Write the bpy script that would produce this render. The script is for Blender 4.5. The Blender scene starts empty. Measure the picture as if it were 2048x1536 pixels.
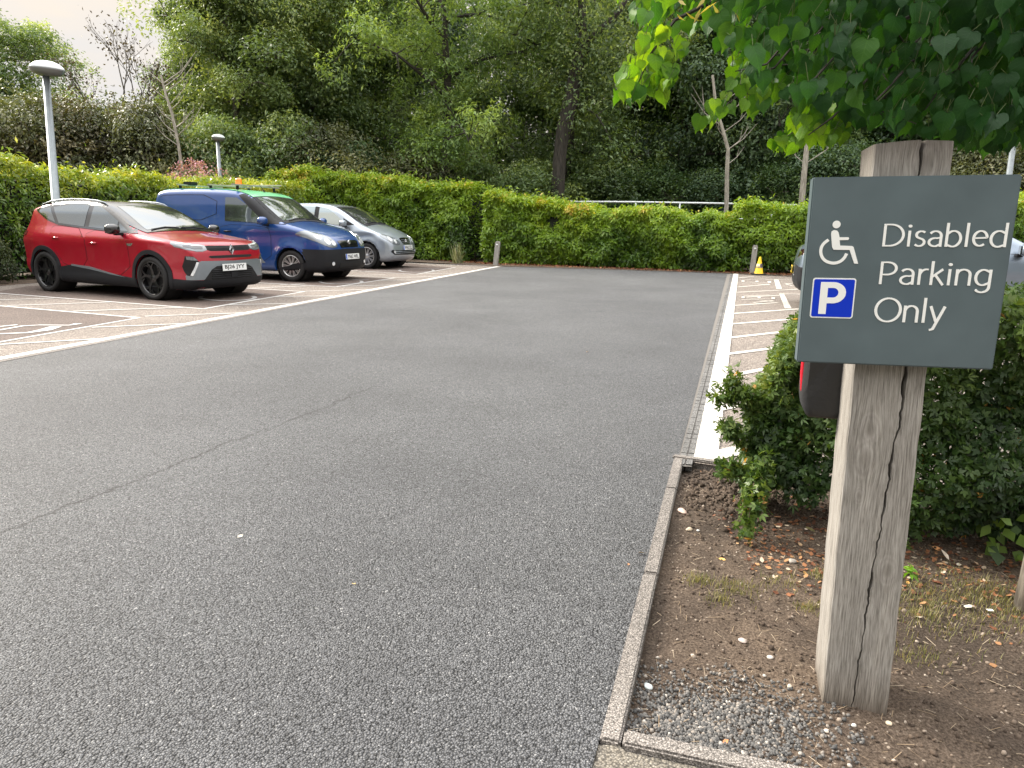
import bpy, bmesh, math, random
import numpy as np
from mathutils import Vector, Matrix, geometry

# ------------------------------------------------------------------ camera, sky, sun, exposure
SC = bpy.context.scene
COL = SC.collection
R_ = math.radians
CAM_H, FPX = 1.27, 1400.0
PITCH, ROLL = R_(12.9), R_(1.0)
cam = bpy.data.cameras.new('camera'); cam.sensor_width = 36; cam.lens = FPX/2048*36
cam.clip_end = 2000; cam.clip_start = 0.02
co = bpy.data.objects.new('camera', cam); COL.objects.link(co)
M = Matrix.Rotation(math.pi/2-PITCH, 4, 'X') @ Matrix.Rotation(ROLL, 4, 'Z')
co.matrix_world = Matrix.Translation((0, 0, CAM_H)) @ M
SC.camera = co

SUN_EL, SUN_AZ = R_(33), R_(-62)          # azimuth measured clockwise from +Y
w = bpy.data.worlds.new('World'); SC.world = w; w.use_nodes = True
nt = w.node_tree; nt.nodes.clear()
sky = nt.nodes.new('ShaderNodeTexSky'); sky.sky_type = 'NISHITA'; sky.sun_disc = False
sky.sun_elevation = SUN_EL; sky.sun_rotation = SUN_AZ
sky.air_density = 1.0; sky.dust_density = 2.0; sky.ozone_density = 1.0
bg = nt.nodes.new('ShaderNodeBackground'); bg.inputs[1].default_value = 0.10
out = nt.nodes.new('ShaderNodeOutputWorld')
# thin high cloud: soft streaks of cream over the blue
tc = nt.nodes.new('ShaderNodeTexCoord')
mp = nt.nodes.new('ShaderNodeMapping'); mp.inputs['Scale'].default_value = (1.2, 1.2, 4.5); mp.inputs['Rotation'].default_value = (0.25, 0.15, 0.4)
nz = nt.nodes.new('ShaderNodeTexNoise'); nz.inputs['Scale'].default_value = 2.2; nz.inputs['Detail'].default_value = 6; nz.inputs['Roughness'].default_value = 0.55
rp = nt.nodes.new('ShaderNodeValToRGB')
rp.color_ramp.elements[0].position = 0.30; rp.color_ramp.elements[0].color = (0.93, 0.93, 0.93, 1)
rp.color_ramp.elements[1].position = 0.62; rp.color_ramp.elements[1].color = (0.97, 0.97, 0.97, 1)
cr = nt.nodes.new('ShaderNodeValToRGB')
cr.color_ramp.elements[0].position = 0.35; cr.color_ramp.elements[0].color = (4.3, 4.4, 4.6, 1)
cr.color_ramp.elements[1].position = 0.60; cr.color_ramp.elements[1].color = (5.4, 4.9, 4.3, 1)
mx = nt.nodes.new('ShaderNodeMix'); mx.data_type = 'RGBA'
L = nt.links.new
L(tc.outputs['Generated'], mp.inputs[0]); L(mp.outputs[0], nz.inputs['Vector'])
L(nz.outputs[0], rp.inputs[0]); L(nz.outputs[0], cr.inputs[0])
L(rp.outputs[0], mx.inputs[0]); L(sky.outputs[0], mx.inputs[6]); L(cr.outputs[0], mx.inputs[7])
gz = nt.nodes.new('ShaderNodeSeparateXYZ'); L(tc.outputs['Generated'], gz.inputs[0])
gr_ = nt.nodes.new('ShaderNodeValToRGB'); e_ = gr_.color_ramp.elements; e_[0].position = 0.0; e_[0].color = (.58, .555, .53, 1); e_[1].position = 1.0; e_[1].color = (3.1, 3.2, 3.3, 1)
m_ = e_.new(.33); m_.color = (.60, .595, .59, 1)
L(gz.outputs[2], gr_.inputs[0])            # overcast sky: brighter overhead than near the horizon
m2_ = nt.nodes.new('ShaderNodeMix'); m2_.data_type = 'RGBA'; m2_.blend_type = 'MULTIPLY'; m2_.inputs[0].default_value = 1
L(mx.outputs[2], m2_.inputs[6]); L(gr_.outputs[0], m2_.inputs[7]); L(m2_.outputs[2], bg.inputs[0]); L(bg.outputs[0], out.inputs[0])
sun = bpy.data.lights.new('sun', 'SUN'); sun.energy = 2.5; sun.angle = R_(18); sun.color = (1.0, 0.92, 0.80)
so = bpy.data.objects.new('sun', sun); COL.objects.link(so)
sd = Vector((math.sin(SUN_AZ)*math.cos(SUN_EL), math.cos(SUN_AZ)*math.cos(SUN_EL), math.sin(SUN_EL)))
so.rotation_euler = (-sd).to_track_quat('-Z', 'Y').to_euler()
SC.view_settings.view_transform = 'Standard'; SC.view_settings.look = 'None'
SC.view_settings.gamma = 1; SC.view_settings.exposure = 1.65
SC.cycles.max_bounces = 8; SC.cycles.transparent_max_bounces = 8
SC.cycles.caustics_reflective = False; SC.cycles.caustics_refractive = False

# ------------------------------------------------------------------ photo-to-ground survey
_s, _c = math.sin(PITCH), math.cos(PITCH)
def ray(px, py):
    u, v = px-1024, py-768
    r = -ROLL
    u, v = u*math.cos(r)-v*math.sin(r), u*math.sin(r)+v*math.cos(r)
    return u, _c*FPX-_s*v, -(_s*FPX+_c*v)
def G(px, py, z=0.0):
    a, b, c = ray(px, py); t = (z-CAM_H)/c
    return (a*t, b*t)
def atY(px, py, Y):
    a, b, c = ray(px, py); t = Y/b
    return Vector((a*t, Y, CAM_H+c*t))
def topx(P):
    P = np.atleast_2d(P); X, Y, Z = P[:, 0], P[:, 1], P[:, 2]-CAM_H
    d = Y*_c-Z*_s; v = -(Z*_c+Y*_s)
    x = FPX*X/d; y = FPX*v/d; r = ROLL
    return np.c_[1024+x*math.cos(r)-y*math.sin(r), 768+x*math.sin(r)+y*math.cos(r)], d

# ------------------------------------------------------------------ object helpers
def tag(o, label=None, cat=None, group=None, kind=None):
    if label: o['label'] = label
    if cat: o['category'] = cat
    if group: o['group'] = group
    if kind: o['kind'] = kind
    return o
def empty(name, loc=(0, 0, 0), rz=0.0, parent=None):
    o = bpy.data.objects.new(name, None); COL.objects.link(o)
    o.location = loc; o.rotation_euler = (0, 0, rz); o.empty_display_size = 0.1
    if parent: o.parent = parent
    return o
def mesh_obj(name, verts, faces, mat=None, parent=None, smooth=False, mats=None):
    me = bpy.data.meshes.new(name); me.from_pydata([tuple(v) for v in verts], [], [tuple(f) for f in faces]); me.update()
    return link(name, me, mat, parent, smooth, mats)
def link(name, me, mat=None, parent=None, smooth=False, mats=None):
    for m in (mats or ([mat] if mat else [])): me.materials.append(m)
    if smooth: me.shade_smooth()
    o = bpy.data.objects.new(name, me); COL.objects.link(o)
    if parent: o.parent = parent
    return o
def np_mesh(name, V, Q, mat=None, parent=None, smooth=False, attrs=None):
    """V (n,3), Q (m,k) index array with k = 3 or 4"""
    V = np.ascontiguousarray(V, dtype=np.float32); Q = np.ascontiguousarray(Q, dtype=np.int32)
    me = bpy.data.meshes.new(name)
    m, k = Q.shape
    me.vertices.add(len(V)); me.vertices.foreach_set('co', V.ravel())
    me.loops.add(m*k); me.loops.foreach_set('vertex_index', Q.ravel())
    me.polygons.add(m); me.polygons.foreach_set('loop_start', np.arange(0, m*k, k, dtype=np.int32))
    me.update(calc_edges=True)
    for n, a in (attrs or {}).items():
        at = me.attributes.new(n, 'FLOAT', 'POINT'); at.data.foreach_set('value', np.ascontiguousarray(a, dtype=np.float32))
    return link(name, me, mat, parent, smooth)
class MB:
    """collects shapes into one mesh"""
    def __init__(s): s.v = []; s.f = []
    def add(s, V, Fc):
        n = len(s.v); s.v += [tuple(v) for v in V]; s.f += [tuple(i+n for i in f) for f in Fc]; return s
    def box(s, c, d, rot=None, bev=0.0):
        bm = bmesh.new(); bmesh.ops.create_cube(bm, size=1)
        for v in bm.verts: v.co = Vector((v.co.x*d[0], v.co.y*d[1], v.co.z*d[2]))
        if bev: bmesh.ops.bevel(bm, geom=bm.edges[:], offset=bev, segments=2, affect='EDGES')
        T = Matrix.Translation(c) @ (rot.to_4x4() if rot else Matrix())
        for v in bm.verts: v.co = T @ v.co
        s.bm(bm); return s
    def bm(s, bm):
        bm.verts.index_update()
        s.add([v.co for v in bm.verts], [[v.index for v in f.verts] for f in bm.faces]); bm.free(); return s
    def tube(s, pts, rad, n=8, cap=True):
        pts = [Vector(p) for p in pts]
        if not hasattr(rad, '__len__'): rad = [rad]*len(pts)
        V = []; Fc = []
        prev = None
        for i, p in enumerate(pts):
            t = (pts[min(i+1, len(pts)-1)]-pts[max(i-1, 0)]).normalized()
            if prev is None:
                a = Vector((0, 0, 1)) if abs(t.z) < .9 else Vector((1, 0, 0)); e1 = t.cross(a).normalized()
            else:
                e1 = (prev-t*prev.dot(t)).normalized()
            prev = e1; e2 = t.cross(e1)
            for k in range(n):
                an = 2*math.pi*k/n; V.append(p+(e1*math.cos(an)+e2*math.sin(an))*rad[i])
        for i in range(len(pts)-1):
            for k in range(n):
                a = i*n+k; b = i*n+(k+1) % n; Fc.append((a, b, b+n, a+n))
        if cap: Fc.append(tuple(range(n-1, -1, -1))); Fc.append(tuple(range((len(pts)-1)*n, len(pts)*n)))
        return s.add(V, Fc)
    def lathe(s, prof, n=24, axis='z', c=(0, 0, 0), close=False):
        V = []; Fc = []; m = len(prof)
        for k in range(n):
            a = 2*math.pi*k/n
            for r, h in prof:
                if axis == 'z': V.append((c[0]+r*math.cos(a), c[1]+r*math.sin(a), c[2]+h))
                elif axis == 'y': V.append((c[0]+r*math.cos(a), c[1]+h, c[2]+r*math.sin(a)))
                else: V.append((c[0]+h, c[1]+r*math.cos(a), c[2]+r*math.sin(a)))
        for k in range(n):
            k2 = (k+1) % n
            for i in range(m-1 if not close else m):
                j = (i+1) % m
                Fc.append((k*m+i, k2*m+i, k2*m+j, k*m+j))
        return s.add(V, Fc)
    def prism(s, poly, z0, z1, T=None):
        n = len(poly); T = T or (lambda x, y, z: (x, y, z))
        V = [T(x, y, z0) for x, y in poly]+[T(x, y, z1) for x, y in poly]
        Fc = [tuple(range(n-1, -1, -1)), tuple(range(n, 2*n))]+[(i, (i+1) % n, (i+1) % n+n, i+n) for i in range(n)]
        return s.add(V, Fc)
    def build(s, name, mat=None, parent=None, smooth=False):
        return mesh_obj(name, s.v, s.f, mat, parent, smooth)
def recalc(o):
    bm = bmesh.new(); bm.from_mesh(o.data); bmesh.ops.recalc_face_normals(bm, faces=bm.faces[:]); bm.to_mesh(o.data); bm.free(); return o
def autosmooth(o, deg=35):
    me = o.data; me.shade_smooth()
    me.set_sharp_from_angle(angle=R_(deg)); return o

# ------------------------------------------------------------------ numpy value noise
def _h(ix, iy, iz, seed):
    n = (ix.astype(np.int64)*374761393+iy.astype(np.int64)*668265263+iz.astype(np.int64)*2147483647+seed*1274126177) & 0x7fffffff
    n = ((n ^ (n >> 13))*1274126177) & 0x7fffffff
    n = (n ^ (n >> 16)) & 0xffff
    return n/65535.0
def vnoise(P, sc=1.0, seed=0, oct=1):
    P = np.atleast_2d(np.asarray(P, float)); tot = 0; amp = 1; nrm = 0
    for o in range(oct):
        Q = P*sc*(2**o)+17.3*o; I = np.floor(Q).astype(np.int64); f = Q-I; f = f*f*(3-2*f); r = 0
        for dx in (0, 1):
            for dy in (0, 1):
                for dz in (0, 1):
                    wt = (f[:, 0] if dx else 1-f[:, 0])*(f[:, 1] if dy else 1-f[:, 1])*(f[:, 2] if dz else 1-f[:, 2])
                    r = r+wt*_h(I[:, 0]+dx, I[:, 1]+dy, I[:, 2]+dz, seed+o)
        tot = tot+amp*r; nrm += amp; amp *= .5
    return tot/nrm

# ------------------------------------------------------------------ materials
def newmat(name):
    m = bpy.data.materials.new(name); m.use_nodes = True; m.node_tree.nodes.clear(); return m, m.node_tree
def N(nt, typ, **kw):
    n = nt.nodes.new('ShaderNode'+typ)
    for k, v in kw.items():
        if k.startswith('i_'):
            key = k[2:]; n.inputs[int(key) if key.isdigit() else key.replace('_', ' ')].default_value = v
        else: setattr(n, k, v)
    return n
def ramp(nt, stops, inter='LINEAR'):
    r = nt.nodes.new('ShaderNodeValToRGB'); e = r.color_ramp.elements; r.color_ramp.interpolation = inter
    while len(e) < len(stops): e.new(0.5)
    for i, (p, c) in enumerate(stops): e[i].position = p; e[i].color = (*c, 1) if len(c) == 3 else c
    return r
def pmat(name, col, rough=.5, metal=0.0, spec=.5, coat=0.0, noise=0.0, nscale=20.0, bump=0.0, emis=None, cr=.03):
    m, nt = newmat(name); b = N(nt, 'BsdfPrincipled'); o = N(nt, 'OutputMaterial')
    b.inputs['Base Color'].default_value = (*col, 1); b.inputs['Roughness'].default_value = rough
    b.inputs['Metallic'].default_value = metal; b.inputs['Specular IOR Level'].default_value = spec
    b.inputs['Coat Weight'].default_value = coat; b.inputs['Coat Roughness'].default_value = cr
    nt.links.new(b.outputs[0], o.inputs[0])
    if noise or bump:
        t = N(nt, 'TexCoord'); z = N(nt, 'TexNoise'); z.inputs['Scale'].default_value = nscale; z.inputs['Detail'].default_value = 5
        nt.links.new(t.outputs['Object'], z.inputs['Vector'])
        if noise:
            r = ramp(nt, [(.3, tuple(c*(1-noise) for c in col)), (.7, tuple(min(1, c*(1+noise)) for c in col))])
            nt.links.new(z.outputs[0], r.inputs[0]); nt.links.new(r.outputs[0], b.inputs['Base Color'])
        if bump:
            bp = N(nt, 'Bump'); bp.inputs['Strength'].default_value = bump; bp.inputs['Distance'].default_value = .01
            nt.links.new(z.outputs[0], bp.inputs['Height']); nt.links.new(bp.outputs[0], b.inputs['Normal'])
    return m
def mixc(nt, fac, a, b, mode='MIX'):
    n = nt.nodes.new('ShaderNodeMix'); n.data_type = 'RGBA'; n.blend_type = mode
    for sock, v in ((0, fac), (6, a), (7, b)):
        if isinstance(v, (int, float)): n.inputs[sock].default_value = v
        elif isinstance(v, tuple): n.inputs[sock].default_value = (*v, 1)
        else: nt.links.new(v, n.inputs[sock])
    return n.outputs[2]
def stone_mat(name, cols, cell=110.0, rough=.85, bump=.6, patch=.25, fleck=None, dist=.006, spec=.3, big=None):
    """crushed-stone surface: voronoi chips of different colours, relief between chips, soft large patches"""
    m, nt = newmat(name); b = N(nt, 'BsdfPrincipled'); o = N(nt, 'OutputMaterial'); t = N(nt, 'TexCoord')
    v = N(nt, 'TexVoronoi', feature='F1'); v.inputs['Scale'].default_value = cell; v.inputs['Randomness'].default_value = 1
    nt.links.new(t.outputs['Object'], v.inputs['Vector'])
    sep = N(nt, 'SeparateColor'); nt.links.new(v.outputs['Color'], sep.inputs[0])
    n = len(cols); r = ramp(nt, [(i/(n-1), c) for i, c in enumerate(cols)]); nt.links.new(sep.outputs[0], r.inputs[0])
    c = r.outputs[0]
    # dark mortar between the chips
    dr = ramp(nt, [(.22, (1, 1, 1)), (.70, (.22, .22, .22))]); nt.links.new(v.outputs['Distance'], dr.inputs[0])
    c = mixc(nt, .9, c, dr.outputs[0], 'MULTIPLY')
    if fleck:
        fr = ramp(nt, [(0.0, (0, 0, 0)), (fleck[1], (0, 0, 0)), (min(1, fleck[1]+.02), (1, 1, 1))]); nt.links.new(sep.outputs[1], fr.inputs[0])
        c = mixc(nt, fr.outputs[0], c, fleck[0])
    z = N(nt, 'TexNoise'); z.inputs['Scale'].default_value = .9; z.inputs['Detail'].default_value = 6; z.inputs['Roughness'].default_value = .62
    nt.links.new(t.outputs['Object'], z.inputs['Vector'])
    zr = ramp(nt, [(.3, (1-patch,)*3), (.7, (1+patch,)*3)]); nt.links.new(z.outputs[0], zr.inputs[0])
    c = mixc(nt, 1.0, c, zr.outputs[0], 'MULTIPLY')
    if big: c = big(nt, t, c)
    nt.links.new(c, b.inputs['Base Color']); b.inputs['Roughness'].default_value = rough; b.inputs['Specular IOR Level'].default_value = spec
    z2 = N(nt, 'TexNoise'); z2.inputs['Scale'].default_value = cell*.6; z2.inputs['Detail'].default_value = 4; nt.links.new(t.outputs['Object'], z2.inputs['Vector'])
    ad = N(nt, 'Math', operation='SUBTRACT'); nt.links.new(z2.outputs[0], ad.inputs[0]); nt.links.new(v.outputs['Distance'], ad.inputs[1])
    bp = N(nt, 'Bump'); bp.inputs['Strength'].default_value = bump; bp.inputs['Distance'].default_value = dist
    nt.links.new(ad.outputs[0], bp.inputs['Height']); nt.links.new(bp.outputs[0], b.inputs['Normal'])
    nt.links.new(b.outputs[0], o.inputs[0]); return m
def leaf_mat(name, stops, trans=.35, rough=.45, spec=.4, tcol=1.0, vein=False):
    """leaf colour from the per-leaf attribute 't'; part of the light passes through the blade"""
    m, nt = newmat(name); o = N(nt, 'OutputMaterial'); a = N(nt, 'Attribute', attribute_name='t')
    r = ramp(nt, stops); nt.links.new(a.outputs['Fac'], r.inputs[0])
    b = N(nt, 'BsdfPrincipled'); b.inputs['Roughness'].default_value = rough; b.inputs['Specular IOR Level'].default_value = spec
    tr = N(nt, 'BsdfTranslucent'); ms = N(nt, 'MixShader'); ms.inputs[0].default_value = trans
    nt.links.new(r.outputs[0], b.inputs['Base Color'])
    c = mixc(nt, 1.0, r.outputs[0], (1.6*tcol, 1.5*tcol, .55*tcol), 'MULTIPLY')
    nt.links.new(c, tr.inputs[0]); nt.links.new(b.outputs[0], ms.inputs[1]); nt.links.new(tr.outputs[0], ms.inputs[2])
    nt.links.new(ms.outputs[0], o.inputs[0]); return m
def bark_mat(name, c1, c2, sc=(30, 30, 5)):
    m, nt = newmat(name); o = N(nt, 'OutputMaterial'); b = N(nt, 'BsdfPrincipled'); t = N(nt, 'TexCoord'); mp = N(nt, 'Mapping')
    mp.inputs['Scale'].default_value = sc; z = N(nt, 'TexNoise'); z.inputs['Scale'].default_value = 1.0; z.inputs['Detail'].default_value = 6
    nt.links.new(t.outputs['Object'], mp.inputs[0]); nt.links.new(mp.outputs[0], z.inputs['Vector'])
    r = ramp(nt, [(.35, c1), (.65, c2)]); nt.links.new(z.outputs[0], r.inputs[0]); nt.links.new(r.outputs[0], b.inputs['Base Color'])
    b.inputs['Roughness'].default_value = .85
    bp = N(nt, 'Bump'); bp.inputs['Strength'].default_value = .7; bp.inputs['Distance'].default_value = .01
    nt.links.new(z.outputs[0], bp.inputs['Height']); nt.links.new(bp.outputs[0], b.inputs['Normal'])
    nt.links.new(b.outputs[0], o.inputs[0]); return m
# ------------------------------------------------------------------ instancing of tiny templates into one mesh (stuff only)
def rand_rots(n, rng, tilt=math.pi):
    """random rotation matrices (n,3,3): spin about z then tilt"""
    a = rng.uniform(0, 2*np.pi, n); b = rng.uniform(-tilt, tilt, n); c = rng.uniform(0, 2*np.pi, n)
    def rz(t): z = np.zeros_like(t); o = np.ones_like(t); return np.stack([np.cos(t), -np.sin(t), z, np.sin(t), np.cos(t), z, z, z, o], 1).reshape(-1, 3, 3)
    def rx(t): z = np.zeros_like(t); o = np.ones_like(t); return np.stack([o, z, z, z, np.cos(t), -np.sin(t), z, np.sin(t), np.cos(t)], 1).reshape(-1, 3, 3)
    return rz(a) @ rx(b) @ rz(c)
def scatter(name, TV, TF, P, Rm, S, mat, parent=None, t=None, smooth=False):
    TV = np.asarray(TV, float); TF = np.asarray(TF, int); n = len(P)
    S = np.asarray(S, float)
    if S.ndim == 1: S = S[:, None, None]
    else: S = S[:, None, :]
    V = np.einsum('nij,nkj->nki', Rm, TV[None]*S)+P[:, None, :]
    Q = (TF[None]+(np.arange(n)*len(TV))[:, None, None]).reshape(-1, TF.shape[1])
    at = {'t': np.repeat(t if t is not None else np.random.rand(n), len(TV))}
    return np_mesh(name, V.reshape(-1, 3), Q, mat, parent, smooth, at)
_bm = bmesh.new(); bmesh.ops.create_icosphere(_bm, subdivisions=1, radius=1)
ICO_V = [v.co[:] for v in _bm.verts]; ICO_F = [[v.index for v in f.verts] for f in _bm.faces]; _bm.free()
_bm = bmesh.new(); bmesh.ops.create_icosphere(_bm, subdivisions=3, radius=1)
ICO3_V = [v.co[:] for v in _bm.verts]; ICO3_F = [[v.index for v in f.verts] for f in _bm.faces]; _bm.free()

# ------------------------------------------------------------------ ground
S2 = lambda *p: np.array(p, float)
uL = S2(*G(1001, 533.5))-S2(*G(0, 722)); uL /= np.linalg.norm(uL)
uR = S2(*G(1467, 548))-S2(*G(1387, 917)); uR /= np.linalg.norm(uR)
L0 = S2(*G(0, 722)); L_far = S2(*G(1001, 533.5)); L_near = L0-uL*12
nR = S2(uR[1], -uR[0])
E0 = S2(*G(1387, 917)); E_far = S2(*G(1467, 548))     # left edge of the white line on the right
K0 = S2(*G(1348, 918)); K1 = S2(*G(1198, 1485)); uK = (K0-K1)/np.linalg.norm(K0-K1)
PV0 = S2(*G(1357, 916)); PV1 = S2(*G(1453, 552))      # left edge of the block strip

m_ground = pmat('earth', (.075, .06, .04), .95, noise=.4, nscale=3, bump=.5)
o = mesh_obj('ground', [(-300, -300, -.08), (300, -300, -.08), (300, 300, -.08), (-300, 300, -.08)], [(0, 1, 2, 3)], m_ground); tag(o, kind='structure')

def crack(nt, t, c):
    a, b = S2(*G(-150, 1128)), S2(*G(790, 757)); d = (b-a)/np.linalg.norm(b-a); n = S2(-d[1], d[0])
    s = N(nt, 'SeparateXYZ'); nt.links.new(t.outputs['Object'], s.inputs[0])
    def lin(ax, ay, k):
        m1 = N(nt, 'Math', operation='MULTIPLY'); nt.links.new(s.outputs[0], m1.inputs[0]); m1.inputs[1].default_value = ax
        m2 = N(nt, 'Math', operation='MULTIPLY_ADD'); nt.links.new(s.outputs[1], m2.inputs[0]); m2.inputs[1].default_value = ay; nt.links.new(m1.outputs[0], m2.inputs[2])
        m3 = N(nt, 'Math', operation='ADD'); nt.links.new(m2.outputs[0], m3.inputs[0]); m3.inputs[1].default_value = k; return m3.outputs[0]
    dist = lin(n[0], n[1], -float(a@n)); al = lin(d[0], d[1], -float(a@d))
    z = N(nt, 'TexNoise'); z.inputs['Scale'].default_value = 2.8; z.inputs['Detail'].default_value = 10; z.inputs['Roughness'].default_value = .78
    nt.links.new(t.outputs['Object'], z.inputs['Vector'])
    z9 = N(nt, 'TexNoise'); z9.inputs['Scale'].default_value = 14; z9.inputs['Detail'].default_value = 3; nt.links.new(t.outputs['Object'], z9.inputs['Vector'])
    m9 = N(nt, 'Math', operation='MULTIPLY_ADD'); nt.links.new(z9.outputs[0], m9.inputs[0]); m9.inputs[1].default_value = .06; m9.inputs[2].default_value = -.17
    ma = N(nt, 'Math', operation='MULTIPLY_ADD'); nt.links.new(z.outputs[0], ma.inputs[0]); ma.inputs[1].default_value = .30; nt.links.new(m9.outputs[0], ma.inputs[2])
    ad = N(nt, 'Math', operation='ADD'); nt.links.new(dist, ad.inputs[0]); nt.links.new(ma.outputs[0], ad.inputs[1])
    ab = N(nt, 'Math', operation='ABSOLUTE'); nt.links.new(ad.outputs[0], ab.inputs[0])
    r1 = ramp(nt, [(0, (.12, .12, .12)), (.006, (.22, .22, .22)), (.011, (.85, .85, .85)), (.04, (1, 1, 1))]); nt.links.new(ab.outputs[0], r1.inputs[0])
    ln = float(np.linalg.norm(b-a)); sc = N(nt, 'Math', operation='DIVIDE'); nt.links.new(al, sc.inputs[0]); sc.inputs[1].default_value = ln
    r2 = ramp(nt, [(.0, (1, 1, 1)), (.85, (.75, .75, .75)), (1.0, (0, 0, 0))]); nt.links.new(sc.outputs[0], r2.inputs[0])
    z2 = N(nt, 'TexNoise'); z2.inputs['Scale'].default_value = 1.3; nt.links.new(t.outputs['Object'], z2.inputs['Vector'])
    r3 = ramp(nt, [(.30, (.25, .25, .25)), (.5, (1, 1, 1))]); nt.links.new(z2.outputs[0], r3.inputs[0])
    f = mixc(nt, 1.0, r2.outputs[0], r3.outputs[0], 'MULTIPLY')
    # broad tonal drift, polished lanes along the road, a few old oil drips
    zb = N(nt, 'TexNoise'); zb.inputs['Scale'].default_value = .33; zb.inputs['Detail'].default_value = 3; nt.links.new(t.outputs['Object'], zb.inputs['Vector'])
    rb = ramp(nt, [(.35, (.86, .86, .87)), (.65, (1.14, 1.14, 1.13))]); nt.links.new(zb.outputs[0], rb.inputs[0]); c = mixc(nt, 1, c, rb.outputs[0], 'MULTIPLY')
    vo = N(nt, 'TexVoronoi'); vo.inputs['Scale'].default_value = .55; zw = N(nt, 'TexNoise'); zw.inputs['Scale'].default_value = 6; nt.links.new(t.outputs['Object'], zw.inputs['Vector'])
    wv = N(nt, 'VectorMath', operation='MULTIPLY_ADD'); nt.links.new(zw.outputs['Color'], wv.inputs[0]); wv.inputs[1].default_value = (.12, .12, 0); nt.links.new(t.outputs['Object'], wv.inputs[2]); nt.links.new(wv.outputs[0], vo.inputs['Vector'])
    ro = ramp(nt, [(0, (.62, .62, .62)), (.035, (.72, .72, .72)), (.07, (1, 1, 1))]); nt.links.new(vo.outputs['Distance'], ro.inputs[0]); c = mixc(nt, .8, c, ro.outputs[0], 'MULTIPLY')
    dark = mixc(nt, 1.0, c, r1.outputs[0], 'MULTIPLY')
    return mixc(nt, f, c, dark)
m_road = stone_mat('asphalt', [(.034, .036, .040), (.095, .098, .107), (.162, .167, .178), (.235, .241, .255), (.124, .128, .138), (.31, .317, .33)],
                   cell=165, rough=.62, bump=1.0, patch=.17, fleck=((.40, .40, .40), .985), dist=.012, spec=.5, big=crack)
far_L = L_far+uL*.5; far_R = E_far+uR*.6
rp_ = [L_near, L0, far_L, far_R, PV1+uR*.6, PV0, K0, K1, K1-uK*6]
o = mesh_obj('road', [(p[0], p[1], .004) for p in rp_], [tuple(range(len(rp_)))[::-1]], m_road); tag(o, kind='structure')

bayc = [(.18, .15, .13), (.275, .23, .20), (.37, .315, .275), (.225, .195, .175), (.45, .40, .35)]
m_bay = stone_mat('bay_chippings', bayc, cell=120, rough=.85, bump=.8, patch=.14, fleck=((.45, .40, .35), .93))
def lighten(k):
    def f(nt, t, c): return mixc(nt, 1.0, c, (k, k*1.0, k*.97), 'MULTIPLY')
    return f
m_bay2 = stone_mat('bay_chippings_red', [tuple(x*k for x, k in zip(c, (.62, .56, .56))) for c in bayc], cell=120, rough=.85, bump=.8, patch=.14)
BH = -9.9                                              # left bays reach back to the hedge
P_ = [L_near, L_far+uL*.2, L_far+S2(-10, 3.4), S2(-14, 15), S2(-16, -6)]
o = mesh_obj('left_parking_bays', [(p[0], p[1], 0) for p in P_], [tuple(range(len(P_)))], m_bay); tag(o, kind='structure'); recalc(o)
# bed edging on the right
B0 = S2(*G(1366, 922)); B1 = S2(*G(1500, 941)); uB = (B1-B0)/np.linalg.norm(B1-B0); B_far = B0+uB*9
D0 = S2(*G(1244, 1467)); D1 = S2(*G(1517, 1525)); uD = (D1-D0)/np.linalg.norm(D1-D0); D_far = D0+uD*6
P_ = [E0-nR*.02, E_far+uR*.3, E_far+nR*14, B_far+uR*0+S2(4, 0), B_far, B0]
P_[0] = B0-nR*.15
o = mesh_obj('right_parking_bays', [(p[0], p[1], 0.0) for p in P_], [tuple(range(len(P_)))], m_bay); tag(o, kind='structure'); recalc(o)

# white paint, worn through to the stone in specks
def paint_mat(name, wear=.5, base=(.50, .495, .48)):
    m, nt = newmat(name); b = N(nt, 'BsdfPrincipled'); o = N(nt, 'OutputMaterial'); t = N(nt, 'TexCoord')
    z = N(nt, 'TexNoise'); z.inputs['Scale'].default_value = 55; z.inputs['Detail'].default_value = 6; z.inputs['Roughness'].default_value = .7
    nt.links.new(t.outputs['Object'], z.inputs['Vector'])
    z2 = N(nt, 'TexNoise'); z2.inputs['Scale'].default_value = 2.2; z2.inputs['Detail'].default_value = 3; nt.links.new(t.outputs['Object'], z2.inputs['Vector'])
    ad = N(nt, 'Math', operation='MULTIPLY_ADD'); nt.links.new(z2.outputs[0], ad.inputs[0]); ad.inputs[1].default_value = .35; nt.links.new(z.outputs[0], ad.inputs[2])
    r = ramp(nt, [(wear, (.26, .24, .22)), (wear+.06, tuple(x*.8 for x in base)), (wear+.22, base)]); nt.links.new(ad.outputs[0], r.inputs[0])
    nt.links.new(r.outputs[0], b.inputs['Base Color']); b.inputs['Roughness'].default_value = .7
    bp = N(nt, 'Bump'); bp.inputs['Strength'].default_value = .5; bp.inputs['Distance'].default_value = .004
    nt.links.new(z.outputs[0], bp.inputs['Height']); nt.links.new(bp.outputs[0], b.inputs['Normal'])
    nt.links.new(b.outputs[0], o.inputs[0]); return m
m_white = paint_mat('road_paint', .47); m_white2 = paint_mat('thin_road_paint', .55, (.56, .53, .48)); m_faded = paint_mat('faded_road_paint', .52, (.33, .325, .32))
def poly_strip(pts, wdt, z):
    pts = [S2(*p) for p in pts]; V = []
    for i, p in enumerate(pts):
        d = pts[min(i+1, len(pts)-1)]-pts[max(i-1, 0)]; d = d/np.linalg.norm(d); n = S2(-d[1], d[0])
        w_ = wdt[i] if hasattr(wdt, '__len__') else wdt
        V += [(*(p+n*w_/2), z), (*(p-n*w_/2), z)]
    return V, [(2*i, 2*i+1, 2*i+3, 2*i+2) for i in range(len(pts)-1)]
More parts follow.
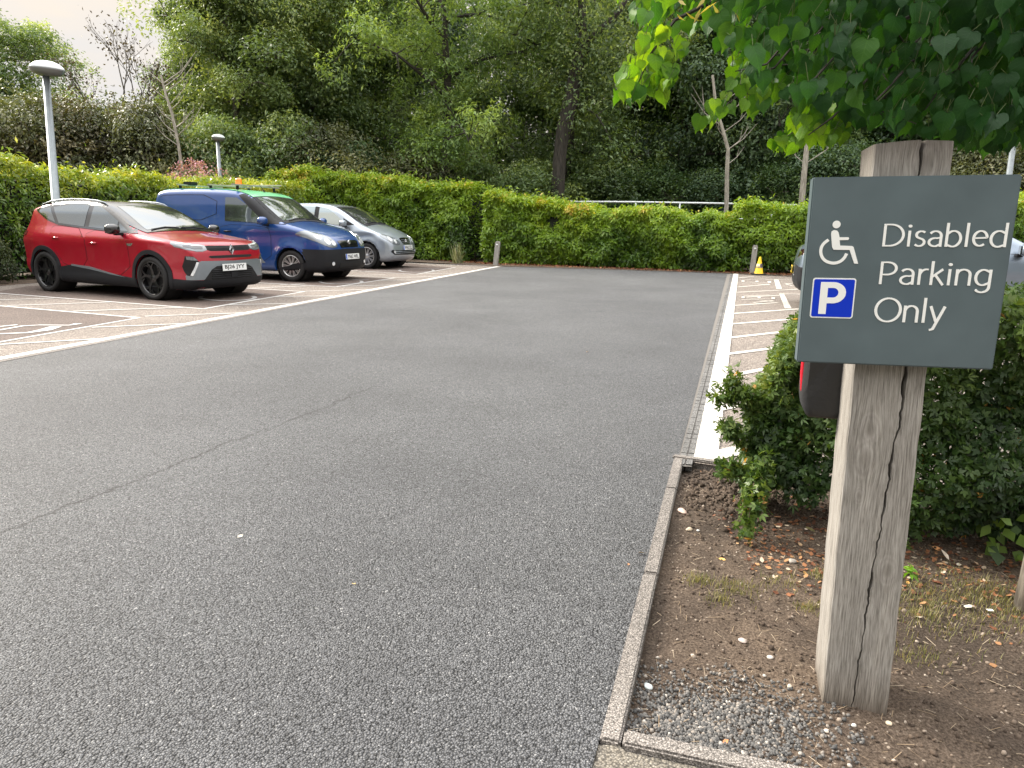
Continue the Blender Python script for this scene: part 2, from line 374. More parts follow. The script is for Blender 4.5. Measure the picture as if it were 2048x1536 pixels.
class Marks:
    z = .008
    def __init__(s): s.mb = MB(); s.zz = .004
    def px(s, pts, wd): s.zz += .00012; s.mb.add(*poly_strip([G(*p) for p in pts], wd, s.zz)); return s
    def quad(s, pts): s.zz += .00012; V = [(*G(*p), s.zz) for p in pts]; s.mb.add(V, [tuple(range(len(V)))]); return s
def arcpx(cx, cy, rx, ry, a0, a1, n=18): return [(cx+rx*math.cos(R_(a0+(a1-a0)*i/n)), cy+ry*math.sin(R_(a0+(a1-a0)*i/n))) for i in range(n+1)]
# --- left side
mk = Marks()
a = L0-uL*9; b = L_far
nL = S2(-uL[1], uL[0])
mk.mb.add(*poly_strip([a+nL*.075, b+nL*.075], .12, .0086))
LW = .052
T = lambda *p: mk.px(list(p), LW)
T((-500, 560), (0, 587), (407, 618)); T((407, 618), (608, 583.5)); T((608, 583.5), (480, 576)); T((407, 618), (520, 598))
T((-500, 590), (0, 612), (278, 636)); T((-300, 737), (0, 684.5), (278, 636))
T((400, 560), (500, 565), (672, 574)); T((672, 574), (790, 556)); T((790, 556), (688, 552), (560, 546))
T((620, 538), (720, 542.4), (833, 549)); T((833, 549), (911, 535)); T((817, 526), (911, 530), (1000, 533))
LW = .048
T((-200, 704), (0, 689.7), (239, 676)); T((184, 655.5), (389.6, 647)); T((290, 633.2), (500, 625.8)); T((454.6, 610), (580, 607.5))
T((546, 594), (666, 592)); T((608, 583), (738, 579.5)); T((674, 573), (795, 570.2)); T((763, 561), (840, 560.7)); T((790, 555.5), (880, 553.5)); T((850, 547.5), (918, 547))
T((-120, 605), (0, 600.3), (108, 597)); T((14.6, 612), (220, 605)); T((147, 623.2), (372, 615.4))
T((500, 577), (610, 572.5)); T((560, 570), (610, 568)); T((688, 552), (770, 550)); T((720, 543), (800, 542))
mk.mb.build('bay_line_markings', m_white); tag(bpy.context.scene.objects['bay_line_markings'], kind='structure')
# painted wheelchair symbols in the bays: wheel ring, foot rest and back stroke, as far as each shows
def symbol(cx, cy, sx, sy, mat):
    s = Marks(); s.zz = .0072
    ring = [(cx+sx*math.cos(R_(a))*1.0-sy*.0, cy+sy*math.sin(R_(a))) for a in range(-200, 20, 12)]
    s.px([(cx+sx*1.32, cy-sy*1.0), (cx+sx*1.05, cy-sy*.98), (cx+sx*.2, cy-sy*1.0), (cx-sx*.4, cy-sy*.78)], .06)
    s.px([(cx+sx*math.cos(R_(a)), cy+sy*math.sin(R_(a))) for a in range(-25, 205, 12)], .07)
    o = s.mb.build('painted_wheelchair_symbol', mat); return tag(o, kind='structure')
for q_ in ([(-60, 592), (0, 588.5), (402, 618), (455, 609), (598, 584.5), (470, 574), (300, 570), (60, 572)], [(-300, 600), (0, 613.5), (268, 636), (0, 683), (-300, 735)], [(500, 566), (668, 574), (784, 556.5), (688, 552.5), (560, 549)], [(720, 543.5), (830, 549), (905, 535.5), (817, 527), (700, 530)]):
    tag(recalc(mesh_obj('bay_surface', [(*G(*v), .0024) for v in q_], [tuple(range(len(q_)))], m_bay2)), kind='structure')
symbol(455, 595.5, 55, 6.5, m_faded); symbol(682, 564, 42, 4.6, m_faded); symbol(833, 541.5, 34, 3.6, m_faded)
s = Marks(); s.zz = .0072
s.px([(-260, 672), (-120, 659), (0, 654), (35, 650.5)], .06)
s.px([(-240, 690), (-100, 668), (0, 661), (45, 653), (80, 651), (138, 651.5), (158, 648)], [.06, .06, .06, .06, .05, .05, .11])
s.px([(-200, 664), (-100, 668.5), (0, 668.7), (55, 666.5), (90, 661), (112, 654)], [.06, .06, .06, .07, .15, .13])
tag(s.mb.build('painted_wheelchair_symbol', m_white), kind='structure')
# concrete channel along the left bays
m_conc = stone_mat('concrete', [(.18, .165, .15), (.275, .25, .23), (.36, .33, .305), (.235, .21, .19), (.46, .42, .385)], cell=210, rough=.9, bump=.5, patch=.18, dist=.003)
V, Fc = poly_strip([L0-uL*9-nL*.035, L_far-nL*.035], .085, .0075)
tag(mesh_obj('concrete_channel', V, Fc, m_conc), kind='structure')
# --- right side
mk = Marks(); mk.zz = .0045
V, Fc = poly_strip([E0+nR*.065-uR*.02, E_far+nR*.065], .13, .0086); mk.mb.add(V, Fc)
LW = .07
T((1478, 556), (1508, 553)); T((1475, 574.4), (1539, 569)); T((1472.5, 585), (1620, 577.6)); T((1491, 594.6), (1560, 591)); T((1466, 611.5), (1556, 605.6))
LW = .085
T((1463.4, 627.8), (1660, 614)); T((1461.5, 648.6), (1660, 633)); T((1454, 676.6), (1660, 654)); T((1453, 709), (1660, 683)); T((1446, 754), (1660, 716)); T((1435, 820), (1660, 770))
LW = .065
T((1531, 559.4), (1610, 558.5)); T((1558, 588), (1625, 589.5))
mk.px([(1426, 913), (1519, 893), (1700, 858)], .13)
mk.quad([(1548, 560), (1557, 560), (1563.7, 578.3), (1553, 578.3)]); mk.quad([(1558.5, 588), (1567.6, 588), (1583, 617.4), (1569.6, 617.4)])
# lettering in the end bays, painted across the aisle side, worn to dots and strokes
for y0, k in ((562.5, 1.0), (595, 1.15)):
    x0 = 1483
    for dx, dy, wd, hh in ((0, 0, 6, 2.6), (28*k, .6, 6, 2.2), (52*k, 2, 7, 3)):
        mk.quad([(x0+dx, y0+dy-hh/2), (x0+dx+wd, y0+dy-hh/2), (x0+dx+wd, y0+dy+hh/2), (x0+dx, y0+dy+hh/2)])
    mk.px([(x0, y0+4.5*k), (x0+22*k, y0+4.0*k), (x0+56*k, y0+8*k)], .05); mk.px([(x0+20*k, y0+9.5*k), (x0+56*k, y0+6.0*k)], .05)
    mk.px([(x0+4, y0-2.5), (x0+50*k, y0-4.2)], .045); mk.px([(x0+10, y0+1.8*k), (x0+50*k, y0+3.6*k)], .04)
mk.px([(1612, 566), (1590, 566.5), (1571, 568.5), (1584, 572), (1612, 573)], .06)
mk.mb.build('bay_hatching', m_white2); tag(bpy.context.scene.objects['bay_hatching'], kind='structure')
# block strip between road and right bays
m_block = stone_mat('setts', [(.14, .14, .14), (.21, .208, .20), (.27, .265, .26), (.18, .175, .17), (.34, .33, .32)], cell=190, rough=.88, bump=.5, patch=.3, dist=.003)
mb = MB(); rng = random.Random(4)
Ln = np.linalg.norm(PV1-PV0)+.5; wS = float((E0-PV0)@nR)
for row in range(2):
    q = -.12
    while q < Ln:
        ww = wS/2; c = PV0+uR*(q+.05)+nR*(ww*(row+.5)+.004)
        mb.box((c[0], c[1], .0035-.02+rng.uniform(-.0015, .0015)+.006), (ww-.008, .092, .04), Matrix.Rotation(math.atan2(nR[1], nR[0]), 3, 'Z')); q += .1
tag(mb.build('block_paving_strip', m_block), kind='structure')
V = [(*(PV0-uR*.15), .0022), (*(PV1+uR*.6), .0022), (*(E_far+uR*.6), .0022), (*(E0-uR*.15), .0022)]
tag(mesh_obj('block_joint_sand', V, [(0, 1, 2, 3)], pmat('joint_sand', (.13, .12, .11), .95)), kind='structure')
# kerbs: lengths with open joints
def kerb(name, p0, p1, wd, z0, z1, seg, label, side=1, cat='kerb', group=None):
    p0, p1 = S2(*p0), S2(*p1); ln = np.linalg.norm(p1-p0); u = (p1-p0)/ln; n = S2(-u[1], u[0])*side; mb = MB(); q = 0; rg = random.Random(len(name))
    while q < ln-.01:
        l = min(seg, ln-q); c = p0+u*(q+l/2)+n*wd/2
        mb.box((c[0], c[1], (z0+z1)/2+rg.uniform(-.0015, .0015)), (l-.006, wd, z1-z0), Matrix.Rotation(math.atan2(u[1], u[0])+rg.uniform(-.002, .002), 3, 'Z'), bev=.006); q += seg
    o = mb.build(name, m_conc); tag(o, kind='structure'); return o
KW = float(np.linalg.norm(S2(*G(1242, 1490))-K1))*.96
kerb('road_edge_kerb', K1+uK*.0, K0, KW, -.12, .013, .915, '', side=-1)
kerb('bed_end_kerb', B0-uB*.06+S2(0, .012), B0+uB*7, .05, -.12, .016, .915, '', side=1)
kerb('near_bed_kerb', D0+S2(.004, 0), D0+uD*4, .055, -.12, .018, .915, '', side=-1)
# sloping slabs at the very bottom of the picture
P_ = [K1-uK*.006, K1+S2(KW, 0)*.98-uK*.006, D0-S2(0, .06), D_far-S2(0, .06), D_far-S2(0, 3), K1-uK*5]
m_slab = stone_mat('paving_slab', [(.15, .135, .115), (.20, .18, .15), (.27, .24, .195), (.18, .165, .145), (.34, .31, .26)], cell=170, rough=.9, bump=.5, patch=.25, dist=.003)
tag(recalc(mesh_obj('near_paving', [(p[0], p[1], -.002) for p in P_], [tuple(range(len(P_)))], m_slab)), kind='structure')

# soil bed: fine relief
def soil_mat():
    m, nt = newmat('soil'); b = N(nt, 'BsdfPrincipled'); o = N(nt, 'OutputMaterial'); t = N(nt, 'TexCoord')
    z = N(nt, 'TexNoise'); z.inputs['Scale'].default_value = 130; z.inputs['Detail'].default_value = 6; z.inputs['Roughness'].default_value = .75
    nt.links.new(t.outputs['Object'], z.inputs['Vector'])
    r = ramp(nt, [(.30, (.024, .018, .014)), (.45, (.062, .048, .038)), (.58, (.12, .096, .078)), (.72, (.21, .175, .145))]); nt.links.new(z.outputs[0], r.inputs[0])
    z2 = N(nt, 'TexNoise'); z2.inputs['Scale'].default_value = 1.7; z2.inputs['Detail'].default_value = 6; z2.inputs['Roughness'].default_value = .65; nt.links.new(t.outputs['Object'], z2.inputs['Vector'])
    r2 = ramp(nt, [(.35, (.72, .70, .68)), (.5, (1.05, 1, .95)), (.68, (1.75, 1.65, 1.5))]); nt.links.new(z2.outputs[0], r2.inputs[0])
    c = mixc(nt, 1, r.outputs[0], r2.outputs[0], 'MULTIPLY')
    v = N(nt, 'TexVoronoi'); v.inputs['Scale'].default_value = 75; nt.links.new(t.outputs['Object'], v.inputs['Vector'])
    sp = N(nt, 'SeparateColor'); nt.links.new(v.outputs['Color'], sp.inputs[0])
    r3 = ramp(nt, [(.92, (0, 0, 0)), (.94, (1, 1, 1))]); nt.links.new(sp.outputs[0], r3.inputs[0])
    r4 = ramp(nt, [(.25, (1, 1, 1)), (.35, (0, 0, 0))]); nt.links.new(v.outputs['Distance'], r4.inputs[0])
    f = mixc(nt, 1, r3.outputs[0], r4.outputs[0], 'MULTIPLY'); c = mixc(nt, f, c, (.30, .25, .20))
    nt.links.new(c, b.inputs['Base Color']); b.inputs['Roughness'].default_value = .95; b.inputs['Specular IOR Level'].default_value = .2
    bp = N(nt, 'Bump'); bp.inputs['Strength'].default_value = .9; bp.inputs['Distance'].default_value = .008
    nt.links.new(z.outputs[0], bp.inputs['Height']); nt.links.new(bp.outputs[0], b.inputs['Normal']); nt.links.new(b.outputs[0], o.inputs[0]); return m
m_soil = soil_mat()
def relief(x, y):
    P = np.c_[x, y, np.zeros_like(x)]
    return (vnoise(P, 3.0, 3, 3)-.5)*.05+(vnoise(P, 22, 5, 3)-.5)*.022
def soil_z(x, y):
    x = np.atleast_1d(np.asarray(x, float)); y = np.atleast_1d(np.asarray(y, float))
    P = np.c_[x, y, np.zeros_like(x)]
    h = -.026+relief(x, y)
    clod = np.clip(1-np.hypot((x-1.15)/.35, (y-3.3)/.45), 0, 1)
    h += clod*(vnoise(P, 30, 9, 2)-.3)*.07
    # mounded slightly round the post, held under the kerb tops at the edges
    h += .012*np.exp(-((x-.97)**2+(y-1.8)**2)/.05)
    return np.minimum(h, .012)
gx = np.arange(.15, 7.5, .02); gy = np.arange(.2, 4.3, .02)
XX, YY = np.meshgrid(gx, gy); ZZ = soil_z(XX.ravel(), YY.ravel())
dk = (XX.ravel()-K1[0])*uK[1]-(YY.ravel()-K1[1])*uK[0]       # distance right of the kerb line
dB = (YY.ravel()-B0[1])*uB[0]-(XX.ravel()-B0[0])*uB[1]       # distance beyond the end kerb
dD = -((YY.ravel()-D0[1])*uD[0]-(XX.ravel()-D0[0])*uD[1])    # distance nearer than the near kerb
ZZ = np.where((dk < KW*.5) | (dB > .01) | (dD > .02), -.05, ZZ)
nx, ny = len(gx), len(gy); idx = np.arange(nx*ny).reshape(ny, nx)
Q = np.stack([idx[:-1, :-1], idx[:-1, 1:], idx[1:, 1:], idx[1:, :-1]], -1).reshape(-1, 4)
o = np_mesh('soil_bed', np.c_[XX.ravel(), YY.ravel(), ZZ], Q, m_soil, None, True); tag(o, kind='structure')
def in_bed(x, y, mrg=.02):
    k = (x-K1[0])*uK[1]-(y-K1[1])*uK[0]; b = (y-B0[1])*uB[0]-(x-B0[0])*uB[1]; d = -((y-D0[1])*uD[0]-(x-D0[0])*uD[1])
    return (k > KW+mrg) & (b < -mrg) & (d < -mrg)
# gravel and crumbs
rg = np.random.default_rng(7)
m_grav = leaf_mat('gravel', [(0, (.05, .05, .05)), (.4, (.10, .098, .095)), (.75, (.16, .15, .14)), (.95, (.24, .21, .18)), (1, (.45, .42, .38))], trans=0.0, rough=.8)
gc = S2(*G(1420, 1440)); n = 10500
x = gc[0]+rg.normal(0, .27, n)-.02; y = gc[1]+rg.normal(0, .15, n)+.02
k = in_bed(x, y, .0) & (rg.random(n) < np.clip(1.45-np.hypot((x-gc[0]+.02)/.30, (y-gc[1])/.21)+(vnoise(np.c_[x, y, x*0], 9, 4, 2)-.5)*1.1, 0, 1)); x, y = x[k], y[k]
s = rg.uniform(.0025, .0064, len(x))
P = np.c_[x, y, soil_z(x, y)+s*.4]
o = scatter('gravel', ICO_V, ICO_F, P, rand_rots(len(P), rg), s[:, None]*rg.uniform(.6, 1.3, (len(s), 3)), m_grav, t=rg.random(len(P))**1.3, smooth=True); tag(o, 'loose grey gravel spread over the near corner of the soil bed', 'gravel', kind='stuff')
n = 12000; x = rg.uniform(.2, 3.4, n); y = rg.uniform(1.2, 4, n); k = in_bed(x, y, .01); x, y = x[k], y[k]; s = rg.uniform(.0015, .0050, len(x))*(.6+rg.random(len(x)))
P = np.c_[x, y, soil_z(x, y)+s*.3]
m_crumb = leaf_mat('soil_crumb', [(0, (.04, .028, .02)), (.6, (.09, .065, .048)), (.9, (.17, .13, .10)), (1, (.42, .36, .30))], trans=0, rough=.95)
o = scatter('soil_crumbs', ICO_V, ICO_F, P, rand_rots(len(P), rg), s[:, None]*rg.uniform(.6, 1.4, (len(s), 3)), m_crumb, t=rg.random(len(P)), smooth=False); tag(o, 'loose brown crumbs of soil and small stones over the bed', 'soil', kind='stuff')
n = 1300; x = rg.normal(1.15, .16, n); y = rg.normal(3.3, .22, n); k = in_bed(x, y, .02); x, y = x[k], y[k]; s = rg.uniform(.005, .015, len(x))
o = scatter('soil_clods', ICO_V, ICO_F, np.c_[x, y, soil_z(x, y)+s*.1], rand_rots(len(x), rg), s[:, None]*rg.uniform(.6, 1.3, (len(s), 3)), m_soil, smooth=False); tag(o, 'heap of broken soil clods below the left end of the clipped bush', 'soil', kind='stuff')
# twigs, needles, dead stems
n = 2600; x = rg.uniform(.3, 3.4, n); y = rg.uniform(1.3, 3.8, n); k = in_bed(x, y, .02); x, y = x[k], y[k]
twV = [(-.5, -.5, 0), (.5, -.5, 0), (.5, .5, 0), (-.5, .5, 0)]; TW = [(0, 1, 2, 3)]
L_ = rg.uniform(.012, .05, len(x)); S_ = np.c_[L_, rg.uniform(.0009, .0022, len(x)), L_]
m_tw = leaf_mat('dead_stems', [(0, (.10, .07, .05)), (.6, (.28, .21, .14)), (1, (.5, .42, .32))], trans=.1, rough=.9)
o = scatter('dead_stems', twV, TW, np.c_[x, y, soil_z(x, y)+.005], rand_rots(len(x), rg, .25), S_, m_tw, t=rg.random(len(x))); tag(o, 'thin dead stems and grass straws lying on the soil bed', 'plant debris', kind='stuff')
# dead leaves under the bush
def dry_leaf(): return [(0, 0, 0), (.35, -.32, .08), (.75, -.22, .02), (1, 0, .12), (.75, .25, .1), (.35, .33, .02)], [(0, 1, 2, 3), (0, 3, 4, 5)]
m_dry = leaf_mat('dry_leaves', [(0, (.07, .03, .018)), (.35, (.17, .065, .032)), (.7, (.30, .13, .06)), (.9, (.42, .25, .12)), (1, (.62, .56, .46))], trans=.1, rough=.8)
n = 2600; x = rg.uniform(.95, 3.6, n); y = rg.normal(2.75, .28, n)-(x-1)*.16; k = in_bed(x, y, .02); x, y = x[k], y[k]
DV, DF = dry_leaf(); s = rg.uniform(.010, .030, len(x))
o = scatter('leaf_litter', DV, DF, np.c_[x, y, soil_z(x, y)+.004], rand_rots(len(x), rg, .5), s, m_dry, t=rg.random(len(x))); tag(o, 'brown dead leaves lying under the clipped bush', 'leaf litter', kind='stuff')
# thin grass
gc = [(G(1470, 1165), .10, 240), (G(1400, 1150), .06, 140), (G(1640, 1140), .05, 110), (G(1620, 1200), .05, 120), (G(1440, 1190), .05, 90), (G(1900, 1210), .30, 900), (G(1980, 1170), .22, 700), (G(1840, 1180), .12, 260), (G(1830, 1290), .10, 130), (G(1700, 1130), .10, 100), (G(2040, 1210), .2, 400), (G(1850, 1220), .1, 160), (G(1560, 1150), .12, 120)]
X = []; 
for (cx, cy), r, n in gc: X.append(np.c_[rg.normal(cx, r*.5, n), rg.normal(cy, r*.4, n)])
X = np.vstack(X); X = X[in_bed(X[:, 0], X[:, 1], .01)]; n = len(X)
blV = [(-.5, 0, 0), (.5, 0, 0), (.3, .25, .6), (0, .75, 1.0), (-.3, .25, .6)]; BF = [(0, 1, 2, 4), (4, 2, 3, 3)]
H_ = rg.uniform(.010, .030, n); a = rg.uniform(0, 2*np.pi, n); ca, sa, z0, o1 = np.cos(a), np.sin(a), np.zeros(n), np.ones(n)
Rz = np.stack([ca, -sa, z0, sa, ca, z0, z0, z0, o1], 1).reshape(-1, 3, 3)
m_grass = leaf_mat('thin_grass', [(0, (.09, .11, .03)), (.5, (.20, .20, .07)), (1, (.36, .30, .15))], trans=.3)
BF = [(0, 1, 2), (0, 2, 4), (4, 2, 3)]
o = scatter('grass', blV, BF, np.c_[X, soil_z(X[:, 0], X[:, 1])], Rz, np.c_[o1*.0022, H_*.7, H_], m_grass, t=rg.random(n)); tag(o, 'sparse dry yellow grass growing on the soil around the post', 'grass', kind='stuff')
# stones one can pick out
def pebble(px, py, r, col, label, fl=.6):
    bm = bmesh.new(); bmesh.ops.create_icosphere(bm, subdivisions=3, radius=1)
    sd_ = random.Random(px); ph = [sd_.uniform(0, 6) for _ in range(3)]
    for v in bm.verts:
        c = v.co.copy(); k = 1+.12*math.sin(c.x*2.3+ph[0])+.1*math.sin(c.y*3.1+ph[1])+.06*math.sin(c.z*4+ph[2]); v.co = Vector((c.x*k*r*1.15, c.y*k*r*.9, c.z*k*r*fl))
    me = bpy.data.meshes.new('pebble'); bm.to_mesh(me); bm.free()
    o = link('pebble', me, pmat('pebble_stone', col, .75, noise=.2, nscale=60), None, True)
    gx_, gy_ = G(px, py, -.02); o.location = (gx_, gy_, float(soil_z(gx_, gy_)[0])+r*fl*.5); o.rotation_euler = (0, 0, sd_.uniform(0, 3))
    tag(o, label, 'stone', 'loose stones on the soil bed')
pebble(1296, 1366, .0125, (.55, .60, .60), 'largest pale blue-white stone beside the kerb, on the gravel')
pebble(1365, 1027, .022, (.50, .36, .30), 'pinkish stone near the far end of the kerb', .5)
pebble(1378, 1059, .013, (.52, .43, .32), 'tan stone just below the pinkish one by the kerb')
pebble(1585, 1121, .016, (.30, .27, .24), 'grey-brown rounded stone left of the post foot')
pebble(1486, 1276, .012, (.50, .42, .38), 'pale stone with a dark side in the middle of the bare soil')
pebble(1541, 1308, .009, (.60, .55, .50), 'small white stone left of the oak post base')
pebble(1396, 1060, .007, (.5, .5, .48), 'tiny grey stone near the kerb and clod heap')
pebble(1580, 1368, .008, (.50, .44, .36), 'small tan stone in front of the post, on the left')
pebble(1777, 1446, .008, (.62, .52, .38), 'small yellowish stone just in front of the post foot')
pebble(1655, 1456, .0075, (.56, .48, .40), 'small tan stone in front of the post, lower left')
pebble(1708, 1448, .006, (.62, .60, .55), 'tiny whitish stone right in front of the post')
# single fallen leaves one can pick out
def fallen(px, py, s, col, label, z=None, tilt=.3):
    V = [(0, 0, 0), (.25, -.25, .05), (.6, -.28, .0), (1, 0, .10), (.62, .24, .16), (.25, .22, .1), (-.35, .03, .02), (-.35, -.01, .02)]
    o = mesh_obj('fallen_leaf', [(a*s, b*s, c*s) for a, b, c in V], [(0, 1, 2, 3), (0, 3, 4, 5), (0, 6, 7)], pmat('fallen_leaf_surface', col, .6, noise=.25, nscale=80))
    rr = random.Random(px+py); x_, y_ = G(px, py, 0)
    zz = z if z is not None else float(soil_z(x_, y_)[0])+.006
    o.location = (x_, y_, zz); o.rotation_euler = (rr.uniform(-tilt, tilt), rr.uniform(-tilt, tilt), rr.uniform(0, 6)); tag(o, label, 'leaf', 'single fallen leaves')
fallen(710, 1171, .022, (.75, .55, .25), 'small yellow leaf alone on the lower middle of the road', .006)
fallen(1176, 704, .05, (.70, .48, .30), 'pale leaf on the far middle of the road', .006)
fallen(1288, 1110, .028, (.75, .40, .05), 'orange leaf lying against the road side of the kerb', .01)
fallen(1256, 1133, .018, (.60, .30, .15), 'small reddish leaf on the asphalt just left of the kerb', .006)
fallen(475, 1078, .03, (.45, .42, .36), 'thin pale stalky leaf left of centre on the road', .006)
fallen(1400, 1484, .024, (.80, .50, .08), 'yellow-orange leaf on the gravel above the near kerb')
fallen(1447, 1468, .020, (.65, .25, .10), 'rusty leaf on the gravel right of the yellow one')
fallen(1464, 1511, .012, (.62, .12, .14), 'tiny red petal-like leaf on the gravel by the near kerb')
fallen(1438, 1106, .030, (.75, .45, .12), 'orange curled leaf on bare soil left of the post')
fallen(1612, 1140, .032, (.50, .28, .10), 'brown leaf close to the left face of the post')
fallen(1630, 1058, .055, (.70, .72, .40), 'pale yellow-green leaf standing behind the left of the post', None, .9)
fallen(1865, 1085, .040, (.75, .38, .16), 'bright orange leaf on soil right of the post under the bush')
fallen(1900, 1108, .050, (.72, .62, .52), 'pale crumpled leaf right of the post under the bush', None, .8)
fallen(1930, 1204, .040, (.60, .58, .52), 'off-white leaf lying in the grass right of the post')
fallen(1972, 1212, .030, (.62, .58, .52), 'second off-white leaf in the grass, further right')
fallen(1548, 1026, .050, (.42, .20, .10), 'brown dead leaf at the foot of the bush left of the post')
fallen(2010, 1088, .045, (.66, .45, .26), 'tan leaf under the bush near the tree trunk')
fallen(1815, 1160, .022, (.75, .40, .12), 'small orange leaf by the seedling right of the post')

# ------------------------------------------------------------------ oak post, sign and box behind the post
def oak_mat():
    m, nt = newmat('weathered_oak'); b = N(nt, 'BsdfPrincipled'); o = N(nt, 'OutputMaterial'); t = N(nt, 'TexCoord')
    # knots bend the grain: push the lookup sideways round each knot
    sx = N(nt, 'SeparateXYZ'); nt.links.new(t.outputs['Object'], sx.inputs[0])
    off = None
    def math_(op, a, b_=None, c=None):
        n = N(nt, 'Math', operation=op)
        for i, v in enumerate((a, b_, c)):
            if v is None: continue
            if isinstance(v, (int, float)): n.inputs[i].default_value = v
            else: nt.links.new(v, n.inputs[i])
        return n.outputs[0]
    knots = [(-.030, .78, .022), (-.035, .70, .028), (.045, .40, .022), (.03, 1.42, .03), (-.04, .60, .012)]
    kd = None; push = 0.0
    for kx, kz, kr in knots:
        dx = math_('SUBTRACT', sx.outputs[0], kx); dz = math_('MULTIPLY', math_('SUBTRACT', sx.outputs[2], kz), .55)
        d2 = math_('ADD', math_('MULTIPLY', dx, dx), math_('MULTIPLY', dz, dz))
        g = math_('POWER', 2.718, math_('MULTIPLY', d2, -1/(kr*kr*1.6)))
        push = math_('ADD', math_('MULTIPLY', math_('MULTIPLY', g, dx), -.55), push)
        kd = g if kd is None else math_('MAXIMUM', kd, g)
    z0 = N(nt, 'TexNoise'); z0.inputs['Scale'].default_value = 2.2; z0.inputs['Detail'].default_value = 3; nt.links.new(t.outputs['Object'], z0.inputs['Vector'])
    wob = math_('MULTIPLY', math_('SUBTRACT', z0.outputs[0], .5), .012)
    cx = math_('ADD', math_('ADD', sx.outputs[0], push), wob)
    cb = N(nt, 'CombineXYZ'); nt.links.new(cx, cb.inputs[0]); nt.links.new(sx.outputs[1], cb.inputs[1]); nt.links.new(sx.outputs[2], cb.inputs[2])
    mp = N(nt, 'Mapping'); mp.inputs['Scale'].default_value = (300, 300, 13); nt.links.new(cb.outputs[0], mp.inputs[0])
    z = N(nt, 'TexNoise'); z.inputs['Scale'].default_value = 1; z.inputs['Detail'].default_value = 5; z.inputs['Roughness'].default_value = .65; nt.links.new(mp.outputs[0], z.inputs['Vector'])
    mp2 = N(nt, 'Mapping'); mp2.inputs['Scale'].default_value = (38, 38, 2.2); nt.links.new(cb.outputs[0], mp2.inputs[0])
    z2 = N(nt, 'TexNoise'); z2.inputs['Scale'].default_value = 1; z2.inputs['Detail'].default_value = 5; nt.links.new(mp2.outputs[0], z2.inputs['Vector'])
    r = ramp(nt, [(.28, (.10, .092, .083)), (.41, (.22, .205, .185)), (.52, (.31, .292, .268)), (.70, (.44, .42, .39))]); nt.links.new(z.outputs[0], r.inputs[0])
    r2 = ramp(nt, [(.3, (.80, .79, .78)), (.5, (1, 1, 1)), (.7, (1.12, 1.11, 1.10))]); nt.links.new(z2.outputs[0], r2.inputs[0])
    c = mixc(nt, 1, r.outputs[0], r2.outputs[0], 'MULTIPLY')
    kr_ = ramp(nt, [(.2, (1, 1, 1)), (.40, (.93, .93, .92)), (.50, (1.03, 1.03, 1.03)), (.63, (.88, .87, .87)), (.76, (1.0, 1.0, 1.0)), (.9, (.80, .79, .78)), (1, (.66, .64, .63))]); kd = math_('MULTIPLY', kd, math_('MULTIPLY_ADD', z.outputs[0], .5, .72)); nt.links.new(kd, kr_.inputs[0]); c = mixc(nt, 1, c, kr_.outputs[0], 'MULTIPLY')
    # top end weathered darker, as the timber itself is stained there
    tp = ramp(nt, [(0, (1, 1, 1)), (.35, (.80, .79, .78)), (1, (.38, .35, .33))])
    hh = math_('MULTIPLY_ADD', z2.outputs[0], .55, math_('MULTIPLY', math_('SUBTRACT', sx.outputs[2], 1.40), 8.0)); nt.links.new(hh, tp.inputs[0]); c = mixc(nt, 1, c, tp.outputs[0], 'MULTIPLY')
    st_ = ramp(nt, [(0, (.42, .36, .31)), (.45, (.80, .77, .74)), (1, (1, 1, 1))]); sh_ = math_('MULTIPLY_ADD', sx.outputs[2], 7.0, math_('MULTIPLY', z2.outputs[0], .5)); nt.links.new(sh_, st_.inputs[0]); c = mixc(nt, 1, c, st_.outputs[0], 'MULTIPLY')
    nt.links.new(c, b.inputs['Base Color']); b.inputs['Roughness'].default_value = .82; b.inputs['Specular IOR Level'].default_value = .25
    bp = N(nt, 'Bump'); bp.inputs['Strength'].default_value = .8; bp.inputs['Distance'].default_value = .004
    nt.links.new(z.outputs[0], bp.inputs['Height']); nt.links.new(bp.outputs[0], b.inputs['Normal']); nt.links.new(b.outputs[0], o.inputs[0]); return m
m_oak = oak_mat()
# local frame: x along the front face (left to right), y into the post, z up
PW = .165; pA = S2(*G(1645, 1392)); pB = S2(*G(1775, 1416)); pu = (pB-pA)/np.linalg.norm(pB-pA); p_ang = math.atan2(pu[1], pu[0]); pc = (pA+pB)/2
PH = 1.475
post = empty('oak_post', (pc[0], pc[1], 0), p_ang); post.rotation_euler = (0, -R_(1.75), p_ang)
tag(post, 'thick weathered square oak post with a long split, carrying the grey sign', 'post')
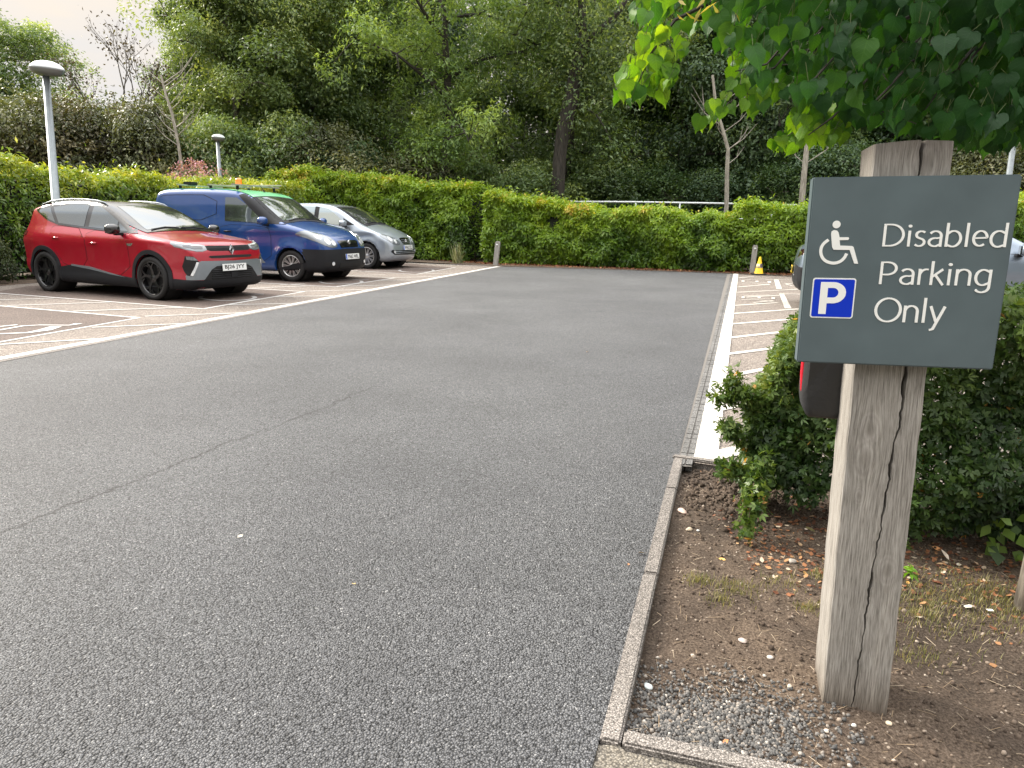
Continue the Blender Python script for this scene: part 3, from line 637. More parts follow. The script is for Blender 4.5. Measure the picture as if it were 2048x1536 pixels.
# crack centreline on the front face: x offset and half width by height
ck = [(-.1, -.008, .0012), (.10, .000, .0016), (.25, .006, .0022), (.36, .008, .0030), (.45, .014, .0014), (.52, .018, .0028), (.62, .024, .0022), (.72, .026, .0036), (.80, .036, .0022), (.88, .036, .0040), (.96, .036, .0030), (1.05, .037, .0040), (1.2, .034, .003), (1.32, .022, .002), (1.40, .018, .0025), (1.48, .020, .0035)]
ckz = np.array([c[0] for c in ck]); ckx = np.array([c[1] for c in ck]); ckw = np.array([c[2] for c in ck])
def postpt(s_, z):    # s_ in 0..1 round the front face left to right
    return s_
zs = np.unique(np.concatenate([np.arange(-.1, PH+.001, .0125), [PH]])); V = []; Fc = []
ring_n = None
for zi, z in enumerate(zs):
    cx = np.interp(z, ckz, ckx)+.0015*math.sin(z*90)+.001*math.sin(z*233+1); cw = 1.0*np.interp(z, ckz, ckw)*(1+.3*math.sin(z*57)+.2*math.sin(z*23))
    h = PW/2; ch = .004; d = PW
    fx = [-h+ch, -h*.6, -h*.2, cx-.010, cx-cw, cx-cw*.3, cx+cw*.3, cx+cw, cx+.010, h*.75, h-ch]
    fy = [0, 0, 0, .0, .002, .032, .032, .002, 0, 0, 0]
    ring = [(a, b) for a, b in zip(fx, fy)]+[(h, ch), (h, d*.5), (h, d-ch), (h-ch, d), (0, d), (-h+ch, d), (-h, d-ch), (-h, d*.5), (-h, ch)]
    ring_n = len(ring)
    for a, b in ring:
        # splay of the grain at the top
        V.append((a+.0007*math.sin(z*40+b*50), b+.0008*math.sin(z*31+a*60), z-(0 if z < PH-.001 else .006*abs(a/h))))
for i in range(len(zs)-1):
    for k in range(ring_n):
        a = i*ring_n+k; b = i*ring_n+(k+1) % ring_n; Fc.append((a, b, b+ring_n, a+ring_n))
Fc.append(tuple(range((len(zs)-1)*ring_n, len(zs)*ring_n)))
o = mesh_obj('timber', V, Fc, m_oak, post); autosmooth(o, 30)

# sign panel: folded tray
SW, SH, SD = .4307, .4395, .040; SY = 1.705
s_dir = R_(-13.0)
a_, b_, c_ = ray(1627, 354.5); TL = Vector((a_/b_*SY, SY, CAM_H+c_/b_*SY))
sign = empty('parking_sign', TL, 0)
lean = R_(1.0)
Xs = Vector((math.cos(s_dir)*math.cos(lean), math.sin(s_dir)*math.cos(lean), math.sin(lean))).normalized()
Ns = Vector((math.sin(s_dir), -math.cos(s_dir), 0)); Us = Xs.cross(-Ns).normalized(); Us = Us if Us.z > 0 else -Us
SM = Matrix((Xs, Us, Ns)).transposed()          # local x right, y up, z towards the viewer
sign.rotation_euler = SM.to_euler()
tag(sign, 'square slate-grey metal sign reading Disabled Parking Only on the oak post', 'sign')
def sign_uv(px, py):
    r = Vector(ray(px, py)); O = Vector((0, 0, CAM_H)); t = (TL-O).dot(Ns)/r.dot(Ns); P = O+r*t-TL
    return P.dot(Xs), P.dot(Us)
m_slate = pmat('sign_enamel', (.088, .118, .130), .40, spec=.35, noise=.10, nscale=7)
mb = MB(); mb.box((SW/2, -SH/2, -SD/2), (SW, SH, SD), bev=.003); o = mb.build('panel', m_slate, sign); autosmooth(o, 40)
m_sw = pmat('sign_white', (.80, .81, .79), .5)
# letters drawn with a broad pen: upright strokes thicker than level ones
def arc(cx, cy, rx, ry, a0, a1, n=14): return [(cx+rx*math.cos(R_(a0+(a1-a0)*i/n)), cy+ry*math.sin(R_(a0+(a1-a0)*i/n))) for i in range(n+1)]
XH = .70
GL = {
 'D': (.80, [[(.08, 0), (.08, 1)], [(.08, .97), (.25, .97)]+arc(.27, .5, .44, .47, 90, -90, 22)+[(.08, .03)]]),
 'P': (.64, [[(.08, 0), (.08, 1)], [(.08, .97), (.25, .97)]+arc(.27, .70, .27, .27, 90, -90)+[(.08, .43)]]),
 'O': (.92, [arc(.46, .5, .40, .49, 90, 450, 36)]),
 'i': (.25, [[(.11, 0), (.11, XH)], 'dot']),
 'l': (.25, [[(.11, 0), (.11, 1.04)]]),
 's': (.46, [arc(.25, .52, .155, .155, 40, 235, 14)+arc(.21, .19, .165, .165, 55, -145, 14)]),
 'a': (.56, [arc(.26, .47, .19, .21, 150, 0, 12)+[(.45, .3), (.45, 0)], [(.45, .40)]+arc(.27, .20, .20, .18, 75, 285, 14)+[(.45, .12)]]),
 'b': (.62, [[(.08, 0), (.08, 1.04)], [(.08, .55)]+arc(.29, .35, .24, .34, 115, -115, 20)+[(.08, .1)]]),
 'e': (.57, [[(.10, .38), (.50, .40)]+arc(.29, .37, .215, .32, 8, 310, 24)]),
 'd': (.62, [[(.52, 0), (.52, 1.04)], [(.52, .58)]+arc(.30, .35, .24, .34, 65, 295, 20)+[(.52, .1)]]),
 'r': (.38, [[(.09, 0), (.09, XH)], [(.09, .46)]+arc(.30, .44, .20, .24, 160, 75, 8)]),
 'k': (.52, [[(.09, 0), (.09, 1.04)], [(.11, .36), (.42, .69)], [(.20, .44), (.46, 0)]]),
 'n': (.60, [[(.09, 0), (.09, XH)], [(.09, .48)]+arc(.29, .46, .20, .23, 150, 0, 12)+[(.49, .3), (.49, 0)]]),
 'g': (.60, [[(.50, XH), (.50, -.06)]+arc(.29, -.06, .21, .22, 0, -150, 12), [(.50, .58)]+arc(.29, .36, .22, .33, 65, 295, 20)+[(.50, .14)]]),
 'y': (.54, [[(.05, XH), (.27, .04)], [(.50, XH), (.19, -.26), (.08, -.30)]]),
}
def stroke(mb, pts, thick, thin, z0, z1, sc, ox, oy, sh=0):
    n = len(pts); Lf = []; Rt = []
    for i, p in enumerate(pts):
        dx = pts[min(i+1, n-1)][0]-pts[max(i-1, 0)][0]; dy = pts[min(i+1, n-1)][1]-pts[max(i-1, 0)][1]; l = math.hypot(dx, dy) or 1
        w_ = (thin+(thick-thin)*abs(dy/l))/2; Lf.append((p[0]-dy/l*w_, p[1]+dx/l*w_)); Rt.append((p[0]+dy/l*w_, p[1]-dx/l*w_))
    V = []
    for a, b in zip(Lf, Rt):
        for q in (a, b):
            for z in (z0, z1): V.append((ox+(q[0]+sh*q[1])*sc, oy+q[1]*sc, z))
    Fc = []
    for i in range(n-1):
        a = i*4; b = a+4; Fc += [(a+1, a+3, b+3, b+1), (a, b, b+2, a+2), (a, a+1, b+1, b), (a+2, b+2, b+3, a+3)]
    Fc += [(0, 2, 3, 1), (4*n-4, 4*n-3, 4*n-1, 4*n-2)]
    mb.add(V, Fc)
def write(text, x0, y0, x1, cap, z0=.0005, thick=.112, thin=.064):
    tot = sum(GL[c][0] for c in text); gap = 0
    tot -= .16
    sx = (x1-x0)/tot; mb = MB(); x = x0; sc = cap; k = sx/sc; zz = z0
    for c in text:
        adv, strokes = GL[c]
        for st in strokes:
            zz += .00003
            if st == 'dot':
                pts = arc(.11, .90, .065, .065, 0, 360, 14); mb.prism([(x+p[0]*sx, y0+p[1]*sc) for p in pts[:-1]], 0, zz+.0008)
            else:
                stroke(mb, [(p[0]*k, p[1]) for p in st], thick, thin, 0, zz+.0008, sc, x, y0)
        x += adv*sx
    return mb
# baselines from the survey of the face
for txt, (lx, ly), (rx, ry), top in (('Disabled', (1762, 491), (2004, 496), (1768, 445)), ('Parking', (1755, 567), (1973, 573), (1761, 521)), ('Only', (1745, 643), (1878, 646), (1752, 595))):
    a = sign_uv(lx, ly); b = sign_uv(rx, ry); t_ = sign_uv(*top); cap = t_[1]-a[1]
    o = write(txt, a[0], (a[1]+b[1])/2, b[0], cap*.98).build('lettering', m_sw, sign)
# wheelchair pictogram
def sp(px, py): return sign_uv(px, py)
def path(mb, pxs, wd, z=.0012, cap=True):
    pts = [sp(*p) for p in pxs]; stroke(mb, pts, wd, wd, 0, z, 1, 0, 0)
mb = MB(); q = sp(1673, 449); r0 = .0088
mb.prism([(q[0]+r0*math.cos(2*math.pi*i/24), q[1]+r0*math.sin(2*math.pi*i/24)) for i in range(24)], 0, .0013)
body = [(1663, 463), (1668, 460), (1674, 461), (1677, 465), (1679, 474.5), (1697, 474.5), (1698, 477), (1696, 480), (1679, 480.5), (1680, 491), (1704, 492), (1707, 494), (1716, 527.5), (1708, 527), (1699, 500), (1667, 499.5), (1664, 494), (1662, 468)]
pts = [sp(*p) for p in body]; mb.prism(pts[::-1], 0, .0016)
wp = [(1657, 479.5), (1648, 486), (1642.5, 494), (1641, 503), (1643, 513), (1649, 521), (1659, 525.5), (1670, 526.5), (1681, 523), (1689, 515.5), (1693, 507)]
def smoothp(p, it=2):
    for _ in range(it):
        q = [p[0]]
        for a, b in zip(p[:-1], p[1:]): q += [(a[0]*.75+b[0]*.25, a[1]*.75+b[1]*.25), (a[0]*.25+b[0]*.75, a[1]*.25+b[1]*.75)]
        p = q+[p[-1]]
    return p
path(mb, smoothp(wp), .0068, .0012); mb.build('wheelchair_pictogram', m_sw, sign)
# blue square with P
def rrect(x0, y0, x1, y1, r, n=5):
    P = []
    for cx, cy, a in ((x1-r, y1-r, 0), (x0+r, y1-r, 90), (x0+r, y0+r, 180), (x1-r, y0+r, 270)):
        P += [(cx+r*math.cos(R_(a+90*i/n)), cy+r*math.sin(R_(a+90*i/n))) for i in range(n+1)]
    return P
a = sp(1619, 634); b = sp(1712, 557); 
tx0, ty0 = a[0], sp(1660, 636)[1]; tx1, ty1 = sp(1708.5, 600)[0], sp(1665, 556)[1]
MB().prism(rrect(tx0, ty0, tx1, ty1, .006), 0, .0010).build('blue_plate_border', m_sw, sign)
MB().prism(rrect(tx0+.003, ty0+.003, tx1-.003, ty1-.003, .004), 0, .0016).build('blue_plate', pmat('sign_blue', (.001, .030, .50), .5, spec=.25), sign)
cw_, ch_ = tx1-tx0, ty1-ty0; mb = MB(); X0 = tx0+cw_*.19; Y0 = ty0+ch_*.10; Hh = ch_*.80; Wp_ = cw_*.60; th = cw_*.175
o_ = [(X0, Y0), (X0+th, Y0), (X0+th, Y0+Hh*.34)]; mid = Y0+Hh*.67
cR = Wp_*.5
outer = [(X0+Wp_-cR*1.0+cR*math.cos(R_(t))*1.0, mid+Hh*.33*math.sin(R_(t))) for t in range(-90, 91, 10)]
inner = [(X0+Wp_-cR+(cR-th)*math.cos(R_(t)), mid+(Hh*.33-th*.82)*math.sin(R_(t))) for t in range(90, -91, -10)]
# outer shape then counter bridged: build as strips
V = [(x, y, z) for x, y in outer for z in (0, .0022)]; W_ = [(x, y, z) for x, y in inner[::-1] for z in (0, .0022)]; n = len(outer)
allv = V+W_; Fc = []
for i in range(n-1):
    a = 2*i; b = 2*n+2*i
    Fc += [(a+1, b+1, b+3, a+3), (a, a+1, a+3, a+2), (b, b+2, b+3, b+1)]
mb.add(allv, Fc)
mb.prism([(X0, Y0), (X0+th, Y0), (X0+th, Y0+Hh), (X0, Y0+Hh)], 0, .0022)
mb.prism([(X0+th, Y0+Hh-th*.82), (X0+Wp_-cR, Y0+Hh-th*.82), (X0+Wp_-cR, Y0+Hh), (X0+th, Y0+Hh)], 0, .0022)
mb.prism([(X0+th, Y0+Hh*.34), (X0+Wp_-cR, Y0+Hh*.34), (X0+Wp_-cR, Y0+Hh*.34+th*.82), (X0+th, Y0+Hh*.34+th*.82)], 0, .0022)
mb.build('letter_p', m_sw, sign)
# bracket rails behind
for fy in (.25, .78): mb = MB(); mb.box((SW*.52, -SH*fy, -SD-.004), (.30, .03, .008)); mb.build('fixing_rail', pmat('galvanised', (.4, .42, .43), .4, .8), sign)

# black box with red rim behind the post, hanging at its back
bx = S2(*pc)+S2(-math.sin(p_ang), math.cos(p_ang))*(PW+.055)
binr = empty('litter_bin', (bx[0]-.118, bx[1]+.015, .755), p_ang)
tag(binr, 'black rounded plastic box with a red rim behind the oak post under the sign', 'bin')
def rbox(w_, d_, h_, rb, n=8):
    # profile in x (width) by z with deep rounded bottom, extruded in y with round edges
    prof = [(-w_/2, h_)]+[(-w_/2+rb*.35-rb*.35*math.cos(R_(t)), rb-rb*math.sin(R_(t))) for t in range(0, 91, 10)]+[(w_/2-rb+rb*math.sin(R_(t)), rb-rb*math.cos(R_(t))) for t in range(0, 91, 10)]+[(w_/2, h_)]
    mb = MB(); V = []; Fc = []; ys = [(-d_/2, .86), (-d_/2+.008, .96), (-d_/2+.02, 1), (d_/2-.02, 1), (d_/2-.008, .96), (d_/2, .86)]; m_ = len(prof)
    for y, s_ in ys:
        for x, z in prof: V.append((x*s_, y, h_-(h_-z)*(.5+.5*s_) if s_ < 1 else z))
    for i in range(len(ys)-1):
        for k in range(m_): a = i*m_+k; b = i*m_+(k+1) % m_; Fc.append((a, b, b+m_, a+m_))
    Fc += [tuple(range(m_)), tuple(range((len(ys)-1)*m_, len(ys)*m_))[::-1]]
    return mb.add(V, Fc)
ob = rbox(.175, .11, .34, .085).build('body', pmat('black_plastic', (.022, .022, .023), .45, bump=.15, nscale=90), binr); ob.location = (.0, 0, 0); recalc(ob); autosmooth(ob, 40)
mb = MB(); mb.tube([(-.088, -.02, .34), (-.088, -.02, .20), (-.086, -.02, .12), (-.082, -.02, .075), (-.070, -.02, .055)], [.008]*5, 10); mb.build('red_rim', pmat('red_plastic', (.62, .012, .03), .4), binr, True)
mb = MB(); mb.box((-.075, -.02, .30), (.036, .05, .02), bev=.004); mb.build('latch', pmat('dark_clip', (.01, .01, .01), .4), binr)
# ------------------------------------------------------------------ foliage machinery
def unit(V): return V/np.maximum(np.linalg.norm(V, axis=1, keepdims=True), 1e-9)
def leaves(name, P, Nrm, rng, ln, wd, mat, parent=None, t=None, jit=.8, droop=.3, spin=None, three=False):
    """rhombic leaves: P positions, Nrm preferred blade normal, jit random tilt, droop pulls tips down"""
    n = len(P); Nn = unit(Nrm+rng.normal(0, jit, (n, 3)))
    A = rng.normal(0, 1, (n, 3)) if spin is None else spin+rng.normal(0, .45, (n, 3))
    A[:, 2] -= droop; D = unit(A-Nn*np.sum(A*Nn, 1, keepdims=True)); W = np.cross(Nn, D)
    l = (ln*rng.uniform(.65, 1.3, n))[:, None]; w_ = (wd*rng.uniform(.7, 1.25, n))[:, None]
    if three:
        Vs = []
        for an in (-.75, 0, .75):
            D2 = D*math.cos(an)+W*math.sin(an); W2 = -D*math.sin(an)+W*math.cos(an); k = 1 if an == 0 else .8
            Vs += [P, P+D2*l*.55*k+W2*w_*.5*k+Nn*w_*.12, P+D2*l*k-Nn*l*.08, P+D2*l*.55*k-W2*w_*.5*k+Nn*w_*.12]
        V = np.stack(Vs, 1).reshape(-1, 3); Q = np.arange(n*12).reshape(-1, 4); tt = np.repeat(t if t is not None else rng.random(n), 12)
    else:
        V = np.stack([P, P+D*l*.45+W*w_*.5+Nn*w_*.15, P+D*l-Nn*l*.12, P+D*l*.45-W*w_*.5+Nn*w_*.15], 1).reshape(-1, 3)
        Q = np.arange(n*4).reshape(-1, 4); tt = np.repeat(t if t is not None else rng.random(n), 4)
    return np_mesh(name, V, Q, mat, parent, True, {'t': np.clip(tt, 0, 1)})
m_bark = bark_mat('bark', (.045, .038, .030), (.13, .115, .095)); m_bark_pale = bark_mat('pale_bark', (.22, .20, .17), (.42, .39, .34)); m_bark_dark = bark_mat('dark_bark', (.02, .017, .014), (.06, .052, .044))
m_stem = bark_mat('stem', (.06, .045, .03), (.16, .12, .08))

# ------------------------------------------------------------------ hedges (each a run of one clipped hedge)
def hedge(name, pts, tops, depth, nl, mat, label, cat='hedge', group=None, ln=.10, wd=.035, seed=1, stems=True, low=.06, bulge=.16, gaps=0.0, topglow=1.0, fz=0.0):
    rng = np.random.default_rng(seed); pts = [S2(*p) for p in pts]
    seg = [np.linalg.norm(b-a) for a, b in zip(pts[:-1], pts[1:])]; cum = np.cumsum([0]+seg)
    def at(s):
        x = np.interp(s, cum, [p[0] for p in pts]); y = np.interp(s, cum, [p[1] for p in pts]); i = np.clip(np.searchsorted(cum, s)-1, 0, len(seg)-1)
        d = np.array([(pts[k+1]-pts[k])/seg[k] for k in range(len(seg))])[i]; return x, y, d
    h_of = lambda s: np.interp(s, cum, tops)
    root = empty(name, (pts[0][0], pts[0][1], 0)); tag(root, label, cat, group)
    P = []; Nn = []; T = []
    # front face, top face, back face, ends
    for face, frac in (('front', .56), ('top', .30), ('back', .08), ('end', .06)):
        n = int(nl*frac); s = rng.uniform(0, cum[-1], n)
        if face == 'end': s = np.where(rng.random(n) < .5, rng.uniform(-.05, .12, n), cum[-1]-rng.uniform(-.05, .12, n))
        x, y, d = at(s); nrm = np.c_[d[:, 1], -d[:, 0]]       # towards the right of travel = towards the viewer
        H = h_of(s)
        q = np.c_[x, y, np.zeros(n)]
        topn = (vnoise(q, .8, seed, 2)-.5)*.55+(vnoise(q, 2.4, seed+5, 2)-.5)*.38
        if face in ('front', 'back'):
            z = low+(H+topn-low)*rng.random(n)**.9; rel = z/H
            q3 = np.c_[x, y, z]; b = (vnoise(q3, 1.3, seed+3, 2)-.5)*bulge*2.6+(vnoise(q3, 3.6, seed+4, 2)-.5)*bulge*2.2
            off = (depth/2+b-.10*np.clip(rel-.75, 0, 1)*4*.6-.22*np.clip(.18-rel, 0, 1)*4*.6-rng.exponential(.05, n))*(1 if face == 'front' else -1)
            X = x+nrm[:, 0]*off; Y = y+nrm[:, 1]*off; nv = np.c_[nrm*(1 if face == 'front' else -1), np.full(n, .55)]
        else:
            off = rng.uniform(-1, 1, n)*depth/2
            z = H+topn-.10*np.abs(off/(depth/2))**3-rng.exponential(.05, n)
            if face == 'end': z = low+(H-low)*rng.random(n)
            X = x+nrm[:, 0]*off; Y = y+nrm[:, 1]*off; nv = np.c_[nrm*.3, np.full(n, 1.0)]
        rel = z/H
        P.append(np.c_[X, Y, z]); Nn.append(nv)
        q3 = np.c_[X, Y, z]
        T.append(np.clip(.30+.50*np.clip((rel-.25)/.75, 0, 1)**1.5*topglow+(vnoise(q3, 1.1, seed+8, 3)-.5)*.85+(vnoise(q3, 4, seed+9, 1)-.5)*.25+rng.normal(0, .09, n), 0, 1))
    # shoots standing out of the top
    n = int(nl*.05); s = rng.uniform(0, cum[-1], n); x, y, d = at(s); nrm = np.c_[d[:, 1], -d[:, 0]]; off = rng.uniform(-.5, .5, n)*depth; H = h_of(s)
    q = np.c_[x, y, np.zeros(n)]; z = H+(vnoise(q, .8, seed, 2)-.5)*.55+(vnoise(q, 2.4, seed+5, 2)-.5)*.38+rng.exponential(.05, n)
    P.append(np.c_[x+nrm[:, 0]*off, y+nrm[:, 1]*off, z]); Nn.append(np.c_[nrm*.5, np.full(n, .6)]); T.append(np.clip(rng.normal(.72, .14, n), 0, 1))
    P = np.vstack(P); Nn = np.vstack(Nn); T = np.concatenate(T)
    if gaps:
        k = (vnoise(P, 2.6, seed+20, 2) > gaps) | (rng.random(len(P)) < .25); P, Nn, T = P[k], Nn[k], T[k]
    P[:, 2] += fz
    P -= np.array(root.location)
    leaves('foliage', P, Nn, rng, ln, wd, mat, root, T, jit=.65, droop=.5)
    # dense dark twiggy middle
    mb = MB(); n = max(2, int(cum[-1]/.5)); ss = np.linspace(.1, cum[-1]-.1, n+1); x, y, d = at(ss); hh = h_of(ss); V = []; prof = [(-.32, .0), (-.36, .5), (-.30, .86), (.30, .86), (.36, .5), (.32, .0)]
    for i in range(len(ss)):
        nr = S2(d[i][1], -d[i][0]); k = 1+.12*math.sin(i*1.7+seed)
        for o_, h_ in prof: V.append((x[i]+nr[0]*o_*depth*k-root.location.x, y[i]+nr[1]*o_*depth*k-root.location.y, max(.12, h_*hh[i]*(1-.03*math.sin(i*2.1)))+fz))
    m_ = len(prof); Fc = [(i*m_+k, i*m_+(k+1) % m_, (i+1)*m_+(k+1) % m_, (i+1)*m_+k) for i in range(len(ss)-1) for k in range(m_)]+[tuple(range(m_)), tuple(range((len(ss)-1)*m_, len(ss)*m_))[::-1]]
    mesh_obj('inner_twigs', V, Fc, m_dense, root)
    if stems:
        mb = MB(); rr = random.Random(seed)
        for i in range(int(cum[-1]*3)):
            s_ = rr.uniform(0, cum[-1]); xx, yy, dd = at(np.array([s_])); o_ = rr.uniform(-.3, .45)*depth; bx_, by_ = xx[0]+dd[0][1]*o_-root.location.x, yy[0]-dd[0][0]*o_-root.location.y
            mb.tube([(bx_, by_, -.03), (bx_+rr.uniform(-.1, .1), by_+rr.uniform(-.1, .1), .3), (bx_+rr.uniform(-.25, .25), by_+rr.uniform(-.2, .2), .8)], [.012, .010, .006], 4, False)
        o_ = mb.build('stems', m_stem, root); o_['kind'] = 'stuff'
    return root
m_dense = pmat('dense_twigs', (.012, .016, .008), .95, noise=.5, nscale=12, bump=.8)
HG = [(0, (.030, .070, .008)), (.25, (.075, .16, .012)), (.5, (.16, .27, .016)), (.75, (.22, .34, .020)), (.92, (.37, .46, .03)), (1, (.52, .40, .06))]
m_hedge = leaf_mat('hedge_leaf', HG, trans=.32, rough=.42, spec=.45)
m_hedge2 = leaf_mat('laurel_leaf', [(0, (.022, .060, .010)), (.3, (.055, .125, .016)), (.6, (.15, .24, .022)), (.85, (.30, .35, .03)), (1, (.48, .47, .05))], trans=.3, rough=.3, spec=.55)
# beside and behind the left bays
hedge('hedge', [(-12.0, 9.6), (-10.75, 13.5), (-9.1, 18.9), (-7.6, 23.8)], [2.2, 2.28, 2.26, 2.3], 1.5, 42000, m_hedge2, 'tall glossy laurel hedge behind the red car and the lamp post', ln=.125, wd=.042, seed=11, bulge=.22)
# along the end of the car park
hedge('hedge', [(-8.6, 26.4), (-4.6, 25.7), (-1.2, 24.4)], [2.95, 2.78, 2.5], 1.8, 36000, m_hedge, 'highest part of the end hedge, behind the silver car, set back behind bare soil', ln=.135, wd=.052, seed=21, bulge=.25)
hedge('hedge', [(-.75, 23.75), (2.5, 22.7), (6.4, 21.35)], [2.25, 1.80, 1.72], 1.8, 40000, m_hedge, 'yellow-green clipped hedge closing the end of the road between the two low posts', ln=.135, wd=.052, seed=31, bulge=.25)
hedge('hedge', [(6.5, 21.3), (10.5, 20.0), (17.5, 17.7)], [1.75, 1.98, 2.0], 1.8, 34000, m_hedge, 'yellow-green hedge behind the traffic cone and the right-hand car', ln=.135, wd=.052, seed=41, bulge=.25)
# low olive shrub by the red car's rear
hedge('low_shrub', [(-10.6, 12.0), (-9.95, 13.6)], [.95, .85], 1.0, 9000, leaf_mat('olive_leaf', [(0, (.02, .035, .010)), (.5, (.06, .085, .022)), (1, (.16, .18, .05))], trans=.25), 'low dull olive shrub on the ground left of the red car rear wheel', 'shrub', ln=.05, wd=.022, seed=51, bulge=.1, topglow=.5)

# soil strips under the hedges with red-brown litter
def strip_soil(name, P_, z=.0035):
    o = mesh_obj(name, [(p[0], p[1], z) for p in P_], [tuple(range(len(P_)))], m_soil); tag(recalc(o), kind='structure'); return o
far_edge = [G(817, 524), G(900, 528), G(1001, 533.5), G(1235, 540), G(1467, 548), G(1640, 556), G(2300, 590)]
Pf = far_edge+[(24, 16), (24, 32), (-14, 34), (-14, 27), (-6.0, 24.6)]
strip_soil('far_soil_bed', Pf, .0125)
strip_soil('side_soil_bed', [(-10.2, 9), (-9.3, 13.2), (-8.6, 15.6), (-7.2, 20.0), (-6.0, 24.5), (-14, 27), (-18, 9)], .0065)
rg = np.random.default_rng(3)
n = 9000; u = rg.random(n); seg_x = -3.0+17*u; seg_y = np.interp(seg_x, [-3, -.8, 6.4, 14], [24.6, 22.6, 20.25, 17.7])+rg.normal(.15, .28, n)
pe = np.array(far_edge); ye = np.interp(seg_x, pe[:, 0], pe[:, 1]); k = seg_y > ye+.03; seg_x, seg_y = seg_x[k], seg_y[k]
o = scatter('leaf_litter', DV, DF, np.c_[seg_x, seg_y, np.full(len(seg_x), .018)], rand_rots(len(seg_x), rg, .6), rg.uniform(.03, .075, len(seg_x)), m_dry, t=rg.random(len(seg_x))*.8); tag(o, 'red-brown leaf litter under the hedge at the end of the road', 'leaf litter', kind='stuff')

# ------------------------------------------------------------------ woods
TREE = {}
def tree_proto(kind, seed, H, R, nl, ll, lw, mat, bark, clump=.75, lean=0, trunk_r=.22, base=.18, limbs=9, drp=.4, open_=0.0, nclump=90):
    """trunk with limbs, crown of leaf clumps carried on limb ends; returns (trunk mesh, crown mesh)"""
    rr = random.Random(seed); rng = np.random.default_rng(seed); mb = MB()
    tp = [Vector((0, 0, -.3))]; x = y = 0
    for i in range(1, 9):
        x += rr.uniform(-.12, .12)*H/10+lean*H/9; y += rr.uniform(-.12, .12)*H/10; tp.append(Vector((x, y, H*.93*i/8)))
    mb.tube(tp, [trunk_r*(1.25 if i == 0 else (1-i/9)**.8+.06) for i in range(9)], 8)
    ends = []
    for i in range(limbs):
        f = base+(.9-base)*((i+.5)/limbs); k = f*8; j = min(7, int(k)); p = tp[j].lerp(tp[j+1], k-j)
        a = i*2.4+rr.uniform(-.5, .5); env = math.sin(math.pi*min(1, max(.05, (f-base*.5)/(1.08-base*.5)))**.75)
        rl = R*env*rr.uniform(.75, 1.1); up = rr.uniform(.1, .55)
        pts = [p]; q = p.copy(); d = Vector((math.cos(a), math.sin(a), up)).normalized()
        for s_ in range(5):
            q = q+d*rl/5; d = (d+Vector((rr.uniform(-.25, .25), rr.uniform(-.25, .25), rr.uniform(-.2, .12)-drp*.12))).normalized(); pts.append(q.copy())
        mb.tube(pts, [trunk_r*.42*(1-s_/6) for s_ in range(6)], 5, False)
        for s_ in range(1, 6):
            for _ in range(2):
                dd = Vector((rr.uniform(-1, 1), rr.uniform(-1, 1), rr.uniform(-.5, .8))).normalized(); e = pts[s_]+dd*R*.28; ends.append(e)
                mb.tube([pts[s_], (pts[s_]+e)/2+Vector((0, 0, .06)), e], [trunk_r*.13, trunk_r*.09, .012], 4, False)
    C = np.array([tuple(e) for e in ends]); C = C[rng.permutation(len(C))][:nclump]
    nb = len(C); rad = rng.uniform(.7, 1.35, nb)*clump; ct = rng.normal(.5, .22, nb)
    ci = rng.integers(0, nb, nl); D = unit(rng.normal(0, 1, (nl, 3))); D[:, 2] = np.where((D[:, 2] < 0) & (rng.random(nl) < .5), -D[:, 2], D[:, 2])
    rrad = rng.random(nl)**.38; P = C[ci]+D*(rad[ci]*rrad)[:, None]*np.array([1.15, 1.15, .8])
    P[:, 2] -= drp*rad[ci]*rng.random(nl)**2*.7
    P += (np.c_[vnoise(P, 1.7, seed, 2), vnoise(P+9, 1.7, seed+1, 2), vnoise(P+31, 1.7, seed+2, 2)]-.5)*.9*clump
    if open_:
        k = vnoise(P, .9, seed+7, 2) > open_; P, D, ci = P[k], D[k], ci[k]
    P[:, 2] = np.maximum(P[:, 2], .15)
    t = np.clip(ct[ci]+.22*(vnoise(P, 1.2, seed+4, 2)-.5)+rng.normal(0, .10, len(P)), 0, 1)
    Nn = D*.6+np.array([0, 0, .7])
    tk = mb.build('trunk', bark); cr_ = leaves('crown', P, Nn, rng, ll, lw, mat, None, t, jit=.55, droop=.9*drp)
    TREE[kind] = (tk.data, cr_.data)
    for o_ in (tk, cr_): bpy.data.objects.remove(o_)
def put_tree(kind, x, y, sc, rz, label, z=0.0, sz=None, cat='tree', name='tree', group='trees of the wood beyond the hedge', mat=None):
    r = empty(name, (x, y, z), rz); r.scale = (sc, sc, sz or sc); tag(r, label, cat, group)
    for nm, me in zip(('trunk', 'crown'), TREE[kind]):
        o_ = bpy.data.objects.new(nm, me); COL.objects.link(o_); o_.parent = r
        if mat and nm == 'crown': o_.material_slots[0].link = 'OBJECT'; o_.material_slots[0].material = mat
    return r
m_lf_mid = leaf_mat('leaf_mid_green', [(0, (0.052, 0.085, 0.041)), (0.5, (0.135, 0.207, 0.09)), (1, (0.321, 0.398, 0.168))], trans=.4)
m_lf_light = leaf_mat('leaf_light_green', [(0, (0.064, 0.104, 0.043)), (0.5, (0.181, 0.259, 0.1)), (1, (0.425, 0.478, 0.194))], trans=.35)
m_lf_dark = leaf_mat('leaf_dark_green', [(0, (0.032, 0.059, 0.034)), (0.5, (0.082, 0.144, 0.076)), (1, (0.184, 0.262, 0.139))], trans=.34)
m_lf_shade = leaf_mat('leaf_shade_green', [(0, (0.026, 0.058, 0.023)), (0.5, (0.072, 0.13, 0.047)), (1, (0.156, 0.234, 0.078))], trans=.35)
m_lf_olive = leaf_mat('leaf_olive', [(0, (0.047, 0.056, 0.03)), (0.5, (0.116, 0.139, 0.068)), (1, (0.246, 0.246, 0.131))], trans=.25)
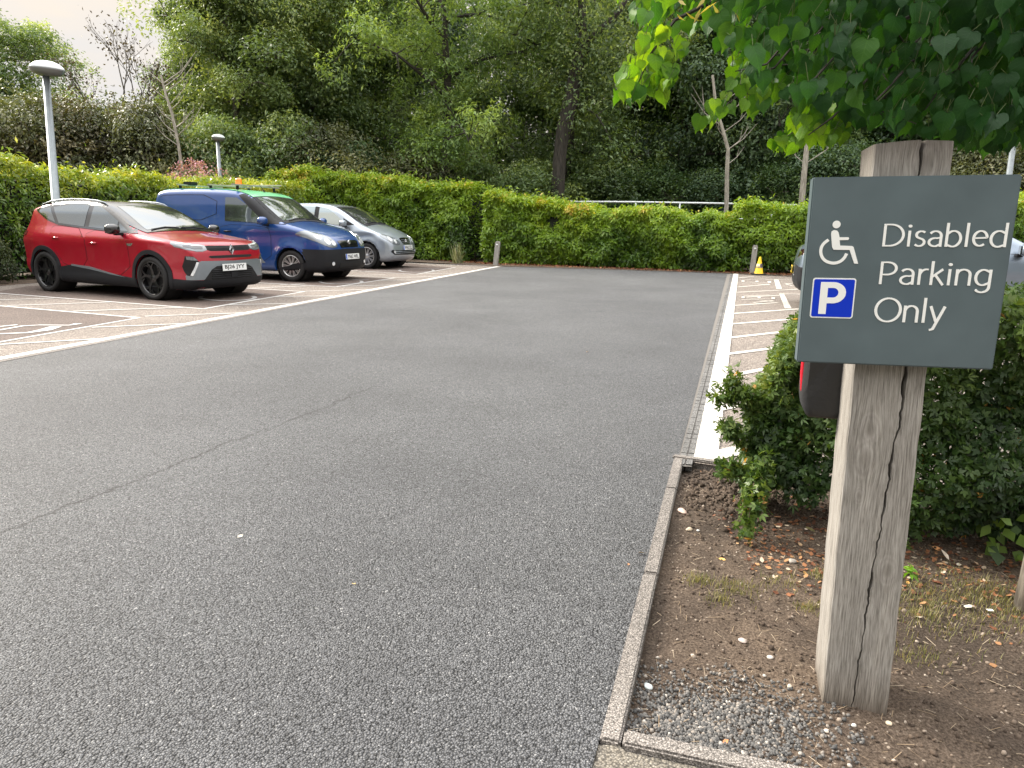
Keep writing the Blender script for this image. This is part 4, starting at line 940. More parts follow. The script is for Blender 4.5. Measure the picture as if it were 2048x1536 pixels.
m_lf_brown = leaf_mat('leaf_brown', [(0, (.045, .042, .025)), (.5, (.10, .095, .05)), (1, (.17, .15, .08))], trans=.2)
m_lf_ash = leaf_mat('leaf_ash_green', [(0, (0.051, 0.095, 0.035)), (0.5, (0.161, 0.258, 0.085)), (1, (0.36, 0.468, 0.154))], trans=.4)
tree_proto('broad', 101, 13, 3.9, 62000, .17, .085, m_lf_mid, m_bark, clump=1.0, base=.10, limbs=13, nclump=130)
tree_proto('tall', 102, 15, 3.4, 62000, .16, .075, m_lf_light, m_bark, clump=.95, base=.08, limbs=14, nclump=130)
tree_proto('open', 103, 14, 4.2, 42000, .18, .07, m_lf_ash, m_bark_dark, clump=.9, base=.28, limbs=12, drp=1.0, open_=.42, lean=.045, nclump=110)
tree_proto('dark', 104, 12, 3.6, 56000, .16, .085, m_lf_dark, m_bark_dark, clump=1.0, base=.12, limbs=12, nclump=120)
tree_proto('shrub', 105, 4.2, 2.3, 34000, .12, .06, m_lf_olive, m_bark, clump=.75, base=.05, limbs=11, trunk_r=.10, nclump=100)
tree_proto('shrub2', 106, 3.6, 2.0, 30000, .13, .065, m_lf_mid, m_bark, clump=.7, base=.05, limbs=10, trunk_r=.09, nclump=90)
def xa(px, Y): return (px-1024)/1400*Y*1.0
# (kind, px, depth, scale, zscale, material, label)
WOOD = [
 ('broad', 50, 40, 1.05, 1.0, m_lf_mid, 'rounded green tree at the far left edge, its top below the sky'),
 ('dark', 150, 44, .62, .50, m_lf_dark, 'small dark treetop between the far-left tree and the bare branches'),
 ('dark', -150, 36, .9, .8, m_lf_mid, 'green tree just beyond the left edge of the far-left lamp'),
 ('tall', 500, 30, .85, .98, m_lf_light, 'tall light-green tree at the left end of the high wood, beside the open sky'),
 ('broad', 420, 34, .58, .80, m_lf_mid, 'mid-green tree behind the bare-branched one, edging the sky'),
 ('tall', 520, 31, 1.0, 1.0, m_lf_light, 'second tall light-green tree of the wood, above the blue van'),
 ('broad', 640, 33, 1.0, 1.1, m_lf_mid, 'tall dull-green tree above the silver car roof'),
 ('tall', 760, 35, 1.05, 1.05, m_lf_mid, 'tall mid-green tree behind the hanging ash branches'),
 ('open', 905, 28.5, .92, 1.0, m_lf_ash, 'bright drooping tree hanging over the hedge at mid picture'),
 ('open', 1110, 31, 1.0, 1.05, m_lf_mid, 'open-crowned leaning tree with sky showing between its limbs'),
 ('broad', 1240, 37, 1.0, 1.1, m_lf_mid, 'tree behind the leaning trunk, half in shade'),
 ('dark', 1350, 34, 1.1, 1.2, m_lf_shade, 'dark tree behind the thin sapling with the forked top'),
 ('dark', 1480, 31, 1.0, 1.25, m_lf_dark, 'very dark tree beyond the white rail, left of the sign'),
 ('dark', 1600, 33, 1.15, 1.3, m_lf_shade, 'dark tree behind the second pale sapling'),
 ('dark', 1740, 30, 1.0, 1.25, m_lf_shade, 'dark tree rising behind the top of the oak post'),
 ('dark', 1880, 31, 1.1, 1.3, m_lf_mid, 'dark green tree behind the upper right corner of the sign'),
 ('dark', 2040, 28, 1.1, 1.3, m_lf_dark, 'dark tree behind the right-hand lamp pole'),
 ('dark', 2250, 27, 1.1, 1.3, m_lf_dark, 'dark tree beyond the right edge of the picture'),
 ('broad', 1075, 38, 1.1, 1.0, m_lf_mid, 'tree filling the gap behind the leaning trunk'),
 ('dark', 560, 39, 1.2, 1.25, m_lf_dark, 'dark tree deep in the wood behind the second tall one'),
 ('dark', 830, 40, 1.2, 1.3, m_lf_dark, 'dark tree deep in the wood behind the drooping branches'),
 ('dark', 1400, 40, 1.3, 1.3, m_lf_dark, 'dark tree deep in the wood behind the rail'),
 ('dark', 1680, 40, 1.3, 1.3, m_lf_dark, 'dark tree deep in the wood behind the post'),
]
for i, (kd, px, Y, sc, sz, mt, lb) in enumerate(WOOD):
    put_tree(kd, xa(px, Y), Y, sc, i*1.9+.3 if kd != 'open' else (0.2 if px > 1000 else 2.6), lb, 0, sz, mat=mt)
SHR = [
 ('shrub', 30, 27, 1.0, 1.2, m_lf_mid, 'green thicket behind the left hedge, under the far-left tree'),
 ('shrub', 110, 25, 1.0, 1.3, m_lf_olive, 'brownish-green thorn thicket right of the near lamp post'),
 ('shrub', 200, 26, 1.1, 1.3, m_lf_brown, 'brown-tinged thicket in the middle of the left thorn bank'),
 ('shrub', 290, 26, 1.0, 1.3, m_lf_olive, 'olive thicket left of the pale bare sapling'),
 ('shrub', -60, 25, 1.0, 1.25, m_lf_olive, 'olive thicket at the left edge of the picture'),
 ('shrub2', 400, 27.5, 1.0, 1.2, m_lf_mid, 'green bush behind the small lamp post'),
 ('shrub2', 490, 27.0, 1.05, 1.25, m_lf_mid, 'green bush behind the van roof rack'),
 ('shrub2', 570, 28.5, 1.1, 1.35, m_lf_mid, 'rounded bush between van and silver car, in front of the wood'),
 ('shrub', 650, 28.5, 1.1, 1.2, m_lf_olive, 'grey-green thicket above the silver car'),
 ('shrub2', 740, 29, 1.1, 1.1, m_lf_dark, 'shaded bush behind the highest part of the end hedge'),
 ('shrub', 850, 29.5, 1.1, 1.0, m_lf_olive, 'thicket under the bright drooping tree'),
 ('shrub2', 960, 28, 1.0, 1.0, m_lf_mid, 'leafy bush left of the near end of the white rail'),
 ('shrub2', 1060, 29, 1.0, .95, m_lf_mid, 'green bush where the white rail begins'),
 ('shrub2', 1160, 30, 1.2, 1.1, m_lf_mid, 'bush behind the white rail under the leaning trunk'),
 ('shrub', 1260, 30, 1.0, .95, m_lf_shade, 'dark bush behind the middle of the white rail'),
 ('shrub', 1370, 31, 1.1, .9, m_lf_dark, 'low dark bush behind the right part of the rail'),
 ('shrub', 1560, 28, 1.0, 1.0, m_lf_shade, 'dark bush between the two pale saplings'),
 ('shrub', 1680, 27, 1.0, 1.1, m_lf_dark, 'dark bush just left of the post top'),
 ('shrub', 1950, 25.5, 1.0, 1.1, m_lf_olive, 'twiggy bush right of the post top'),
 ('shrub', 2080, 24.5, 1.0, 1.0, m_lf_mid, 'bush at the right edge behind the sign'),
]
for i, (kd, px, Y, sc, sz, mt, lb) in enumerate(SHR):
    put_tree(kd, xa(px, Y), Y, sc, i*2.3, lb, -.1, sz, cat='bush', name='wild_bush', group='bushes at the foot of the wood', mat=mt)
# trees across the road behind the viewer, for mirroring in panes and paint; right-hand one added to shade near ground
for i, (x, y, kd, sc, lb) in enumerate(((-27, 3, 'dark', 1.0, 'tree left of the viewer, off the picture, mirrored in the car windows'), (-17, -15, 'broad', .9, 'tree behind the viewer on the left, mirrored in the van side'), (-8, -19, 'dark', .95, 'tree behind the viewer, mirrored in the bonnets'), (2, -17, 'broad', .95, 'tree straight behind the viewer, off the picture'), (11, -12, 'dark', 1.0, 'tree behind the viewer on the right, off the picture, added to shade the near ground'), (-33, 4, 'broad', .9, 'tree far to the left, off the picture'))):
    put_tree(kd, x, y, sc, i*1.3, lb, 0, sc*.85, group='trees behind the viewer')
# far wood behind, one mass
rg = np.random.default_rng(77); n = 60000
x = rg.uniform(-27, 34, n); z = rg.random(n)*15; y = 46+rg.uniform(-2, 3, n)
q = np.c_[x*.5, y*.3, z*.5]; k = (vnoise(q, .9, 3, 3) > .40)
lim = np.interp(x, [-27, -24, -20, -15.5, -13, 34], [3.2, 3.0, 3.6, 7, 15, 15]); k &= z < lim
gap = (np.abs(x-3.6) < 3.0) & (z > 3.3) & (z < 9); k &= ~(gap & (rg.random(n) < .35))
o = leaves('distant_wood', np.c_[x, y, z][k], np.tile([0, -.6, .6], (k.sum(), 1)), rg, .46, .26, m_lf_dark, None, rg.random(k.sum()), jit=.8); tag(o, 'dark far wood seen through the gaps between the nearer trees', 'wood', kind='stuff')
# undergrowth: low ground cover beneath the trees
n = 26000; x = rg.uniform(-22, 26, n); y = rg.uniform(25, 40, n); k = y > 25+np.maximum(0, -x)*.05; x, y = x[k], y[k]
o = leaves('undergrowth', np.c_[x, y, rg.random(len(x))**2*.9], np.tile([0, -.3, .9], (len(x), 1)), rg, .22, .11, m_lf_dark, None, rg.random(len(x)), jit=.6); tag(o, 'low dark undergrowth on the floor of the wood', 'undergrowth', kind='stuff')

# bare-branched tree at the sky edge
def twiggy(name, base, H, R, seed, r0, mat, label, cat='tree', leafmat=None, nleaf=0, ll=.12, spread=.5, depth=5, lean=(0, 0), group=None, tops=2, lw=.07, maxr=None):
    rr = random.Random(seed); mb = MB(); tips = []
    root = empty(name, base); tag(root, label, cat, group)
    def grow(p, d, l, r, lv):
        pts = [p]; q = p.copy()
        for i in range(3):
            d = (d+Vector((rr.uniform(-.12, .12), rr.uniform(-.12, .12), rr.uniform(-.02, .08)))).normalized(); q = q+d*l/3; pts.append(q.copy())
        mb.tube(pts, [r, r*.88, r*.78, r*.66], 5 if lv > 1 else 4 if lv > 0 else 3, False)
        if lv == 0: tips.append(q); return
        if lv <= 2: tips.extend(pts[1:])
        for k in range(rr.choice((2, 3)) if lv > 1 else 3):
            a = rr.uniform(0, 6.28); t_ = Vector((math.cos(a), math.sin(a), rr.uniform(-.2, .3))); grow(pts[rr.choice((2, 3))] if k else q, (d+t_*spread*rr.uniform(.6, 1.2)).normalized(), l*rr.uniform(.62, .82), r*.6, lv-1)
    grow(Vector((0, 0, -.1)), Vector((lean[0], lean[1], 1)).normalized(), H*.36, r0, depth)
    mb.build('trunk', mat, root)
    if nleaf:
        rng = np.random.default_rng(seed); C = np.array([tuple(t_) for t_ in tips]); ci = rng.integers(0, len(C), nleaf)
        P = C[ci]+rng.normal(0, .16, (nleaf, 3)); leaves('crown', P, rng.normal(0, 1, (nleaf, 3)), rng, ll, lw, leafmat, root, rng.random(nleaf))
    return root
m_lf_purple = leaf_mat('leaf_purple_brown', [(0, (.04, .028, .030)), (.6, (.09, .07, .06)), (1, (.14, .13, .07))], trans=.2)
twiggy('bare_tree', (xa(290, 30), 30, 0), 7.6, 3, 8, .13, m_bark, 'thin-leaved tree of bare grey-purple branches against the sky', leafmat=m_lf_purple, nleaf=1500, depth=6, spread=.45, group='trees of the wood beyond the hedge')
twiggy('bare_tree', (xa(235, 33), 33, 0), 5.4, 3, 18, .10, m_bark, 'lower half-bare tree left of the tall bare-branched one', leafmat=m_lf_dark, nleaf=2600, depth=6, spread=.5, group='trees of the wood beyond the hedge')
# pale saplings
def sapling(px_pts, Y, r0, label, seed, br=9):
    P = [atY(x, y, Y) for x, y in px_pts]; base = Vector((P[0].x+(P[0].x-P[1].x)*.0, Y, 0)); root = empty('sapling', base); tag(root, label, 'tree', 'pale saplings in front of the wood')
    mb = MB(); pts = [Vector((0, 0, -.1))]+[p-base for p in P]; rr = random.Random(seed); n = len(pts)
    mb.tube(pts, [r0*(1-.6*i/n) for i in range(n)], 7); mb.build('trunk', m_bark_pale, root)
    mb = MB()
    for i in range(br):
        f = rr.uniform(.35, 1)*(n-1.01); j = int(f); p = pts[j].lerp(pts[j+1], f-j); a = rr.choice((0, math.pi))+rr.uniform(-.7, .7); l = rr.uniform(.5, 1.3)
        q1 = p+Vector((math.cos(a)*.5*l, math.sin(a)*.3*l, .35*l)); q2 = q1+Vector((math.cos(a)*.4*l, math.sin(a)*.3*l, .5*l)); mb.tube([p, q1, q2], [.018, .012, .005], 4, False)
        mb.tube([q1, q1+Vector((math.cos(a)*.1*l, 0, .5*l))], [.009, .004], 3, False)
    mb.build('branches', m_bark_pale, root); return root
sapling([(1453, 412), (1454, 340), (1456, 300), (1446, 262), (1432, 215), (1425, 150)], 24.6, .085, 'pale thin sapling with a forked top, in the gap left of the sign', 3)
sapling([(1603, 408), (1608, 350), (1613, 300), (1622, 240), (1632, 150), (1640, 60)], 23.4, .11, 'pale sapling trunk just left of the sign', 4)
sapling([(365, 348), (357, 290), (345, 230), (332, 190), (322, 150)], 24.6, .06, 'pale bare sapling with upswept twigs beyond the left hedge', 5, 16)
# leaning trunk with fork
P = [atY(x, y, 28) for x, y in ((1118, 330), (1125, 260), (1140, 190), (1157, 110), (1166, 60), (1160, -60))]; base = Vector((P[0].x-.05, 28, 0))
root = empty('leaning_tree', base); tag(root, 'dark leaning tree trunk forking in front of the sky gaps', 'tree', 'trees of the wood beyond the hedge')
mb = MB(); mb.tube([Vector((0, 0, -.2))]+[p-base for p in P], [.30, .26, .24, .22, .19, .15, .12], 9)
Q_ = [atY(x, y, 28) for x, y in ((1157, 110), (1180, 80), (1205, 55), (1240, 20), (1270, -30))]; mb.tube([q-base for q in Q_], [.15, .13, .11, .09, .07], 7)
Q_ = [atY(x, y, 28.2) for x, y in ((1126, 300), (1150, 200), (1163, 130), (1185, 70))]; mb.tube([q-base for q in Q_], [.13, .12, .10, .08], 7)
mb.build('trunk', m_bark_dark, root)
rng = np.random.default_rng(5); n = 5200; C = np.array([[p.x-base.x, p.y-base.y, p.z] for p in P[3:]+Q_[2:]]); ci = rng.integers(0, len(C), n); leaves('crown', C[ci]+rng.normal(0, .8, (n, 3)), rng.normal(0, 1, (n, 3))+[0, 0, .6], rng, .16, .08, m_lf_mid, root, rng.random(n))
# pink-flowering bush
tree_proto('pinkbush', 120, 2.4, 1.3, 9000, .07, .06, m_lf_mid, m_stem, clump=.38, base=.1, limbs=9, trunk_r=.04, open_=.35, nclump=80)
pb = put_tree('pinkbush', xa(415, 22.5), 22.5, 1.0, .4, 'pink-flowering bush behind the hedge and the van roof', 0, 1.12, cat='bush', name='flowering_bush', group=None); pb.location.x = xa(412, 24.3); pb.location.y = 24.3
rng = np.random.default_rng(9); n = 5200; D = unit(rng.normal(0, 1, (n, 3))); P = D*rng.random((n, 1))**.4*np.array([1.15, 1.0, .75])+[0, 0, 2.1]; k = vnoise(P, 2.4, 8, 2) > .47
leaves('blossom', P[k], D[k], rng, .075, .06, leaf_mat('pink_petal', [(0, (.35, .14, .19)), (.5, (.62, .34, .40)), (1, (.80, .62, .62))], trans=.3), pb, rng.random(k.sum()))

# ------------------------------------------------------------------ rail, lamps, bollards, cone
m_galv = pmat('galvanised_steel', (.20, .225, .24), .42, .55, noise=.12, nscale=9)
m_railw = pmat('white_rail_paint', (.72, .76, .78), .45)
rail = empty('handrail', (0, 0, 0)); tag(rail, 'white tubular handrail running above the end hedge, in front of the wood', 'railing')
rp = [atY(x, y, Y) for x, y, Y in ((1118, 403, 26.0), (1272, 404, 25.5), (1360, 405.5, 25.1), (1452, 407, 24.6), (1540, 409, 24.2), (1640, 412, 23.7))]
mb = MB(); mb.tube(rp, .030, 8); mb.build('top_rail', m_railw, rail, True)
for x in (1186, 1272, 1360, 1453, 1545):
    f = np.interp(x, [1118, 1272, 1360, 1452, 1540, 1640], range(6)); j = min(4, int(f)); p = rp[j].lerp(rp[j+1], f-j); mb = MB(); mb.tube([(p.x, p.y+.001, -.1), (p.x, p.y, p.z-.02)], .028, 8); mb.build('rail_post', m_railw, rail, True)
mb = MB(); mb.tube([p-Vector((0, 0, .5)) for p in rp], .022, 8); mb.build('lower_rail', m_railw, rail, True)

def lamp(pxb, pxt, Y, r, label, hw, rot):
    t = atY(*pxt, Y); b = atY(*pxb, Y); d = (t-b)/(t.z-b.z); base = b-d*b.z; L_ = t.z
    root = empty('street_lamp', (base.x, base.y, 0)); tag(root, label, 'street lamp', 'street lamps of the car park')
    top = Vector((d.x*L_, 0, L_)); mb = MB(); mb.tube([Vector((-d.x*.1, 0, -.1)), top*.35, top*.351, top], [r*1.0, r*.98, r*.86, r*.66], 16); mb.build('pole', m_galv, root, True)
    mb = MB(); mb.tube([top*.10+Vector((0, -r*1.0, 0)), top*.10+Vector((0, -r*1.02, .0))+top*.08], .012, 4); 
    # saucer head: white hood above, grey glazing below
    def shell(prof, nm, mat_):
        mbx = MB(); mbx.lathe(prof, 32); V = [(x*1.0+y*0, y*.62, z) for x, y, z in mbx.v]; mbx.v = V
        o_ = mbx.build(nm, mat_, root, True); o_.location = top+Vector((.03, 0, .02)); o_.rotation_euler = (0, R_(4), rot); return o_
    w_ = hw
    shell([(0, .46*w_), (w_*.35, .43*w_), (w_*.68, .32*w_), (w_*.90, .15*w_), (w_, 0), (w_*.985, -.012)], 'hood', pmat('lamp_hood', (.66, .70, .72), .35))
    shell([(w_*.985, -.012), (w_*.93, -.055), (w_*.75, -.10), (w_*.4, -.125), (0, -.13)], 'diffuser', pmat('lamp_diffuser', (.16, .17, .16), .25, spec=.6))
    shell([(w_*1.0, .006), (w_*1.015, -.004), (w_*.985, -.02)], 'rim', pmat('lamp_rim', (.28, .30, .31), .4, .4))
    return root
lamp((112, 403), (91, 140), 13.4, .085, 'nearest street lamp, grey pole with a saucer-shaped head behind the red car', .30, .1)
lamp((440, 352), (435, 276), 24.5, .085, 'farther street lamp seen above the van, small grey head', .22, .1)
lamp((2018, 352), (2034, 235), 17.2, .085, 'street lamp pole at the right edge, its head hidden in the lime leaves', .3, .1)

def bollard(px, py, h, w_, label, lean):
    gx_, gy_ = G(px, py); root = empty('timber_bollard', (gx_, gy_, 0), p_ang*.8); root.rotation_euler = (0, R_(lean), p_ang*.8); tag(root, label, 'bollard', 'short timber bollards')
    mb = MB(); prof = [(-w_/2, -.05), (w_/2, -.05), (w_/2, h-.05), (w_*.32, h), (-w_*.32, h), (-w_/2, h-.05)]
    V = [(x, y, z) for y in (-w_/2, w_/2) for x, z in prof]; m_ = len(prof); mb.add(V, [tuple(range(m_)), tuple(range(m_, 2*m_))[::-1]]+[(i, i+m_, (i+1) % m_+m_, (i+1) % m_) for i in range(m_)])
    o_ = mb.build('timber', m_oakf, root); recalc(o_)
    mb = MB(); mb.lathe([(0, -w_/2-.012), (.024, -w_/2-.012), (.028, -w_/2), (0, -w_/2)], 16, 'y', (0, 0, h-.10)); mb.build('reflector', pmat('reflector_white', (.75, .78, .80), .25), root, True)
m_oakf = bark_mat('grey_timber', (.20, .19, .175), (.42, .41, .38), (60, 60, 4))
bollard(991, 531.5, .74, .135, 'grey timber bollard leaning at the left end of the road edge', 5.5)
bollard(1503, 547, .80, .135, 'grey timber bollard beside the yellow cone', 2.5)
gx_, gy_ = G(1517, 550); cone = empty('traffic_cone', (gx_, gy_, .006), .1); tag(cone, 'yellow traffic cone with a dark round badge, in front of the bollard', 'cone')
mb = MB(); mb.box((0, 0, .02), (.33, .33, .035), bev=.012); mb.build('base', pmat('cone_rubber', (.03, .032, .035), .7), cone)
m_yel = pmat('cone_yellow', (.85, .58, .02), .45, noise=.08, nscale=10)
MB().lathe([(.125, .036), (.118, .05), (.074, .27), (.070, .28), (.030, .47), (.027, .485), (.018, .49), (0, .49)], 28).build('cone_body', m_yel, cone, True)
MB().lathe([(.0925, .19), (.0945, .1905), (.0725, .2995), (.0700, .3000)], 28).build('pale_band', pmat('cone_band', (.80, .70, .40), .5), cone, True)
bm_ = MB(); nn = 20
ctr = []; 
for i in range(nn):
    a = 2*math.pi*i/nn; zz = .255+.056*math.sin(a); xx = .052*math.cos(a); rad = np.interp(zz, [.05, .27, .47], [.118, .076, .032])+.006; an = xx/rad; ctr.append((rad*math.sin(an+.35), -rad*math.cos(an+.35), zz))
rad = .081+.006; c0 = (rad*math.sin(.35), -rad*math.cos(.35), .255)
bm_.add(ctr+[c0], [(i, (i+1) % nn, nn) for i in range(nn)]); bm_.build('round_badge', pmat('badge_dark', (.09, .07, .10), .5), cone)

dg = G(915, 527); gr0 = empty('dry_grass_clump', (dg[0], dg[1], 0)); tag(gr0, 'tuft of tall thin dry grass on the bare soil in front of the end hedge', 'grass tuft')
rng = np.random.default_rng(2); n = 90; B_ = rng.normal(0, .08, (n, 2)); T_ = B_*1.0+rng.normal(0, .10, (n, 2)); Hh_ = rng.uniform(.25, .75, n); V = []; 
for i in range(n):
    b, t_, h_ = B_[i], T_[i], Hh_[i]; V += [(b[0]-.006, b[1], 0), (b[0]+.006, b[1], 0), ((b[0]+t_[0])/2+.004, (b[1]+t_[1])/2, h_*.6), (t_[0], t_[1], h_)]
np_mesh('blades', V, np.arange(n*4).reshape(-1, 4), leaf_mat('grey_grass', [(0, (.10, .14, .06)), (.6, (.25, .27, .14)), (1, (.45, .42, .30))], trans=.2), gr0, False, {'t': np.repeat(rng.random(n), 4)})
# ------------------------------------------------------------------ clipped bush behind the post
rng = np.random.default_rng(61)
bo = S2(1.12, 3.16); bd = S2(math.cos(R_(-14)), math.sin(R_(-14))); bn = S2(bd[1], -bd[0])       # bn points to the viewer
root = empty('clipped_bush', (bo[0], bo[1], 0)); tag(root, 'dark green small-leaved bush behind the oak post, ragged at its left end', 'bush')
def bush_h(s): return np.interp(s, [0, .12, .3, .6, 1.0, 4], [.50, .82, 1.02, 1.04, 1.02, 1.02])
Ls = 3.6
parts_P = []; parts_N = []; parts_T = []
for face, n in (('front', 30000), ('top', 9000), ('end', 4200), ('in', 24000)):
    s = rng.uniform(0, 1, n)**1.15*Ls
    if face == 'end': s = rng.uniform(-.02, .25, n)
    H = bush_h(s); hw = .36*np.clip(.45+s*1.6, 0, 1); q = np.c_[s, s*0, s*0]
    bump = (vnoise(q+5, 2.2, 3, 2)-.5)*.14
    if face == 'top': o_ = rng.uniform(-1, 1, n)*hw; z = H+bump-rng.exponential(.035, n)-.10*np.abs(o_/hw)**2; nv = np.tile([0, -.3, 1.0], (n, 1))
    elif face == 'front':
        z = .03+(H-.03)*rng.random(n)**.85; q3 = np.c_[s, z*0, z]; b = (vnoise(q3, 3.2, 8, 2)-.5)*.26+(vnoise(q3, 9, 8, 2)-.5)*.10
        o_ = hw+b-rng.exponential(.045, n)-.16*np.clip(.22-z, 0, 1)/.22*1.0; nv = np.tile([bn[0], bn[1], .5], (n, 1))
    else: o_ = rng.uniform(-1, 1, n)*hw*.9; z = .05+(H-.05)*rng.random(n); nv = np.tile([-.6, -.5, .5], (n, 1))
    P = np.c_[bd[0]*s+bn[0]*o_, bd[1]*s+bn[1]*o_, z]; q3 = P*1.0
    keep = (vnoise(q3+3, 5.5, 21, 2) > np.where(s > .75, .20, .36))
    if face in ('end', 'in', 'front'): keep &= ~((s < .55) & (z < .34) & (vnoise(q3, 4, 2, 2) > .44))
    P, nv, z, s = P[keep], nv[keep], z[keep], s[keep]
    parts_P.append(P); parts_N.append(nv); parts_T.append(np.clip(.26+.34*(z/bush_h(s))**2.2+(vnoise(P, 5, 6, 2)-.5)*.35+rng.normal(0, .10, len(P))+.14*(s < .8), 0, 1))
# loose shoots
SHT = [((-.02, .10, .30), (-.13, .18, .42)), ((0, .1, .45), (-.12, .1, .62)), ((.02, .25, .25), (-.02, .48, .03)), ((.05, .25, .30), (.02, .40, .10)), ((0, .15, .55), (-.17, .12, .52)), ((-.02, .15, .2), (-.12, .22, .22)), ((.6, .2, .15), (.55, .45, .05))]
mb = MB()
for a, b in SHT:
    a, b = np.array(a), np.array(b); f = lambda v: np.array([bd[0]*v[0]+bn[0]*v[1], bd[1]*v[0]+bn[1]*v[1], v[2]])
    A, B = f(a), f(b); mb.tube([A, (A+B)/2+[0, 0, .02], B], [.004, .003, .0015], 4, False)
    n = 230; u = rng.random(n)[:, None]; P = A*(1-u)+B*u+rng.normal(0, .022, (n, 3)); parts_P.append(P); parts_N.append(rng.normal(0, 1, (n, 3))); parts_T.append(np.clip(rng.normal(.62, .13, n), 0, 1))
for i in range(46):
    s = rng.uniform(.12, 3.4)**1.0; o_ = rng.uniform(-.1, .2); p = np.array([bd[0]*s+bn[0]*o_, bd[1]*s+bn[1]*o_, -.03]); pts = [p]
    d = np.array([rng.normal(.1, .35), rng.normal(0, .3), .85])
    for k in range(5): p = p+d*.115; d = d+rng.normal(0, .22, 3); d[2] = max(.5, d[2]); pts.append(p)
    mb.tube([tuple(q) for q in pts], [.013, .011, .009, .007, .005, .003], 5, False)
    for k in (2, 3, 4): e = pts[k]+rng.normal(0, .12, 3)+[0, 0, .08]; mb.tube([tuple(pts[k]), tuple(e)], [.004, .0015], 3, False)
mb.build('stems', m_stem, root)
P = np.vstack(parts_P); Nn = np.vstack(parts_N); T = np.concatenate(parts_T); P[:, 2] = np.maximum(P[:, 2], .012)
yl = rng.random(len(P)) < .006; T[yl] = 1.0
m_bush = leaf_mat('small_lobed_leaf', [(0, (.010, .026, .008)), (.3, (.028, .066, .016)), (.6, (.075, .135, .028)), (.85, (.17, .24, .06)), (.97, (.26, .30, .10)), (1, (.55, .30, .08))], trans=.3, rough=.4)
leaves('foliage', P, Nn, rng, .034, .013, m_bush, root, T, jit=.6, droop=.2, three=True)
# low weeds with broad round leaves
n = 420; s = rng.uniform(.9, 2.6, n); o_ = .30+rng.uniform(-.05, .14, n); P = np.c_[bo[0]+bd[0]*s+bn[0]*o_, bo[1]+bd[1]*s+bn[1]*o_, rng.random(n)**1.5*.22+.02]
wr = empty('bindweed', (P[:, 0].mean(), P[:, 1].mean(), 0)); tag(wr, 'broad round-leaved climbing weed at the foot of the bush, right of the post', 'weed')
leaves('foliage', P-np.array(wr.location), np.tile([bn[0], bn[1], .8], (n, 1)), rng, .055, .05, leaf_mat('weed_leaf', [(0, (.03, .07, .012)), (1, (.16, .26, .04))], trans=.35), wr, rng.random(n), jit=.5)
mb = MB(); 
for i in range(12):
    a = P[i*30]-np.array(wr.location); mb.tube([(a[0], a[1], -.01), tuple(a)], .0016, 3, False)
mb.build('stems', m_stem, wr)
sx_, sy_ = G(1822, 1150); sr = empty('seedling', (sx_, sy_, -.02)); tag(sr, 'small bright green seedling on the soil just right of the post', 'seedling')
n = 16; leaves('foliage', rng.normal(0, .012, (n, 3))+[0, 0, .03], rng.normal(0, .5, (n, 3))+[0, -.4, 1], rng, .035, .016, leaf_mat('seedling_leaf', [(0, (.10, .24, .02)), (1, (.22, .42, .05))], trans=.4), sr)
mb = MB(); mb.tube([(0, 0, -.01), (.002, 0, .03)], .0015, 4); mb.build('stem', m_stem, sr)

# ------------------------------------------------------------------ lime tree overhanging the top right
tb = G(2078, 1205); lime = empty('lime_tree', (tb[0], tb[1], 0)); tag(lime, 'young lime tree at the right edge, its broad heart-shaped leaves hanging over the sign', 'tree')
m_limebark = bark_mat('lime_bark', (.13, .11, .09), (.30, .27, .23), (40, 40, 12))
O3 = np.array([tb[0], tb[1], 0.0])
mb = MB(); TR = [(0, 0, -.05), (-.005, 0, .35), (.0, .01, .9), (.01, .02, 1.5), (.02, .03, 2.2), (.02, .02, 3.0), (.0, .0, 3.8)]
mb.tube(TR, [.072, .060, .056, .052, .045, .035, .02], 12)
ss_ = MB()
m_o = mb.build('trunk', m_limebark, lime, True)
def heart():
    s_ = [-.04, .03, .15, .32, .50, .66, .80, .93, 1.14]; hw = [.20, .36, .47, .50, .44, .33, .19, .07, 0]
    V = []; A = []
    for i, (s, h) in enumerate(zip(s_, hw)):
        ms = max(s, .04) if i == 0 else s; zc = -.22*s*s
        tooth = .018 if i % 2 else -.014
        V += [(-h-tooth*(h > .1), s, zc+.16*h+.03*math.sin(i*2.2)), (0, ms if i else .05, zc), (h+tooth*(h > .1), s, zc+.16*h+.03*math.cos(i*1.7))]; A += [(-h, s), (0, s), (h, s)]
    F_ = []
    for i in range(len(s_)-1): a = i*3; F_ += [(a, a+1, a+4, a+3), (a+1, a+2, a+5, a+4)]
    return np.array(V), np.array(F_), np.array(A)
HV, HF, HA = heart()
def inpoly(P, poly):
    x, y = P[:, 0], P[:, 1]; c = np.zeros(len(P), bool); n = len(poly)
    for i in range(n):
        x1, y1 = poly[i]; x2, y2 = poly[(i+1) % n]
        c ^= ((y1 > y) != (y2 > y)) & (x < (x2-x1)*(y-y1)/(y2-y1+1e-9)+x1)
    return c
MAIN = [(1240, -900), (1232, 10), (1290, 45), (1345, 62), (1400, 55), (1450, 105), (1500, 150), (1560, 185), (1620, 215), (1700, 235), (1760, 262), (1790, 250), (1850, 268), (1890, 268), (1960, 300), (2048, 285), (2600, 330), (2600, -900)]
CLA = [(1290, 30), (1375, 90), (1352, 130), (1340, 195), (1290, 190), (1262, 205), (1230, 195), (1240, 150), (1265, 105)]
CLB = [(1480, 120), (1570, 180), (1535, 205), (1500, 225), (1480, 205), (1440, 232), (1420, 255), (1394, 250), (1412, 222), (1460, 170), (1455, 125)]
CLC = [(1640, 200), (1700, 240), (1695, 280), (1640, 285), (1600, 290), (1585, 300), (1538, 290), (1560, 265), (1590, 225)]
rng = np.random.default_rng(14)
